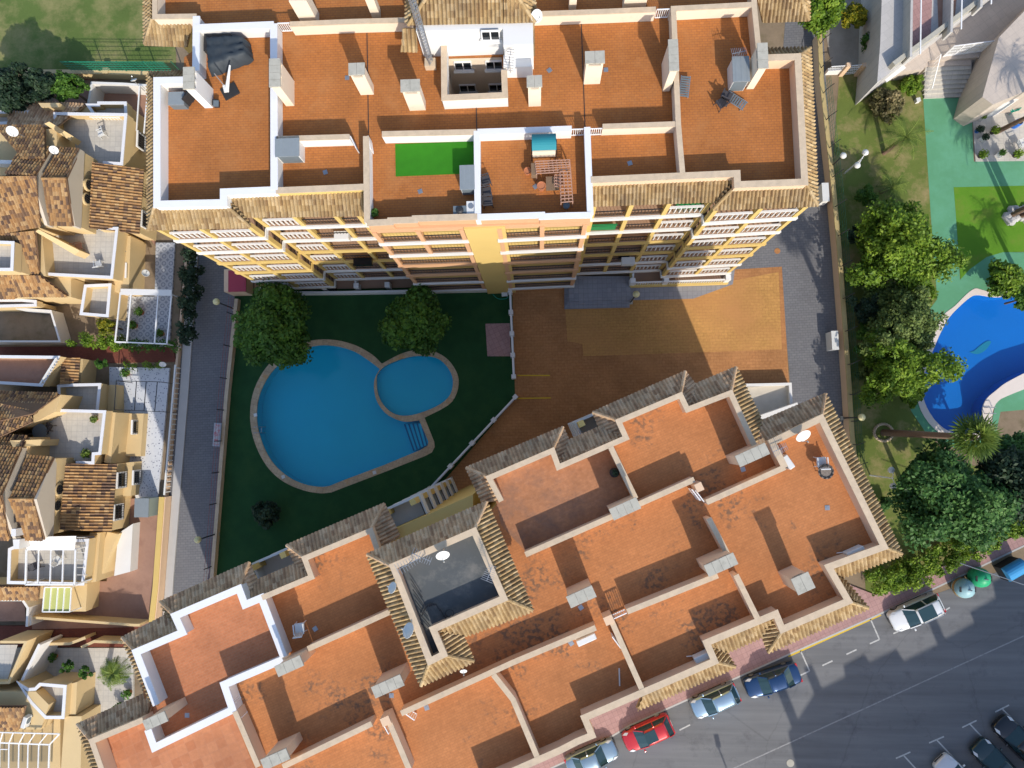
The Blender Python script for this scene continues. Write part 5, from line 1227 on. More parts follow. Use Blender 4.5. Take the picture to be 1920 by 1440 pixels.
def frond(mb, base, az, L, el, droop=1.0, fan=False, tone=.5, w_=.42, rachis=True):
    droop *= .8 + .5 * rng.random()
    "one palm frond: curved rachis with leaflet quads, returned in mb"
    d = Vector((math.cos(az), math.sin(az), 0)); p = Vector(base); n = 9; prev = p.copy(); e = el
    sdv = Vector((-d.y, d.x, 0))
    for i in range(n):
        t = i / n; e2 = el - droop * 1.5 * t; st_ = d * (math.cos(e2) * L / n) + Vector((0, 0, math.sin(e2) * L / n)); q = prev + st_
        if i > 0 or not fan:
            for k in range(3):
                if rng.random() < .12: continue
                m = prev.lerp(q, (k + .5) / 3); wl = w_ * math.sin(math.pi * min(1, (t + .12 + k / 3 / n)) ** .8) + .08
                for s in (-1, 1):
                    tip = m + sdv * s * wl + d * wl * .75 + Vector((0, 0, -wl * .35 + rng.random() * .06)); wd = d * .018
                    mb.add([m - wd, m + wd, tip + wd * .3, tip - wd * .3], [(0, 1, 2, 3)], 0, (min(1, max(0, tone + rng.normal() * .12)),) * 3)
        mb.add([prev - sdv * .02, prev + sdv * .02, q + sdv * .015, q - sdv * .015], [(0, 1, 2, 3)], 0, (.9, .9, .9))
        prev = q
def fanleaf(mb, base, az, L, el, tone):
    d = Vector((math.cos(az) * math.cos(el), math.sin(az) * math.cos(el), math.sin(el))); p = Vector(base) + d * L * .45
    mb.add([Vector(base) + Vector((0, 0, .02)), Vector(base) - Vector((0, 0, .02)), p - Vector((0, 0, .02)), p + Vector((0, 0, .02))], [(0, 1, 2, 3)], 0, (.8,) * 3)
    sdv = Vector((-d.y, d.x, 0)).normalized(); up = sdv.cross(d)
    for k in range(13):
        a = (k / 12 - .5) * 3.4; r = L * .6 * (1 - .12 * abs(a)); t = (d * math.cos(a) + sdv * math.sin(a)); tip = p + t * r + Vector((0, 0, -.35 * r * rng.random() - .1)); s = t.cross(up).normalized() * .05
        mb.add([p - s * .4, p + s * .4, p.lerp(tip, .6) + s, tip, p.lerp(tip, .6) - s], [(0, 1, 2, 3, 4)], 0, (min(1, max(0, tone + rng.normal() * .15)),) * 3)
def palm(label, base_px, crown_px, z, nf=26, L=2.2, fan=False, r=.17, mat='palm', group=None, bz=0.0, dead=False):
    b = P(*base_px, bz); c = P(*crown_px, z); root = thing('palm_tree', label, 'palm tree', tuple(b), group)
    tr = MB(); n = max(2, int((z - bz) / .35)); 
    for i in range(n):
        a = b.lerp(c, i / n); a2 = b.lerp(c, (i + 1) / n); k = r * (1.25 - .35 * i / n); tr.tube(a, a2, k, k * .9, 9)
    tr.build('trunk', T['palmbark'], root)
    mb = MB()
    if fan:
        for i in range(10): fanleaf(mb, c, i * 2.4, L * .6, 1.0 + .5 * rng.random(), .8)
    for i in range(nf):
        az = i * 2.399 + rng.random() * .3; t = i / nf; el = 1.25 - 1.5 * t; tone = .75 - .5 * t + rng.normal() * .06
        if fan: fanleaf(mb, c, az, L * (.75 + .3 * rng.random()), el, tone)
        else: frond(mb, c, az, L * (.8 + .3 * rng.random()), el, tone=tone)
    mb.build('crown', T[mat], root, fix=False)
    return root
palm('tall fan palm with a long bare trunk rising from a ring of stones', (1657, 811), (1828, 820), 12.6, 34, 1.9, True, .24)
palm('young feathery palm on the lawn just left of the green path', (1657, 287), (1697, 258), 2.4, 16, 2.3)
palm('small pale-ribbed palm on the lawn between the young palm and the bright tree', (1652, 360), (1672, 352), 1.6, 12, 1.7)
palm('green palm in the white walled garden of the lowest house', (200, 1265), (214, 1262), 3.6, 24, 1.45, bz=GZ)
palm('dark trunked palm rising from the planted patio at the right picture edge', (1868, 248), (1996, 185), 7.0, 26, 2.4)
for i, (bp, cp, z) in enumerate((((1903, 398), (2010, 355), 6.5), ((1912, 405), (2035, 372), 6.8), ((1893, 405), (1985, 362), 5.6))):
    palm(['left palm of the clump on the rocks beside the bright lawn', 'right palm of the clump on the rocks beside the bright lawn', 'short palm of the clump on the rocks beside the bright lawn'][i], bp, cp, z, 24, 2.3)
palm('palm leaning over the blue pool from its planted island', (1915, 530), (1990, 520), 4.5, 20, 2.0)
rk = MB()
for i in range(26):
    a = i / 26 * 6.283; q = P(1657, 811, .1) + Vector((math.cos(a) * .75, math.sin(a) * .7, 0)); rk.lathe((q.x, q.y, 0), [(.13, 0), (.12, .12), (.04, .2)], 6)
tag(rk.build('tree_ring', T['stone']), 'ring of pale stones around the foot of the tall fan palm', 'stone ring')
rr = MB()
for i in range(22): q = P(1885 + rng.random() * 50, 388 + rng.random() * 28, 0); s = .15 + .35 * rng.random(); rr.lathe((q.x, q.y, 0), [(s, 0), (s * .9, s * .6), (s * .3, s)], 6)
tag(rr.build('rock_pile', T['kerb']), 'heap of pale rocks at the foot of the palm clump', 'rocks', kind='stuff')
# ================================================================ GREY BUILDING, TOP RIGHT
GB = thing('apartment_building', 'pale grey tiled building with wide steps at the top right, above the green path', 'apartment building', tuple(P(1850, 60, 0)))
T['greytile'] = bricks('pale_stone_cladding', (.52, .50, .48), (.47, .455, .44), (.38, .37, .36), 1.2, .6, -.6, .012, .08, off=.5)
T['beigeclad'] = bricks('beige_cladding', (.55, .47, .40), (.52, .445, .38), (.42, .37, .32), .6, .6, -.6, .012, .08, off=0)
def slope_ring(name, top, zt, bot, zb_, mat, parent, th=.3):
    n = len(top); a = [P(*p, zt) for p in top]; b = [P(*p, zb_) for p in bot]
    vs = a + b; return MB().add(vs, [(i, i + 1, n + i + 1, n + i) for i in range(n - 1)]).build(name, T[mat], parent)
MB().prism(gpoly([(1680, 118), (1862, -20), (2100, -200), (2100, -300), (1705, -300), (1690, -80), (1686, 40)], 7.0), 0, 4.0).build('wall', T['greytile'], GB)
# big sloping plinth: base line (1600,135)-(1730,130)-(1740,118)...
MB().prism(gpoly([(1636, 137), (1732, 130), (1741, 113), (1846, 107), (1880, 62), (1990, -60), (2100, -200), (1862, -60), (1700, 60)], 1.6), 0, 1.6).build('podium', T['beigeclad'], GB)
MB().wall(gpoly([(1676, 119), (1760, 57), (1866, -22), (2000, -120)], 4.8), 3.9, 4.8, .35).build('parapet', T['capg'], GB)
for i, (u, v, w_) in enumerate(((1700, 40, 1), (1775, 20, 1), (1830, -10, 1))):
    a = PL([(u - 3, 118 - i * 46), (u, -60)], 4.3)
    MB().wall([(p.x, p.y) for p in a], 4.0, 5.2, .18).build('terrace_divider', T['greytile'], GB)
    b = MB(); b.bar(a[0] + Vector((.5, 0, 1.3)), a[1] + Vector((.5, 0, 1.3)), .08, .08); b.build('terrace_rail', T['steelw'], GB)
MB().add([P(1705, 100, 4.02), P(1745, 70, 4.02), P(1750, -60, 4.02), P(1700, -60, 4.02)], [(0, 1, 2, 3)]).build('terrace', T['pink'], GB)
MB().add([P(1760, 60, 4.02), P(1790, 35, 4.02), P(1800, -60, 4.02), P(1755, -60, 4.02)], [(0, 1, 2, 3)]).build('terrace', T['brownpatio'], GB)
# right wing
MB().prism(gpoly([(1842, 182), (1873, 70), (1960, -20), (2150, -60), (2150, 170), (1925, 170), (1862, 196)], 4.0), 0, 4.0).build('side_wing', T['beigeclad'], GB)
MB().prism(gpoly([(1862, 196), (1930, 150), (2100, 60), (2100, 160), (1935, 172), (1900, 192)], 2.6), 0, 2.6).build('porch', T['white'], GB)
win_on(GB, P(1908, 142, 3), P(1925, 130, 3), 1.6, 3.0, .1, mull=0)
for k in range(8):
    y = 184 - k * 8.4; MB().prism(gpoly([(1733, y), (1822 - k * .4, y - 3), (1824 - k * .4, 105), (1738, 110)], .15 * (k + 1)), 0, .16 * (k + 1)).build('step', T['whitetile'] if k < 7 else T['beigeclad'], GB)
for u0, v0, u1, v1 in ((1737, 175, 1753, 112), (1825, 170, 1845, 110)):
    a = P(u0, v0, .3); b = P(u1, v1, 1.6); m_ = MB(); up = Vector((0, 0, 1)); m_.bar(a + up * .9, b + up * .9, .06, .06)
    for k in range(9): p = a.lerp(b, k / 8); m_.bar(p, p + up * .9, .03, .03)
    m_.build('handrail', T['steelw'], GB)
g = MB()
A = P(1768, 106, 1.6); B = P(1846, 96, 1.6); A.z = B.z = 0; up = Vector((0, 0, 1)); d = (B - A)
for z in (1.65, 3.2): g.bar(A + up * z, B + up * z, .07, .07)
for k in range(26): p = A + d * (k / 25); g.bar(p + up * 1.6, p + up * 3.2, .04, .04)
for k in range(5): p = A + d * (k / 4); g.bar(p + up * 1.6, p + up * 3.2, .09, .09)
for z in (1.85, 2.3, 2.75): g.bar(A + up * z, B + up * z, .05, .05)
g.build('gate', T['steelw'], GB)
va = P(1676, 119, 4.8); vb = P(1862, -19, 4.8); win_on(GB, va.lerp(vb, .08), va.lerp(vb, .26), 1.9, 3.2, .25, mull=6)
gwl = thing('boundary_wall', 'white fence wall with a lattice gate between the gravel yard and the garden lawn', 'wall', tuple(P(1620, 135, 0)))
MB().wall(gpoly([(1556, 126), (1586, 125)], 1.1), 0, .7, .25).build('wall', T['white'], gwl); MB().wall(gpoly([(1622, 124), (1676, 120)], 1.1), 0, .7, .25).build('wall', T['white'], gwl)
for a, b in (((1560, 124), (1588, 122)), ((1624, 121), (1676, 117))): m_ = MB(); rail(m_, P(*a, 1.6), P(*b, 1.6), .7, .8, 'metal', gap=.13); m_.build('railing', T['steelw'], gwl)
for u in (1592, 1622): q = P(u, 121, 1.7); MB().box((q.x, q.y, .85), (.35, .35, 1.7)).build('wall_pier', T['peach'], gwl)
m_ = MB(); a = P(1596, 124, 1.5); b = P(1618, 122, 1.5); rail(m_, a, b, .05, 1.5, 'metal', gap=.16)
for z in (.4, .8, 1.2): m_.bar((a.x, a.y, z), (b.x, b.y, z), .06, .04)
m_.build('gate', T['steelw'], gwl)
# ================================================================ neighbour block off to the lower right (casts the shadow over the street)
SH = [(1502, 1480), (1477, 1372), (1494, 1350), (1530, 1294), (1584, 1268), (1581, 1246), (1620, 1226), (1630, 1240), (1680, 1216), (1694, 1238), (1760, 1206), (1772, 1196), (1826, 1166), (1818, 1146), (1866, 1120), (1860, 1090), (1960, 1040), (2300, 880), (2900, 1500), (1900, 2300)]
zt_ = 17.0; off = Vector((SUNAZ.x, SUNAZ.y)) * (zt_ / math.tan(SUNEL))
pts_ = [(p.x + off.x, p.y + off.y) for p in PL(SH, 0)]
NB = thing('apartment_building', 'neighbouring apartment block across the street, outside the lower right of the picture', 'apartment building', (pts_[0][0], pts_[0][1], 0))
MB().prism(pts_, 0, zt_).build('wall', T['yellow'], NB)
for (u, v) in ((1467, 1302), (1521, 1268), (1754, 1180)):
    for k in range(1):
        q = P(u + 12, v + 26, 0); o2 = Vector((SUNAZ.x, SUNAZ.y)) * (zt_ / math.tan(SUNEL)); MB().box((q.x + o2.x, q.y + o2.y, zt_ + .1), (.7, .7, 2.2), A2).build('chimney', T['cream'], NB)
# ================================================================ VEHICLES
T['rubber'] = plain('tyre_rubber', (.02, .02, .02), .8, .1, 4, obj=True)
T['alloy'] = glossy('wheel_alloy', (.45, .46, .48), .3, .8)
T['lampc'] = glossy('headlight_glass', (.6, .62, .65), .1); T['lampr'] = glossy('tail_light_red', (.45, .02, .02), .15)
T['cglass'] = glossy('car_window_glass', (.02, .05, .06), .05, 0, 0, .6)
T['blackp'] = plain('black_plastic', (.03, .03, .032), .6, .1, 4, obj=True)
def loft(mb, secs, m=0, cap=True):
    n = len(secs[0]); vs = [p for s in secs for p in s]; fs = []
    for k in range(len(secs) - 1):
        for i in range(n - 1): fs.append((k * n + i, k * n + i + 1, (k + 1) * n + i + 1, (k + 1) * n + i))
    if cap: fs.append(tuple(range(n))[::-1]); fs.append(tuple(range((len(secs) - 1) * n, len(secs) * n)))
    return mb.add(vs, fs, m)
def car(label, L=4.2, W=1.76, H=1.48, kind='hatch', paint=(.3, .3, .3), metal=.5, roofc=None, group='cars parked beside the street', sunroof=False, rails=False):
    "front towards +x, origin on the ground under the middle"
    root = thing('parked_car', label, 'car', (0, 0, 0), group)
    pm = glossy('car_paint', paint, .28, metal, .8)
    h = L / 2; hb = .95 * (H / 1.48)
    def sec(x, w, zlo, zsh, ztop, n=5):
        hw = w / 2; r = []
        pr = [(-1, zlo), (-1.0, zlo + .12), (-1.0, zsh - .1), (-.93, zsh), (-.8, ztop - .02), (-.4, ztop + .015), (0, ztop + .02), (.4, ztop + .015), (.8, ztop - .02), (.93, zsh), (1.0, zsh - .1), (1.0, zlo + .12), (1, zlo)]
        return [Vector((x, a * hw, z)) for a, z in pr]
    est = kind in ('suv', 'estate', 'hatch')
    xs = [(-h, W * .76, .32, .72, .80), (-h + .07, W * .88, .24, .82, .92), (-h + .35, W * .98, .2, .86, .96), (-h * .5, W, .2, .86, .95), (0, W, .2, .85, .94), (h * .38, W, .2, .83, .93), (h * .62, W * .98, .2, .78, .87), (h * .82, W * .93, .22, .70, .79), (h * .94, W * .82, .24, .62, .70), (h, W * .64, .3, .52, .58)]
    k = H / 1.48
    mb = MB(); loft(mb, [sec(x, w, a, b * k, c * k) for x, w, a, b, c in xs]); body = mb.build('body', pm, root, smooth=True)
    sm = body.modifiers.new('sub', 'SUBSURF'); sm.levels = sm.render_levels = 2
    # greenhouse
    if kind == 'sedan': gx = [(-h * .70, .92), (-h * .42, H - .06), (h * .06, H), (h * .22, H - .08), (h * .50, .90)]
    elif kind == 'suv': gx = [(-h * .93, .95), (-h * .80, H - .08), (-h * .1, H + .02), (h * .16, H - .03), (h * .48, .92)]
    else: gx = [(-h * .93, .92), (-h * .74, H - .08), (-h * .1, H), (h * .14, H - .04), (h * .50, .90)]
    gx = [(x, (z * k if z < 1.2 else z)) for x, z in gx]
    def gs(x, z, w): return [Vector((x, -w * .5, .86 * k)), Vector((x, -w * .5 + (z - .9) * .18, .9 * k + (z - .9) * .5)), Vector((x, -w * .5 + (z - .9) * .34, z - .03)), Vector((x, -w * .2, z + .02)), Vector((x, w * .2, z + .02)), Vector((x, w * .5 - (z - .9) * .34, z - .03)), Vector((x, w * .5 - (z - .9) * .18, .9 * k + (z - .9) * .5)), Vector((x, w * .5, .86 * k))]
    gm2 = MB(); loft(gm2, [gs(x, z, W * .9) for x, z in gx]); gh = gm2.build('glasshouse', T['cglass'], root, smooth=False)
    rm = MB(); x0, x1 = gx[1][0] + .02, gx[3][0] - .03; n = 8; secs = []
    for i in range(n + 1):
        x = x0 + (x1 - x0) * i / n
        zt = np.interp(x, [g[0] for g in gx], [g[1] for g in gx]); w = W * .9 - (zt - .9) * .62
        ww = w * (1 - .06 * (1 if i in (0, n) else 0)); secs.append([Vector((x, -ww / 2, zt - .02)), Vector((x, -ww * .36, zt + .035)), Vector((x, 0, zt + .05)), Vector((x, ww * .36, zt + .035)), Vector((x, ww / 2, zt - .02))])
    loft(rm, secs, cap=False); ro = rm.build('roof', pm if roofc is None else glossy('roof_paint', roofc, .15, .2, .8), root, smooth=True); ro.modifiers.new('th', 'SOLIDIFY').thickness = .03
    for s in (-1, 1):       # pillars
        p = MB()
        for a, b in ((gx[0], gx[1]), (gx[4], gx[3])):
            A = Vector((a[0], s * W * .445, a[1] - .02)); B = Vector((b[0], s * (W * .45 - (b[1] - .9) * .33), b[1])); p.bar(A, B, .07, .06)
        xm = (gx[1][0] + gx[3][0]) / 2; zr = H; p.bar((xm, s * W * .455, .88 * k), (xm, s * (W * .45 - (zr - .9) * .33), zr - .02), .08, .05); p.build('pillar', pm, root)
        mr = MB(); mr.box((h * .36, s * (W / 2 + .1), .98 * k), (.13, .2, .13)); mo = mr.build('wing_mirror', pm, root); bv = mo.modifiers.new('b', 'BEVEL'); bv.width = .04; bv.segments = 3
        hl = MB().add([(h * .93, s * W * .38, .66 * k), (h * .80, s * W * .455, .70 * k), (h * .68, s * W * .43, .83 * k), (h * .78, s * W * .33, .81 * k)], [(0, 1, 2, 3)] if s > 0 else [(3, 2, 1, 0)]); ho = hl.build('headlight', T['lampc'], root); ho.modifiers.new('t', 'SOLIDIFY').thickness = .02
        MB().box((-h + .09, s * W * .36, .78 * k), (.14, .26, .16)).build('tail_light', T['lampr'], root)
        MB().box((0, s * (W / 2 + .002), .26), (L * .5, .03, .12)).build('sill_trim', T['blackp'], root)
        for x in (-h * .60, h * .62):
            Rw = Matrix.Rotation(math.pi / 2, 3, 'X'); wo = MB().lathe((x, s * W * .44 + .1, .31), [(.25, 0), (.31, .03), (.31, .17), (.25, .2)], 20, axis=Rw).build('wheel', T['rubber'], root)
            MB().lathe((x, s * W * .44 + .1 + (0.006 if s > 0 else -.006), .31), [(.2, 0), (.2, .2)], 14, axis=Rw).build('rim', T['alloy'], wo)
        if rails:
            r = MB(); r.bar((gx[1][0] + .2, s * W * .33, H + .08), (gx[3][0] - .2, s * W * .33, H + .09), .05, .05)
            for x in (gx[1][0] + .25, gx[3][0] - .25): r.bar((x, s * W * .33, H - .02), (x, s * W * .33, H + .08), .05, .05)
            r.build('roof_rail', T['steel'], root)
    if sunroof: MB().box((gx[2][0] + (-.25 if kind == 'suv' else .05), 0, H + (.055 if kind == 'suv' else .035)), (1.25 if kind == 'suv' else .95, W * (.56 if kind == 'suv' else .52), .05)).build('sunroof', T['cglass'], root)
    MB().box((h - .02, 0, .42 * k), (.06, W * .5, .12)).build('bumper_grille', T['blackp'], root)
    MB().box((-h + .005, 0, .62 * k), (.03, .5, .12)).build('number_plate', T['plw'], root)
    w1 = MB()
    for s in (-.45, .25): w1.bar((h * .50, s * W * .5, .93 * k), (h * .36, s * W * .5 + .45, 1.03 * k), .02, .02)
    w1.build('wiper', T['iron'], root)
    return root
def place(o, u, v, ang, z=0.0, zp=.7):
    q = P(u, v, zp); o.location = (q.x, q.y, z); o.rotation_euler = (0, 0, ang); return o
AF = A2
place(car('pale silver-blue hatchback parked between the red car and the dark blue car', 3.95, 1.70, 1.46, 'hatch', (.30, .42, .52), .7), 1341, 1315, AF + math.pi)
place(car('red hatchback with a black sunroof parked beside the pavement', 4.15, 1.76, 1.45, 'hatch', (.50, .02, .025), .3, sunroof=True), 1215, 1376, AF + math.pi)
place(car('dark navy blue saloon at the yellow kerb line end', 4.5, 1.74, 1.42, 'sedan', (.010, .045, .13), .5), 1449, 1277, AF * .8 + math.pi)
place(car('white car with black panoramic roof and roof rails beside the hedge', 4.3, 1.80, 1.58, 'suv', (.66, .67, .68), .1, rails=True, sunroof=True), 1718, 1149, AF + math.pi)
place(car('pale blue-grey saloon cut by the bottom edge, left of the red car', 4.3, 1.74, 1.42, 'sedan', (.28, .38, .45), .7), 1110, 1422, AF * .98)
AP = math.radians(-46)
place(car('black saloon in the bay at the lower right edge of the car park', 4.6, 1.8, 1.44, 'sedan', (.008, .010, .014), .4, group='cars in the lower right car park'), 1915, 1392, AP + math.pi)
place(car('dark green hatchback in the bay beside the black saloon', 4.2, 1.76, 1.48, 'hatch', (.012, .035, .04), .4, group='cars in the lower right car park'), 1870, 1432, AP + math.pi)
place(car('white car at the bottom edge of the car park, only its front showing', 4.2, 1.76, 1.5, 'hatch', (.6, .6, .62), .2, group='cars in the lower right car park'), 1800, 1462, AP + math.pi)
# ================================================================ RECYCLING BINS
def bell_bin(label, u, v, c, top=None, r=.78, hh=1.5, ang=0):
    q = P(u, v, .8); root = thing('recycling_bin', label, 'recycling bin', (q.x, q.y, 0), 'recycling bins on the street')
    m = plain('bin_plastic', c, .45, .12, 2, obj=False)
    MB().lathe((q.x, q.y, .05), [(r * .8, 0), (r * .98, .3), (r, .8), (r * .85, 1.15), (r * .45, 1.42), (.12, hh)], 20).build('body', m, root, smooth=True)
    MB().tube((q.x - .12, q.y, hh + .02), (q.x + .12, q.y, hh + .18), .05, n=6).build('lifting_hook', T['steel'], root)
    for s in (-1, 1): MB().box((q.x + s * r * .72, q.y, 1.2), (.12, .4, .25)).build('slot_flap', T['blackp'], root)
    if top:
        w_ = MB().lathe((q.x, q.y, .45), [(r + .01, 0), (r + .02, .3)], 20); w_.build('band', plain('bin_band', top, .5, .3, 3), root)
    return root
bell_bin('green bell-shaped bottle bin beside the blue container', 1838, 1083, (.03, .38, .17))
bell_bin('pale blue and white patterned bell-shaped bin nearest the white car', 1808, 1103, (.30, .48, .52), top=(.40, .25, .10))
bb = thing('recycling_bin', 'large blue domed paper container at the right picture edge', 'recycling bin', tuple(P(1895, 1068, 0)), 'recycling bins on the street')
q = P(1897, 1067, .8); mbb = MB()
Rr_ = rot2(A2 + .1); secs = []
for x in (-.85, .85): secs.append([q + Rr_ @ Vector((x, math.cos(math.pi * k / 10) * .6, math.sin(math.pi * k / 10) * .55 + .3)) for k in range(11)])
loft(mbb, secs); b_ = mbb.build('lid', glossy('blue_container', (.05, .28, .55), .35), bb, smooth=False); MB().box((q.x, q.y, .55), (1.65, 1.15, 1.0), A2 + .1).build('body', T['blackp'], bb)
# cable across the bins
cb_ = MB(); a = P(1800, 1056, 5.5); b = P(1990, 1120, 5.5); cb_.tube(a, b, .03, n=5); tag(cb_.build('overhead_cable', T['steel']), 'thin cable strung over the recycling bins', 'cable')
# ================================================================ LAMPS
T['globe'] = plain('cream_globe', (.62, .56, .30), .4, .05, 2)
def globe_lamp(label, base, head, z):
    b = P(*base, 0); root = thing('street_lamp', label, 'street lamp', tuple(b), 'black posts with cream globes')
    MB().box((b.x, b.y, .12), (.34, .34, .24)).build('base', T['capg'], root)
    MB().tube((b.x, b.y, .2), (b.x, b.y, z - .25), .06, .045, 8).build('post', T['iron'], root)
    g = MB(); g.lathe((b.x, b.y, z - .28), [(.08, 0), (.2, .08), (.27, .22), (.28, .32), (.22, .46), (.1, .54)], 14); g.build('globe', T['globe'], root, smooth=True)
globe_lamp('globe lamp at the driveway wall beside the crimson-roofed hut', (441, 580), (408, 566), 3.6)
globe_lamp('globe lamp at the lower end of the driveway wall', (409, 1000), (372, 1012), 3.6)
globe_lamp('globe lamp at the corner of the grey entrance steps', (1182, 567), (1195, 553), 3.6)
globe_lamp('globe lamp by the service road wall next to the block corner', (1579, 784), (1615, 782), 3.6)
def double_lamp(label, base, az, z=3.6, n=2):
    b = P(*base, 0); root = thing('street_lamp', label, 'street lamp', tuple(b), 'white double garden lamps')
    MB().tube((b.x, b.y, 0), (b.x, b.y, z), .06, .045, 8).build('post', T['steelw'], root)
    for s in (-1, 1):
        d = Vector((math.cos(az), math.sin(az), 0)) * s; a = MB(); pr = None
        for k in range(6):
            t = k / 5; p = Vector((b.x, b.y, z - .3)) + d * (.62 * t) + Vector((0, 0, .3 * math.sin(t * math.pi) + .1 * t))
            if pr: a.tube(pr, p, .03, n=6)
            pr = p
        ao = a.build('arm', T['steelw'], root); MB().lathe(pr - Vector((0, 0, .2)), [(.1, 0), (.24, .12), (.26, .24), (.16, .38)], 14).build('globe', T['plw'], ao, smooth=True)
double_lamp('white twin-globe lamp under the palms beside the tiled roof edge', (1583, 325), 1.0, 3.4)
double_lamp('white twin-globe lamp beside the huge dark tree', (1631, 891), 1.65, 3.9)
bq = P(1550, 320, 0); o = thing('street_lamp', 'single-armed globe lamp on the service road wall near the tiled corner', 'street lamp', tuple(bq)); MB().tube((bq.x, bq.y, 0), (bq.x, bq.y, 3.3), .05, n=8).build('post', T['iron'], o); MB().lathe((bq.x, bq.y, 3.1), [(.1, 0), (.24, .12), (.26, .24), (.16, .38)], 14).build('globe', T['plw'], o, smooth=True)
# ================================================================ ROOF TERRACE OBJECTS
ZR = 19.6
def onroof(name, label, cat, u, v, group=None, z=ZR): return thing(name, label, cat, tuple(P(u, v, z)), group)
def boxes(root, name, mat, lst):
    m = MB()
    for c, s, rz in lst: m.box(c, s, rz)
    return m.build(name, T[mat] if isinstance(mat, str) else mat, root)
T['darkcloth'] = plain('dark_tarpaulin', (.035, .045, .055), .6, .3, 2.5, obj=True)
T['greypl'] = plain('grey_plastic', (.13, .16, .18), .55, .1, 2, obj=True)
T['wicker'] = plain('dark_wicker', (.06, .055, .06), .7, .2, 6, obj=True)
T['wood'] = plain('weathered_wood', (.20, .13, .08), .85, .2, 4, obj=True)
T['galv'] = plain('corrugated_grey', (.22, .25, .27), .5, .1, 3, obj=True)
flat('artificial_grass', [(741, 270), (889, 265), (889, 325), (742, 331)], ZR + .02, plain('bright_artificial_grass', (.03, .19, .008), .95, .2, 2, fine=25), kind='structure')
# tarpaulin cover and umbrella on the west terrace
def drape(root, name, px, z0, hgt, mat, n=14, sag=.25):
    q = PL(px, z0 + hgt); vs = []; fs = []
    for j in range(n + 1):
        for i in range(n + 1):
            p = q[0].lerp(q[1], i / n).lerp(q[3].lerp(q[2], i / n), j / n); e = min(i, n - i, j, n - j)
            z = z0 + (hgt * (1 - .0) if e > 0 else .1) + (rng.random() - .5) * .10 - sag * abs(math.sin(i * .9) * math.cos(j * .7)) * .5; vs.append((p.x + (rng.random() - .5) * .06, p.y + (rng.random() - .5) * .06, z))
    for j in range(n):
        for i in range(n): k = j * (n + 1) + i; fs.append((k, k + 1, k + n + 2, k + n + 1))
    return MB().add(vs, fs).build(name, mat, root, fix=False, smooth=True)
o = onroof('covered_furniture', 'pile of furniture under a black tarpaulin on the western white-walled terrace', 'tarpaulin', 415, 90)
drape(o, 'tarpaulin', [(380, 64), (457, 62), (464, 100), (384, 130)], ZR, 1.0, T['darkcloth']); boxes(o, 'furniture', 'blackp', [(tuple(P(412, 85, ZR + .35)), (1.6, 1.0, .7), 0)])
o = onroof('parasol', 'folded white parasol on a dark base lying beside the black tarpaulin', 'parasol', 432, 165)
q = P(432, 172, ZR); MB().box((q.x, q.y, ZR + .05), (.95, .75, .1), .5).build('base', T['blackp'], o); a = P(425, 172, ZR + .5); b = P(431, 122, ZR + 1.2)
m = MB(); m.tube(a, b, .13, .05, 8); m.tube(a, P(420, 160, ZR + .6), .16, .1, 8); m.build('canopy', T['plw'], o); MB().tube(P(428, 170, ZR + .1), P(402, 138, ZR + 1.8), .03, n=6).build('pole', T['steel'], o)
o = onroof('floor_speaker', 'small black box standing on the western terrace by the chimney', 'box', 405, 195); boxes(o, 'body', 'blackp', [(tuple(P(405, 194, ZR + .2)), (.3, .35, .4), 0)]); boxes(o, 'lid', 'greypl', [(tuple(P(405, 194, ZR + .42)), (.32, .37, .03), 0)])
def ac(label, u, v, rz, L=.85, z=ZR, group='air conditioner units'):
    r = onroof('air_conditioner', label, 'air conditioner', u, v, group, z); q = P(u, v, z + .35)
    bd = MB().box((q.x, q.y, z + .38), (L, .34, .6), rz).build('casing', T['plw'], r); bd.modifiers.new('b', 'BEVEL').width = .03
    R = rot2(rz); p = R @ Vector((L * .12, -.175, 0)); MB().lathe((q.x + p.x, q.y + p.y, z + .4), [(.24, 0), (.24, .02)], 16, axis=R @ Matrix.Rotation(math.pi / 2, 3, 'X')).build('fan_grille', T['greypl'], r)
    for s in (-1, 1): p = R @ Vector((s * L * .35, 0, 0)); MB().box((q.x + p.x, q.y + p.y, z + .04), (.08, .36, .08), rz).build('foot', T['blackp'], r)
    MB().tube((q.x, q.y, z + .2), tuple(Vector((q.x, q.y, z + .04)) + R @ Vector((-L * .8, .2, 0))), .025, n=5).build('pipe', T['steelw'], r)
ac('white air conditioner on the parapet beside the south-east tile edge', 1601, 1034, A2, 1.0); ac('white air conditioner beneath the wall by the small gate', 1099, 1197, A2, 1.1)
ac('white air conditioner at the inner wall corner of the street-side terrace', 1316, 1230, A2, .95); ac('white air conditioner standing by the wall of the easternmost terrace', 1475, 866, A2 - 1.4, .8)
# grey storage boxes on upper roof
def shed(label, u, v, w_, d_, h, c, rz=A1, roofm='galv', dz=.0):
    r = onroof('storage_cabinet', label, 'cabinet', u, v, 'roof terrace cabinets'); q = P(u, v, ZR + h)
    MB().box((q.x, q.y, ZR + h / 2), (w_, d_, h), rz).build('body', T['plw'], r)
    m = MB(); n = 6; R = rot2(rz)
    for i in range(n):
        p = R @ Vector(((i + .5) / n * (w_ + .1) - (w_ + .1) / 2, 0, 0)); m.box((q.x + p.x, q.y + p.y, ZR + h + .03 + (i % 2) * .01), ((w_ + .1) / n, d_ + .12, .06), rz)
    m.build('roof', c, r); p = R @ Vector((0, -d_ / 2 - .01, 0)); MB().box((q.x + p.x, q.y + p.y, ZR + h * .5), (w_ * .9, .02, h * .9), rz).build('door', T['greypl'], r)
shed('grey topped cabinet against the wall left of the open gate', 539, 277, 1.3, .95, 1.1, T['galv'])
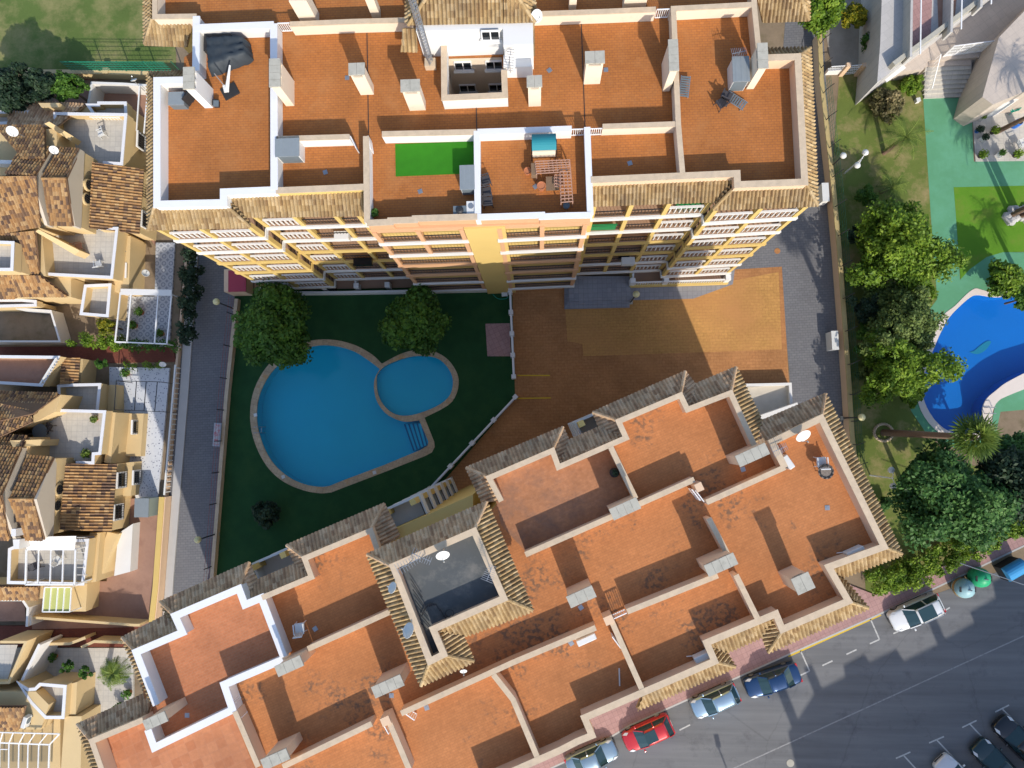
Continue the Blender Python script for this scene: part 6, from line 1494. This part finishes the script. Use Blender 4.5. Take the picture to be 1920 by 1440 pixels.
shed('tall grey corrugated cabinet beside the artificial grass', 876, 333, .75, 1.3, 1.0, T['galv'])
shed('grey roofed shed beside the leaning chairs on the eastern terrace', 1389, 130, .85, 1.35, 1.2, T['galv'])
q = P(1020, 263, ZR + 1.7)
o = onroof('garden_swing', 'canopied garden swing with teal top against the white wall', 'garden swing', 1020, 275)
m = MB(); R = rot2(A1); n = 8; secs = []
for i in range(n + 1):
    t = i / n - .5; secs.append([q + R @ Vector((x, t * .95, -.25 * (2 * t) ** 2)) for x in (-.68, .68)])
loft(m, secs, cap=False); c_ = m.build('canopy', plain('teal_canvas', (.02, .20, .24), .7, .1, 1.5), o); c_.modifiers.new('t', 'SOLIDIFY').thickness = .03
MB().box((q.x, q.y - .45, ZR + 1.05), (1.3, .08, .55), A1).build('back_cushion', T['cushion'] if 'cushion' in T else T['cream'], o); MB().box((q.x, q.y - .2, ZR + .5), (1.3, .5, .12), A1).build('seat', T['cream'], o)
for s in (-.7, .7):
    m = MB(); m.bar((q.x + s, q.y - .5, ZR), (q.x + s, q.y, ZR + 1.75), .05, .05); m.bar((q.x + s, q.y + .5, ZR), (q.x + s, q.y, ZR + 1.75), .05, .05); m.build('leg', T['iron'], o)
# trellis and stacked wooden furniture
o = onroof('wooden_trellis', 'heap of wooden lattice panels and a bench on the central terrace', 'trellis', 1040, 330)
def lattice(root, px, z, name='lattice_panel', nx=8, ny=5, w_=.05):
    q = PL(px, z); m = MB()
    for i in range(nx + 1): m.bar(q[0].lerp(q[1], i / nx), q[3].lerp(q[2], i / nx), w_, .04)
    for j in range(ny + 1): m.bar(q[0].lerp(q[3], j / ny) + Vector((0, 0, .04)), q[1].lerp(q[2], j / ny) + Vector((0, 0, .04)), w_, .03)
    return m.build(name, T['woodp'] if 'woodp' in T else T['wood'], root)
T['woodp'] = plain('pinkish_wood', (.42, .24, .17), .85, .15, 4, obj=True)
lattice(o, [(1003, 303), (1068, 300), (1070, 322), (1006, 326)], ZR + .9); lattice(o, [(1050, 322), (1070, 322), (1074, 378), (1052, 380)], ZR + 1.0, nx=3, ny=9)
lattice(o, [(1040, 328), (1052, 328), (1052, 350), (1040, 350)], ZR + .7, nx=3, ny=4)
boxes(o, 'bench', 'wood', [(tuple(P(1036, 344, ZR + .45)), (.75, .8, .08), A1)]); boxes(o, 'crate', 'wood', [(tuple(P(1001, 320, ZR + .6)), (.3, .7, .5), A1)])
for u, v in ((1003, 303), (1068, 300), (1070, 322), (1006, 326), (1074, 378), (1052, 380)): q = P(u, v, ZR + .9); MB().bar((q.x, q.y, ZR), (q.x, q.y, ZR + .9), .06, .06).build('leg', T['woodp'], o)
def pot(label, u, v, z, r=.18, mat='terra', plant='leaf1', name='plant_pot', h=.35, pr=.3, group=None):
    q = P(u, v, z + h); ro = thing(name, label, 'plant pot', (q.x, q.y, z), group)
    MB().lathe((q.x, q.y, z), [(r * .7, 0), (r, h), (r * .85, h), (r * .8, h - .04)], 12).build('pot', T[mat], ro)
    if plant: V, Q, col = leaves([(q.x, q.y, z + h + pr * .5)], [pr], [180], .09, [.55]); meshobj('plant', V, Q, T[plant], ro, col=col)
T['terra'] = plain('terracotta_pot', (.45, .17, .08), .85, .1, 4)
pot('small leafy pot in the corner of the terrace with artificial grass', 703, 400, ZR, .14, pr=.25)
pot('round terracotta pot left of the wooden lattice heap', 989, 320, ZR, .22, plant=None); pot('terracotta pot with a lid beneath the lattice heap', 1015, 348, ZR, .26, plant=None, h=.5)
pot('grey ball-topped pot below the lattice heap', 1062, 385, ZR, .2, mat='greypl', plant=None)
def chair(label, u, v, rz, mat='wicker', z=ZR, s=1.0, group='garden chairs on the roof terraces', arms=True):
    r = thing('garden_chair', label, 'chair', (0, 0, 0), group); M_ = T[mat]
    MB().box((0, 0, .42), (.52, .52, .06)).build('seat', M_, r)
    m = MB()
    for i in range(6): m.bar((-.24, -.22 + i * .088, .45), (-.38, -.22 + i * .088, .95), .03, .05)
    m.bar((-.38, -.26, .95), (-.38, .26, .95), .05, .06); m.build('backrest', M_, r)
    for a in (-.23, .23):
        for b in (-.23, .23): MB().tube((a, b, .4), (a * 1.15, b * 1.15, 0), .025, n=6).build('leg', M_, r)
    if arms:
        for b in (-.27, .27): m = MB(); m.bar((-.3, b, .66), (.25, b, .64), .06, .03); m.bar((.2, b, .4), (.22, b, .64), .03, .03); m.build('armrest', M_, r)
    q = P(u, v, z + .4); r.location = (q.x, q.y, z); r.rotation_euler = (0, 0, rz); r.scale = (s,) * 3; return r
chair('white plastic armchair on the terrace beside the tiled stair tower', 562, 1177, A2 + 1.3, 'plw', s=1.0)
chair('white plastic armchair behind the round mosaic table', 1540, 866, A2 + 1.2, 'plw')
for (u, v, a, lb) in ((911, 338, .3, 'grey wicker chair nearest the swing beside the white wall'), (913, 360, .2, 'grey wicker chair in the middle of the row beside the white wall'), (915, 378, .1, 'dark wicker chair lowest of the row beside the white wall'), (1353, 193, 2.2, 'dark folding chair leaning among the lounger pieces'), (1362, 180, 1.1, 'blue-grey folding chair beside the roof shed')): chair(lb, u, v, a)
for k, (u, v, rz, lb) in enumerate(((1284, 162, 1.45, 'grey folded slatted lounger against the terrace wall'), (1380, 188, -.6, 'grey slatted lounger beneath the dark folding chairs'))):
    r = thing('sun_lounger', lb, 'sun lounger', tuple(P(u, v, ZR)), 'slatted loungers'); R = rot2(rz); q = P(u, v, ZR + .3); m = MB()
    for i in range(9): p = R @ Vector((i * .14 - .56, 0, 0)); m.box((q.x + p.x, q.y + p.y, ZR + .3), (.09, .5, .03), rz)
    m.build('slats', T['greypl'], r); m = MB()
    for s in (-.26, .26): a = q + R @ Vector((-.65, s, 0)); b = q + R @ Vector((.65, s, 0)); m.bar((a.x, a.y, ZR + .27), (b.x, b.y, ZR + .27), .04, .05)
    m.build('frame', T['steel'], r)
    for sx in (-.5, .5):
        for s in (-.24, .24): p = q + R @ Vector((sx, s, 0)); MB().bar((p.x, p.y, ZR), (p.x, p.y, ZR + .26), .04, .04).build('leg', T['steel'], r)
r = onroof('kitchen_unit', 'dark barbecue and small sink unit in the corner of the grass-carpeted terrace', 'barbecue', 870, 394)
q = P(862, 394, ZR + .9); MB().box((q.x, q.y, ZR + .45), (.75, .5, .9), A1).build('barbecue', T['greypl'], r); MB().lathe((q.x, q.y, ZR + .88), [(.22, 0), (.22, .08), (.1, .14)], 14).build('burner', T['iron'], r); q = P(883, 390, ZR + .9); MB().box((q.x, q.y, ZR + .45), (.5, .8, .9), A1).build('counter', T['plw'], r); MB().lathe((q.x, q.y + .1, ZR + .88), [(.14, 0), (.16, .06)], 12).build('sink', T['steel'], r)
r = onroof('storage_cabinet', 'blue-grey chest and folded chairs in the corner behind the western chimney', 'storage chest', 330, 190, 'roof terrace cabinets'); q = P(331, 185, ZR + .6); MB().box((q.x, q.y, ZR + .3), (.9, .75, .6), 0).build('chest', T['greypl'], r); MB().box((q.x, q.y, ZR + .63), (.95, .8, .06), 0).build('lid', T['galv'], r)
for k in range(3): p = P(352 + k * 6, 184 - k * 7, ZR + .5); MB().box((p.x, p.y, ZR + .45), (.08, .6, .9), -.5).build('folded_chair', T['blackp'], r)
r = onroof('round_table', 'round table with dark mosaic wicker top on the easternmost terrace', 'table', 1549, 884)
q = P(1549, 884, ZR + .72); m = MB(); m.lathe((q.x, q.y, ZR + .68), [(.42, 0), (.42, .03)], 24); m.build('table_top', plain('speckled_mosaic', (.22, .18, .15), .7, .6, 9, fine=3), r)
m = MB()
for k in range(10): a = k * .628; m.tube((q.x + math.cos(a) * .42, q.y + math.sin(a) * .42, ZR + .72), (q.x + math.cos(a + 1.5) * .42, q.y + math.sin(a + 1.5) * .42, ZR + .72), .02, n=5)
m.build('rim_lattice', T['iron'], r)
for k in range(4): a = k * 1.57; MB().tube((q.x + math.cos(a) * .3, q.y + math.sin(a) * .3, ZR), (q.x + math.cos(a) * .2, q.y + math.sin(a) * .2, ZR + .68), .02, n=6).build('leg', T['iron'], r)
# satellite dishes
def dish(label, u, v, z, r=.4, az=None, zb=None, group='satellite dishes', mat='plw'):
    q = P(u, v, z); ro = thing('satellite_dish', label, 'satellite dish', (q.x, q.y, zb if zb else z - .8), group)
    az = math.atan2(SUNAZ.y, SUNAZ.x) if az is None else az
    d = Vector((math.cos(az) * .72, math.sin(az) * .72, .69)); R = Vector((0, 0, 1)).rotation_difference(d).to_matrix()
    MB().lathe(q, [(.02, -.12 * r / .4), (r * .5, -.09 * r / .4), (r * .8, -.04 * r / .4), (r, .02), (r * .97, .035), (r * .78, -.02 * r / .4), (r * .45, -.07 * r / .4), (.02, -.10 * r / .4)], 24, axis=R).build('dish', T[mat], ro, smooth=True)
    m = MB(); tip = q + d * r * 1.1; m.tube(q + R @ Vector((0, -r, 0)), tip, .015, n=5); m.lathe(tip, [(.04, -.05), (.04, .05)], 8, axis=R); m.build('feed_arm', T['steel'], ro)
    MB().tube(q - d * .12, (q.x - d.x * .25, q.y - d.y * .25, zb if zb else z - .8), .03, n=6).build('mount', T['steel'], ro)
dish('large white dish on the grey flat tower roof', 830, 1041, 23.6, .36, zb=22.3); dish('white dish tilted on the left tile edge of the tower, larger', 766, 1182, 23.2, .4, az=2.6, zb=22.0); dish('small white dish on the left tile edge of the tower, higher up', 736, 1102, 23.2, .3, az=2.6, zb=22.0)
dish('white dish fixed to the parapet corner beside the mosaic table', 1506, 817, 21.2, .42, zb=19.6); dish('small dish below the tiled notch of the tower', 869, 1258, 20.6, .2, az=-1.4, zb=19.6)
dish('big round white dish on the mottled roof near the left edge', 23, 246, 8.4, .42, zb=7.0); dish('round white dish on the pale gable stripe', 101, 281, 7.4, .34, zb=6.0); dish('white dish on the wall corner above the ring-patterned patio', 273, 512, 2.4, .32, az=.3, zb=1.4); dish('small white dish on the tall chimney stub beside the tiled block edge', 251, 150, 3.4, .28, az=1.8, zb=1.8)
dish('white dish at the tile corner of the upper stair tower', 1006, 30, 22.6, .35, az=-.9, zb=21.6)
dish('round white dish in the speckled patio garden', 305, 683, 2.0, .28, zb=.3)
# antennas
def antenna(label, u, v, z, h=1.4, rz=.3, n=9, L=1.2, zb=22.3):
    q = P(u, v, z); r = thing('tv_antenna', label, 'antenna', (q.x, q.y, zb), 'television antennas'); MB().tube((q.x, q.y, zb), (q.x, q.y, z + .3), .025, n=6).build('mast', T['steel'], r)
    m = MB(); d = Vector((math.cos(rz), math.sin(rz), 0)); s = Vector((-d.y, d.x, 0)); m.bar(q - d * L / 2, q + d * L / 2, .03, .03)
    for i in range(n): p = q + d * (L * (i / (n - 1) - .5)); w_ = .32 - .015 * i; m.bar(p - s * w_, p + s * w_, .02, .02)
    m.build('aerial', T['steel'], r)
antenna('tangle of television aerials on the upper left corner of the grey tower roof', 765, 1058, 24.6, rz=.5); antenna('long aerial beside the large dish on the grey tower roof', 790, 1045, 24.3, rz=-.4, L=1.0)
antenna('aerial on the right parapet of the grey tower roof', 918, 1075, 24.0, rz=1.2, L=.8); antenna('aerial on the low annex of the upper stair tower', 955, 112, 22.2, rz=1.4, zb=20.8)
antenna('black aerial at the corner post of the easternmost terrace', 1462, 842, 20.9, rz=.4, L=.8, zb=19.6); antenna('aerial behind the eastern roof shed', 1386, 98, 21.0, rz=.2, L=.8, zb=19.6)
# lattice mast
r = thing('lattice_mast', 'tall grey lattice mast on a concrete block beside the white stair tower', 'mast', tuple(P(807, 118, ZR))); q = P(806, 116, ZR + .5); MB().box((q.x, q.y, ZR + .25), (.62, .5, .5), 0).build('base', T['stone'], r)
m = MB(); hM = 10; cs = [Vector((q.x + math.cos(a) * .2, q.y + math.sin(a) * .2, 0)) for a in (.5, 2.6, 4.7)]
for c in cs: m.tube((c.x, c.y, ZR + .5), (c.x, c.y, ZR + hM), .03, n=6)
for k in range(30):
    z0 = ZR + .5 + k * .315; 
    for i in range(3): a, b = cs[i], cs[(i + 1) % 3]; m.bar((a.x, a.y, z0), (b.x, b.y, z0 + .31), .02, .02); m.bar((a.x, a.y, z0), (b.x, b.y, z0), .015, .015)
m.build('lattice', T['steel'], r)
# floor drains / small dark things on roofs
nd = 0
for u, v, lb in ((651, 146, 'beside the first chimney shadow'), (610, 323, 'in the small shaded terrace of the upper block'), (1030, 132, 'between the two middle chimneys'), (1136, 131, 'beside the broad middle chimney'), (1181, 306, 'in the narrow shaded terrace of the upper block'), (1004, 350, 'near the lattice heap'), (1551, 952, 'on the easternmost terrace'), (1393, 880, 'in the shaded strip below the corner chimney'), (591, 1179, 'beside the white plastic armchair'), (734, 1304, 'below the central chimney of the diagonal block'), (800, 1327, 'beside the small gate of the diagonal block'), (1071, 1206, 'beside the long wall air conditioner'), (351, 1341, 'in the shade of the white-walled terrace'), (788, 359, 'below the artificial grass'), (1089, 1139, 'beneath the chimney by the gates')):
    q = P(u, v, ZR); r = MB(); r.box((q.x, q.y, ZR + .012), (.26, .26, .02), A1 + .3 * (nd % 3)); r.box((q.x, q.y, ZR + .026), (.14, .14, .012), .8); tag(r.build('floor_drain', T['steel']), 'small square metal floor drain ' + lb, 'floor drain', 'roof floor drains'); nd += 1
# cable coils on the tower roof
m = MB(); pr = None
for k in range(60):
    t = k / 59; c = P(790 + 65 * t, 1150 - 20 * math.sin(t * 5) + 6 * rng.random(), 22.45); 
    if pr is not None: m.tube(pr, c, .03, n=5)
    pr = c
pr = None
for k in range(40):
    a = k * .5; c = P(843 + 8 * math.cos(a), 1150 + 7 * math.sin(a), 22.5); 
    if pr is not None: m.tube(pr, c, .02, n=5)
    pr = c
tag(m.build('cable_tangle', T['iron']), 'black cables coiled along the lower edge of the grey tower roof', 'cables')
m = MB()
for k in range(5):
    a = P(770 + k * 4, 1085 + k * 20, 22.5); b = P(792 + k * 5, 1120 + k * 18, 22.5); m.tube(a, b, .025, n=5)
tag(m.build('cable_bundle', T['iron']), 'black cables along the left parapet of the grey tower roof', 'cables')
r = onroof('washing_line', 'small drying rack with a dark ball on the dusty terrace', 'ornament', 1152, 886); q = P(1152, 886, ZR + .3); MB().lathe((q.x, q.y, ZR), [(.1, 0), (.26, .15), (.28, .3), (.15, .5)], 14).build('pot', T['blackp'], r); V, Q, col = leaves([(q.x, q.y, ZR + .5)], [.2], [80], .07, [.8]); meshobj('plant', V, Q, T['leafd'], r, col=col)
m = MB(); m.tube(P(1161, 1253, ZR + .04), P(1162, 1286, ZR + .04), .04, n=6); tag(m.build('plastic_pipe', T['plw']), 'thin white pipe lying on the shaded street-side terrace', 'pipe')
# board in the driveway
r = thing('notice_board', 'framed notice board with faded pink patches mounted flat beside the driveway wall', 'notice board', tuple(P(407, 815, 0))); q = P(407, 815, 1.0)
MB().box((q.x, q.y, .98), (.62, 1.95, .08), -.05).build('frame', T['steel'], r); MB().box((q.x, q.y, 1.03), (.5, 1.8, .03), -.05).build('board', plain('faded_board', (.45, .42, .42), .6, .3, 2, stain=3, stain_c=(.45, .12, .15), thr=(.5, .6)), r)
for s in (-.8, .8): MB().bar((q.x, q.y + s, 0), (q.x, q.y + s, .95), .05, .05).build('leg', T['iron'], r)
# patio things on the right
T['tealpl'] = plain('teal_plastic', (.02, .30, .22), .4, .08, 2, obj=True); T['bluepl'] = plain('blue_plastic', (.02, .13, .5), .4, .08, 2, obj=True)
chair('teal plastic chair on the planted patio', 1897, 203, 2.4, 'tealpl', 0.04, 1.1); chair('white garden chair at the right edge of the planted patio', 1913, 270, .4, 'plw', .04, 1.1)
for u, v, lb, pl_ in ((1842, 218, 'white square planter nearest the pale steps', 'leaf2'), (1846, 258, 'white square planter beside the dark palm trunk', 'leafd'), (1877, 288, 'white square planter in the middle of the patio edge', 'leaf1')):
    q = P(u, v, .4); r = thing('square_planter', lb, 'planter', (q.x, q.y, .04), 'square white planters'); b = MB().wall([(q.x - .28, q.y), (q.x, q.y - .28), (q.x + .28, q.y), (q.x, q.y + .28)], .04, .5, .06, True); b.build('box', T['white'], r); MB().prism([(q.x - .26, q.y), (q.x, q.y - .26), (q.x + .26, q.y), (q.x, q.y + .26)], .05, .4).build('soil', T['dirt'], r)
    V, Q, col = leaves([(q.x, q.y, .6)], [.3], [220], .08, [.5]); meshobj('plant', V, Q, T[pl_], r, col=col)
for u, v, lb in ((1842, 290, 'round leafy pot at the left corner of the patio'), (1908, 289, 'round leafy pot at the right edge of the patio'), (1825, 200, 'dark plant beside the steps'), (1865, 245, 'olive potted shrub under the dark palm trunk')): pot(lb, u, v, .04, .25, 'blackp', 'leaf2', h=.4, pr=.4)
pot('maroon leafed pot with blue rim on the patio', 1836, 243, .04, .22, 'bluepl', 'leafd', h=.4, pr=.35)
for u, v, lb in ((1830, 145, 'blue plastic drum beside the handrail of the pale steps'), (1912, 228, 'blue crate under the dark palm trunk')):
    q = P(u, v, .8); r = thing('water_drum', lb, 'drum', (q.x, q.y, .0)); MB().lathe((q.x, q.y, 0), [(.3, 0), (.32, .3), (.3, .8), (.27, .85)], 14).build('body', T['bluepl'], r); MB().lathe((q.x, q.y, .84), [(.24, 0), (.24, .05)], 14).build('lid', T['blackp'], r)
r = thing('white_bollard', 'short white electrical box on the lawn by the green path', 'electrical box', tuple(P(1722, 187, 0))); q = P(1722, 187, .4); MB().box((q.x, q.y, .2), (.3, .3, .4), .2).build('body', T['white'], r); MB().box((q.x, q.y, .42), (.34, .34, .04), .2).build('lid', T['plw'], r)
r = thing('lounge_chair', 'low garden chair with a pale seat at the corner of the pool lawn', 'chair', tuple(P(945, 552, 0))); q = P(946, 550, .4); MB().box((q.x, q.y, .4), (.5, .5, .05), .1).build('seat', T['plw'], r)
for a in (-.2, .2):
    for b in (-.2, .2): MB().bar((q.x + a, q.y + b, 0), (q.x + a, q.y + b, .4), .03, .03).build('leg', T['steel'], r)
hs = smoothpath([(924, 552), (934, 560), (948, 560), (953, 556)], 5, False); m = MB()
for a, b in zip(hs[:-1], hs[1:]): m.tube(P(*a, .06), P(*b, .06), .03, n=5)
tag(m.build('garden_hose', T['tealpl']), 'green hose lying on the dark lawn corner', 'hose')
# pool fauna: mosaic dolphin on the blue pool floor
dp = smoothpath([(1818, 660), (1832, 664), (1846, 658), (1856, 646), (1858, 640), (1850, 640), (1838, 648), (1826, 658)], 3)
flat('mosaic_fish', dp, -1.46, plain('teal_mosaic', (.015, .22, .30), .6, .1, 3)); bpy.data.objects['mosaic_fish']['kind'] = 'structure'
r = thing('pool_ladder', 'steel ladder at the lower right rim of the blue pool', 'ladder', tuple(P(1852, 770, 0)))
for s in (-.25, .25):
    c = P(1852, 770, 0) + Vector((0, s, 0)); m = MB(); m.tube(c + Vector((-.3, 0, -.9)), c + Vector((-.3, 0, .5)), .03, n=6); m.tube(c + Vector((-.3, 0, .5)), c + Vector((.35, 0, .5)), .03, n=6); m.tube(c + Vector((.35, 0, .5)), c + Vector((.35, 0, .0)), .03, n=6); m.build('rail', T['steel'], r)
for z in (-.25, -.5): q = P(1852, 770, 0); MB().bar((q.x - .3, q.y - .25, z), (q.x - .3, q.y + .25, z), .08, .03).build('rung', T['steel'], r)
# terrace table on house D
r = thing('round_table', 'round blue-grey table on the cream terrace of the house with oval windows', 'table', tuple(P(74, 810, 3.1))); q = P(74, 809, 3.85); MB().lathe((q.x, q.y, 3.8), [(.62, 0), (.62, .04)], 24).build('table_top', T['greypl'], r); MB().lathe((q.x, q.y, 3.1), [(.3, 0), (.06, .1), (.06, .7)], 10).build('leg', T['iron'], r)
pot('spiky yucca pot at the lower corner of the cream terrace', 163, 850, 3.1, .2, 'terra', 'palm', h=.3, pr=.4); pot('small spiky pot at the upper corner of the cream terrace', 178, 786, 3.1, .16, 'terra', 'palm', h=.3, pr=.3)
r = thing('storage_cabinet', 'pale grey-green metal cabinet standing on the brown patio', 'cabinet', tuple(P(265, 953, GZ))); q = P(266, 952, GZ + 1.6); MB().box((q.x, q.y, GZ + .8), (1.15, 1.5, 1.6)).build('body', plain('grey_green_metal', (.30, .36, .34), .5, .06, 1), r); MB().box((q.x, q.y, GZ + 1.63), (1.2, 1.55, .06)).build('roof', T['galv'], r)
fr = thing('pergola', 'thin white pergola frame over the ring-patterned patio', 'pergola', tuple(P(270, 600, GZ))); m = MB(); zz = GZ + 2.3
for a, b in (((226, 549), (322, 552)), ((322, 552), (313, 645)), ((313, 645), (216, 641)), ((216, 641), (226, 549)), ((246, 550), (238, 642)), ((297, 551), (290, 644))): m.bar(P(*a, zz), P(*b, zz), .1, .1)
m.build('frame', T['steelw'], fr)
for a in ((226, 549), (322, 552), (313, 645), (216, 641)): q = P(*a, zz); MB().bar((q.x, q.y, GZ), (q.x, q.y, zz), .09, .09).build('post', T['steelw'], fr)
MB().bar(P(226, 547, zz + .1), P(322, 549, zz + .1), .5, .06).build('beam', T['white'], fr)
f2 = thing('pergola', 'thin black pergola frame over the speckled patio', 'pergola', tuple(P(255, 740, GZ))); m = MB()
for a, b in (((218, 714), (300, 716)), ((214, 768), (303, 772)), ((218, 714), (214, 768)), ((256, 715), (252, 770)), ((274, 716), (270, 770)), ((295, 716), (290, 772))): m.bar(P(*a, zz), P(*b, zz), .05, .05)
m.build('frame', T['iron'], f2)
for a in ((218, 714), (300, 716), (214, 768), (303, 772)): q = P(*a, zz); MB().bar((q.x, q.y, GZ), (q.x, q.y, zz), .05, .05).build('post', T['iron'], f2)

# clutter on the house terraces and in the street-side gardens
ac('white air conditioner low on the east wall of the northern house', 249, 283, 1.57, .8, 1.6); ac('white air conditioner on the ledge above the ring-patterned patio', 233, 470, 1.57, .8, 2.0); ac('grey-white air conditioner at the end of the short brown tile roof, lower left corner', 50, 1352, 1.3, .9, 3.4)
chair('dark garden chair left of the round table on the cream terrace', 92, 800, 2.6, 'wicker', 3.1); chair('dark garden chair below the round table on the cream terrace', 80, 828, 1.2, 'wicker', 3.1)
chair('white garden chair on the northern cream terrace', 190, 250, 3.5, 'plw', 3.1); chair('white garden chair by the slatted rail of the long southern terrace', 185, 495, 1.8, 'plw', 3.1)
chair('brown wooden chair against the wall of the long southern terrace', 148, 462, .2, 'woodp', 3.1); chair('white chair under the glazed pergola', 110, 1050, 1.0, 'plw', 3.1); chair('dark chair in the corner of the glazed pergola', 70, 1060, .4, 'wicker', 3.1)
for u, v, lb in ((250, 610, 'planted box under the white pergola'), (300, 625, 'leafy pot in the lower right corner of the ring-patterned patio'), (262, 585, 'tall leafy pot beside the white pergola bar')): pot(lb, u, v, .3, .28, 'terra', 'leaf1', h=.4, pr=.4)
for u, v, lb in ((236, 700, 'leafy pot on the speckled patio beside the black pergola'), (100, 1232, 'dark leafy pot by the doorway of the lowest house'), (225, 1325, 'dark leafy pot at the lower end of the palm garden'), (240, 1300, 'small green pot beside the palm garden wall')): pot(lb, u, v, .3, .25, 'terra', 'leaf1', h=.35, pr=.42)
# street lamps standing across the road, just outside the picture
sp_ = P(1345, 1396, 0); hL = 8.0; ofs = Vector((SUNAZ.x, SUNAZ.y, 0)) * (hL / math.tan(SUNEL)); b = sp_ + ofs
r = thing('street_lamp', 'tall street lamp across the road, below the lower picture edge', 'street lamp', (b.x, b.y, 0)); MB().tube((b.x, b.y, 0), (b.x, b.y, hL), .09, .06, 8).build('post', T['steel'], r); MB().box((b.x, b.y + .3, hL), (.35, .9, .15), .2).build('lantern', T['steel'], r)
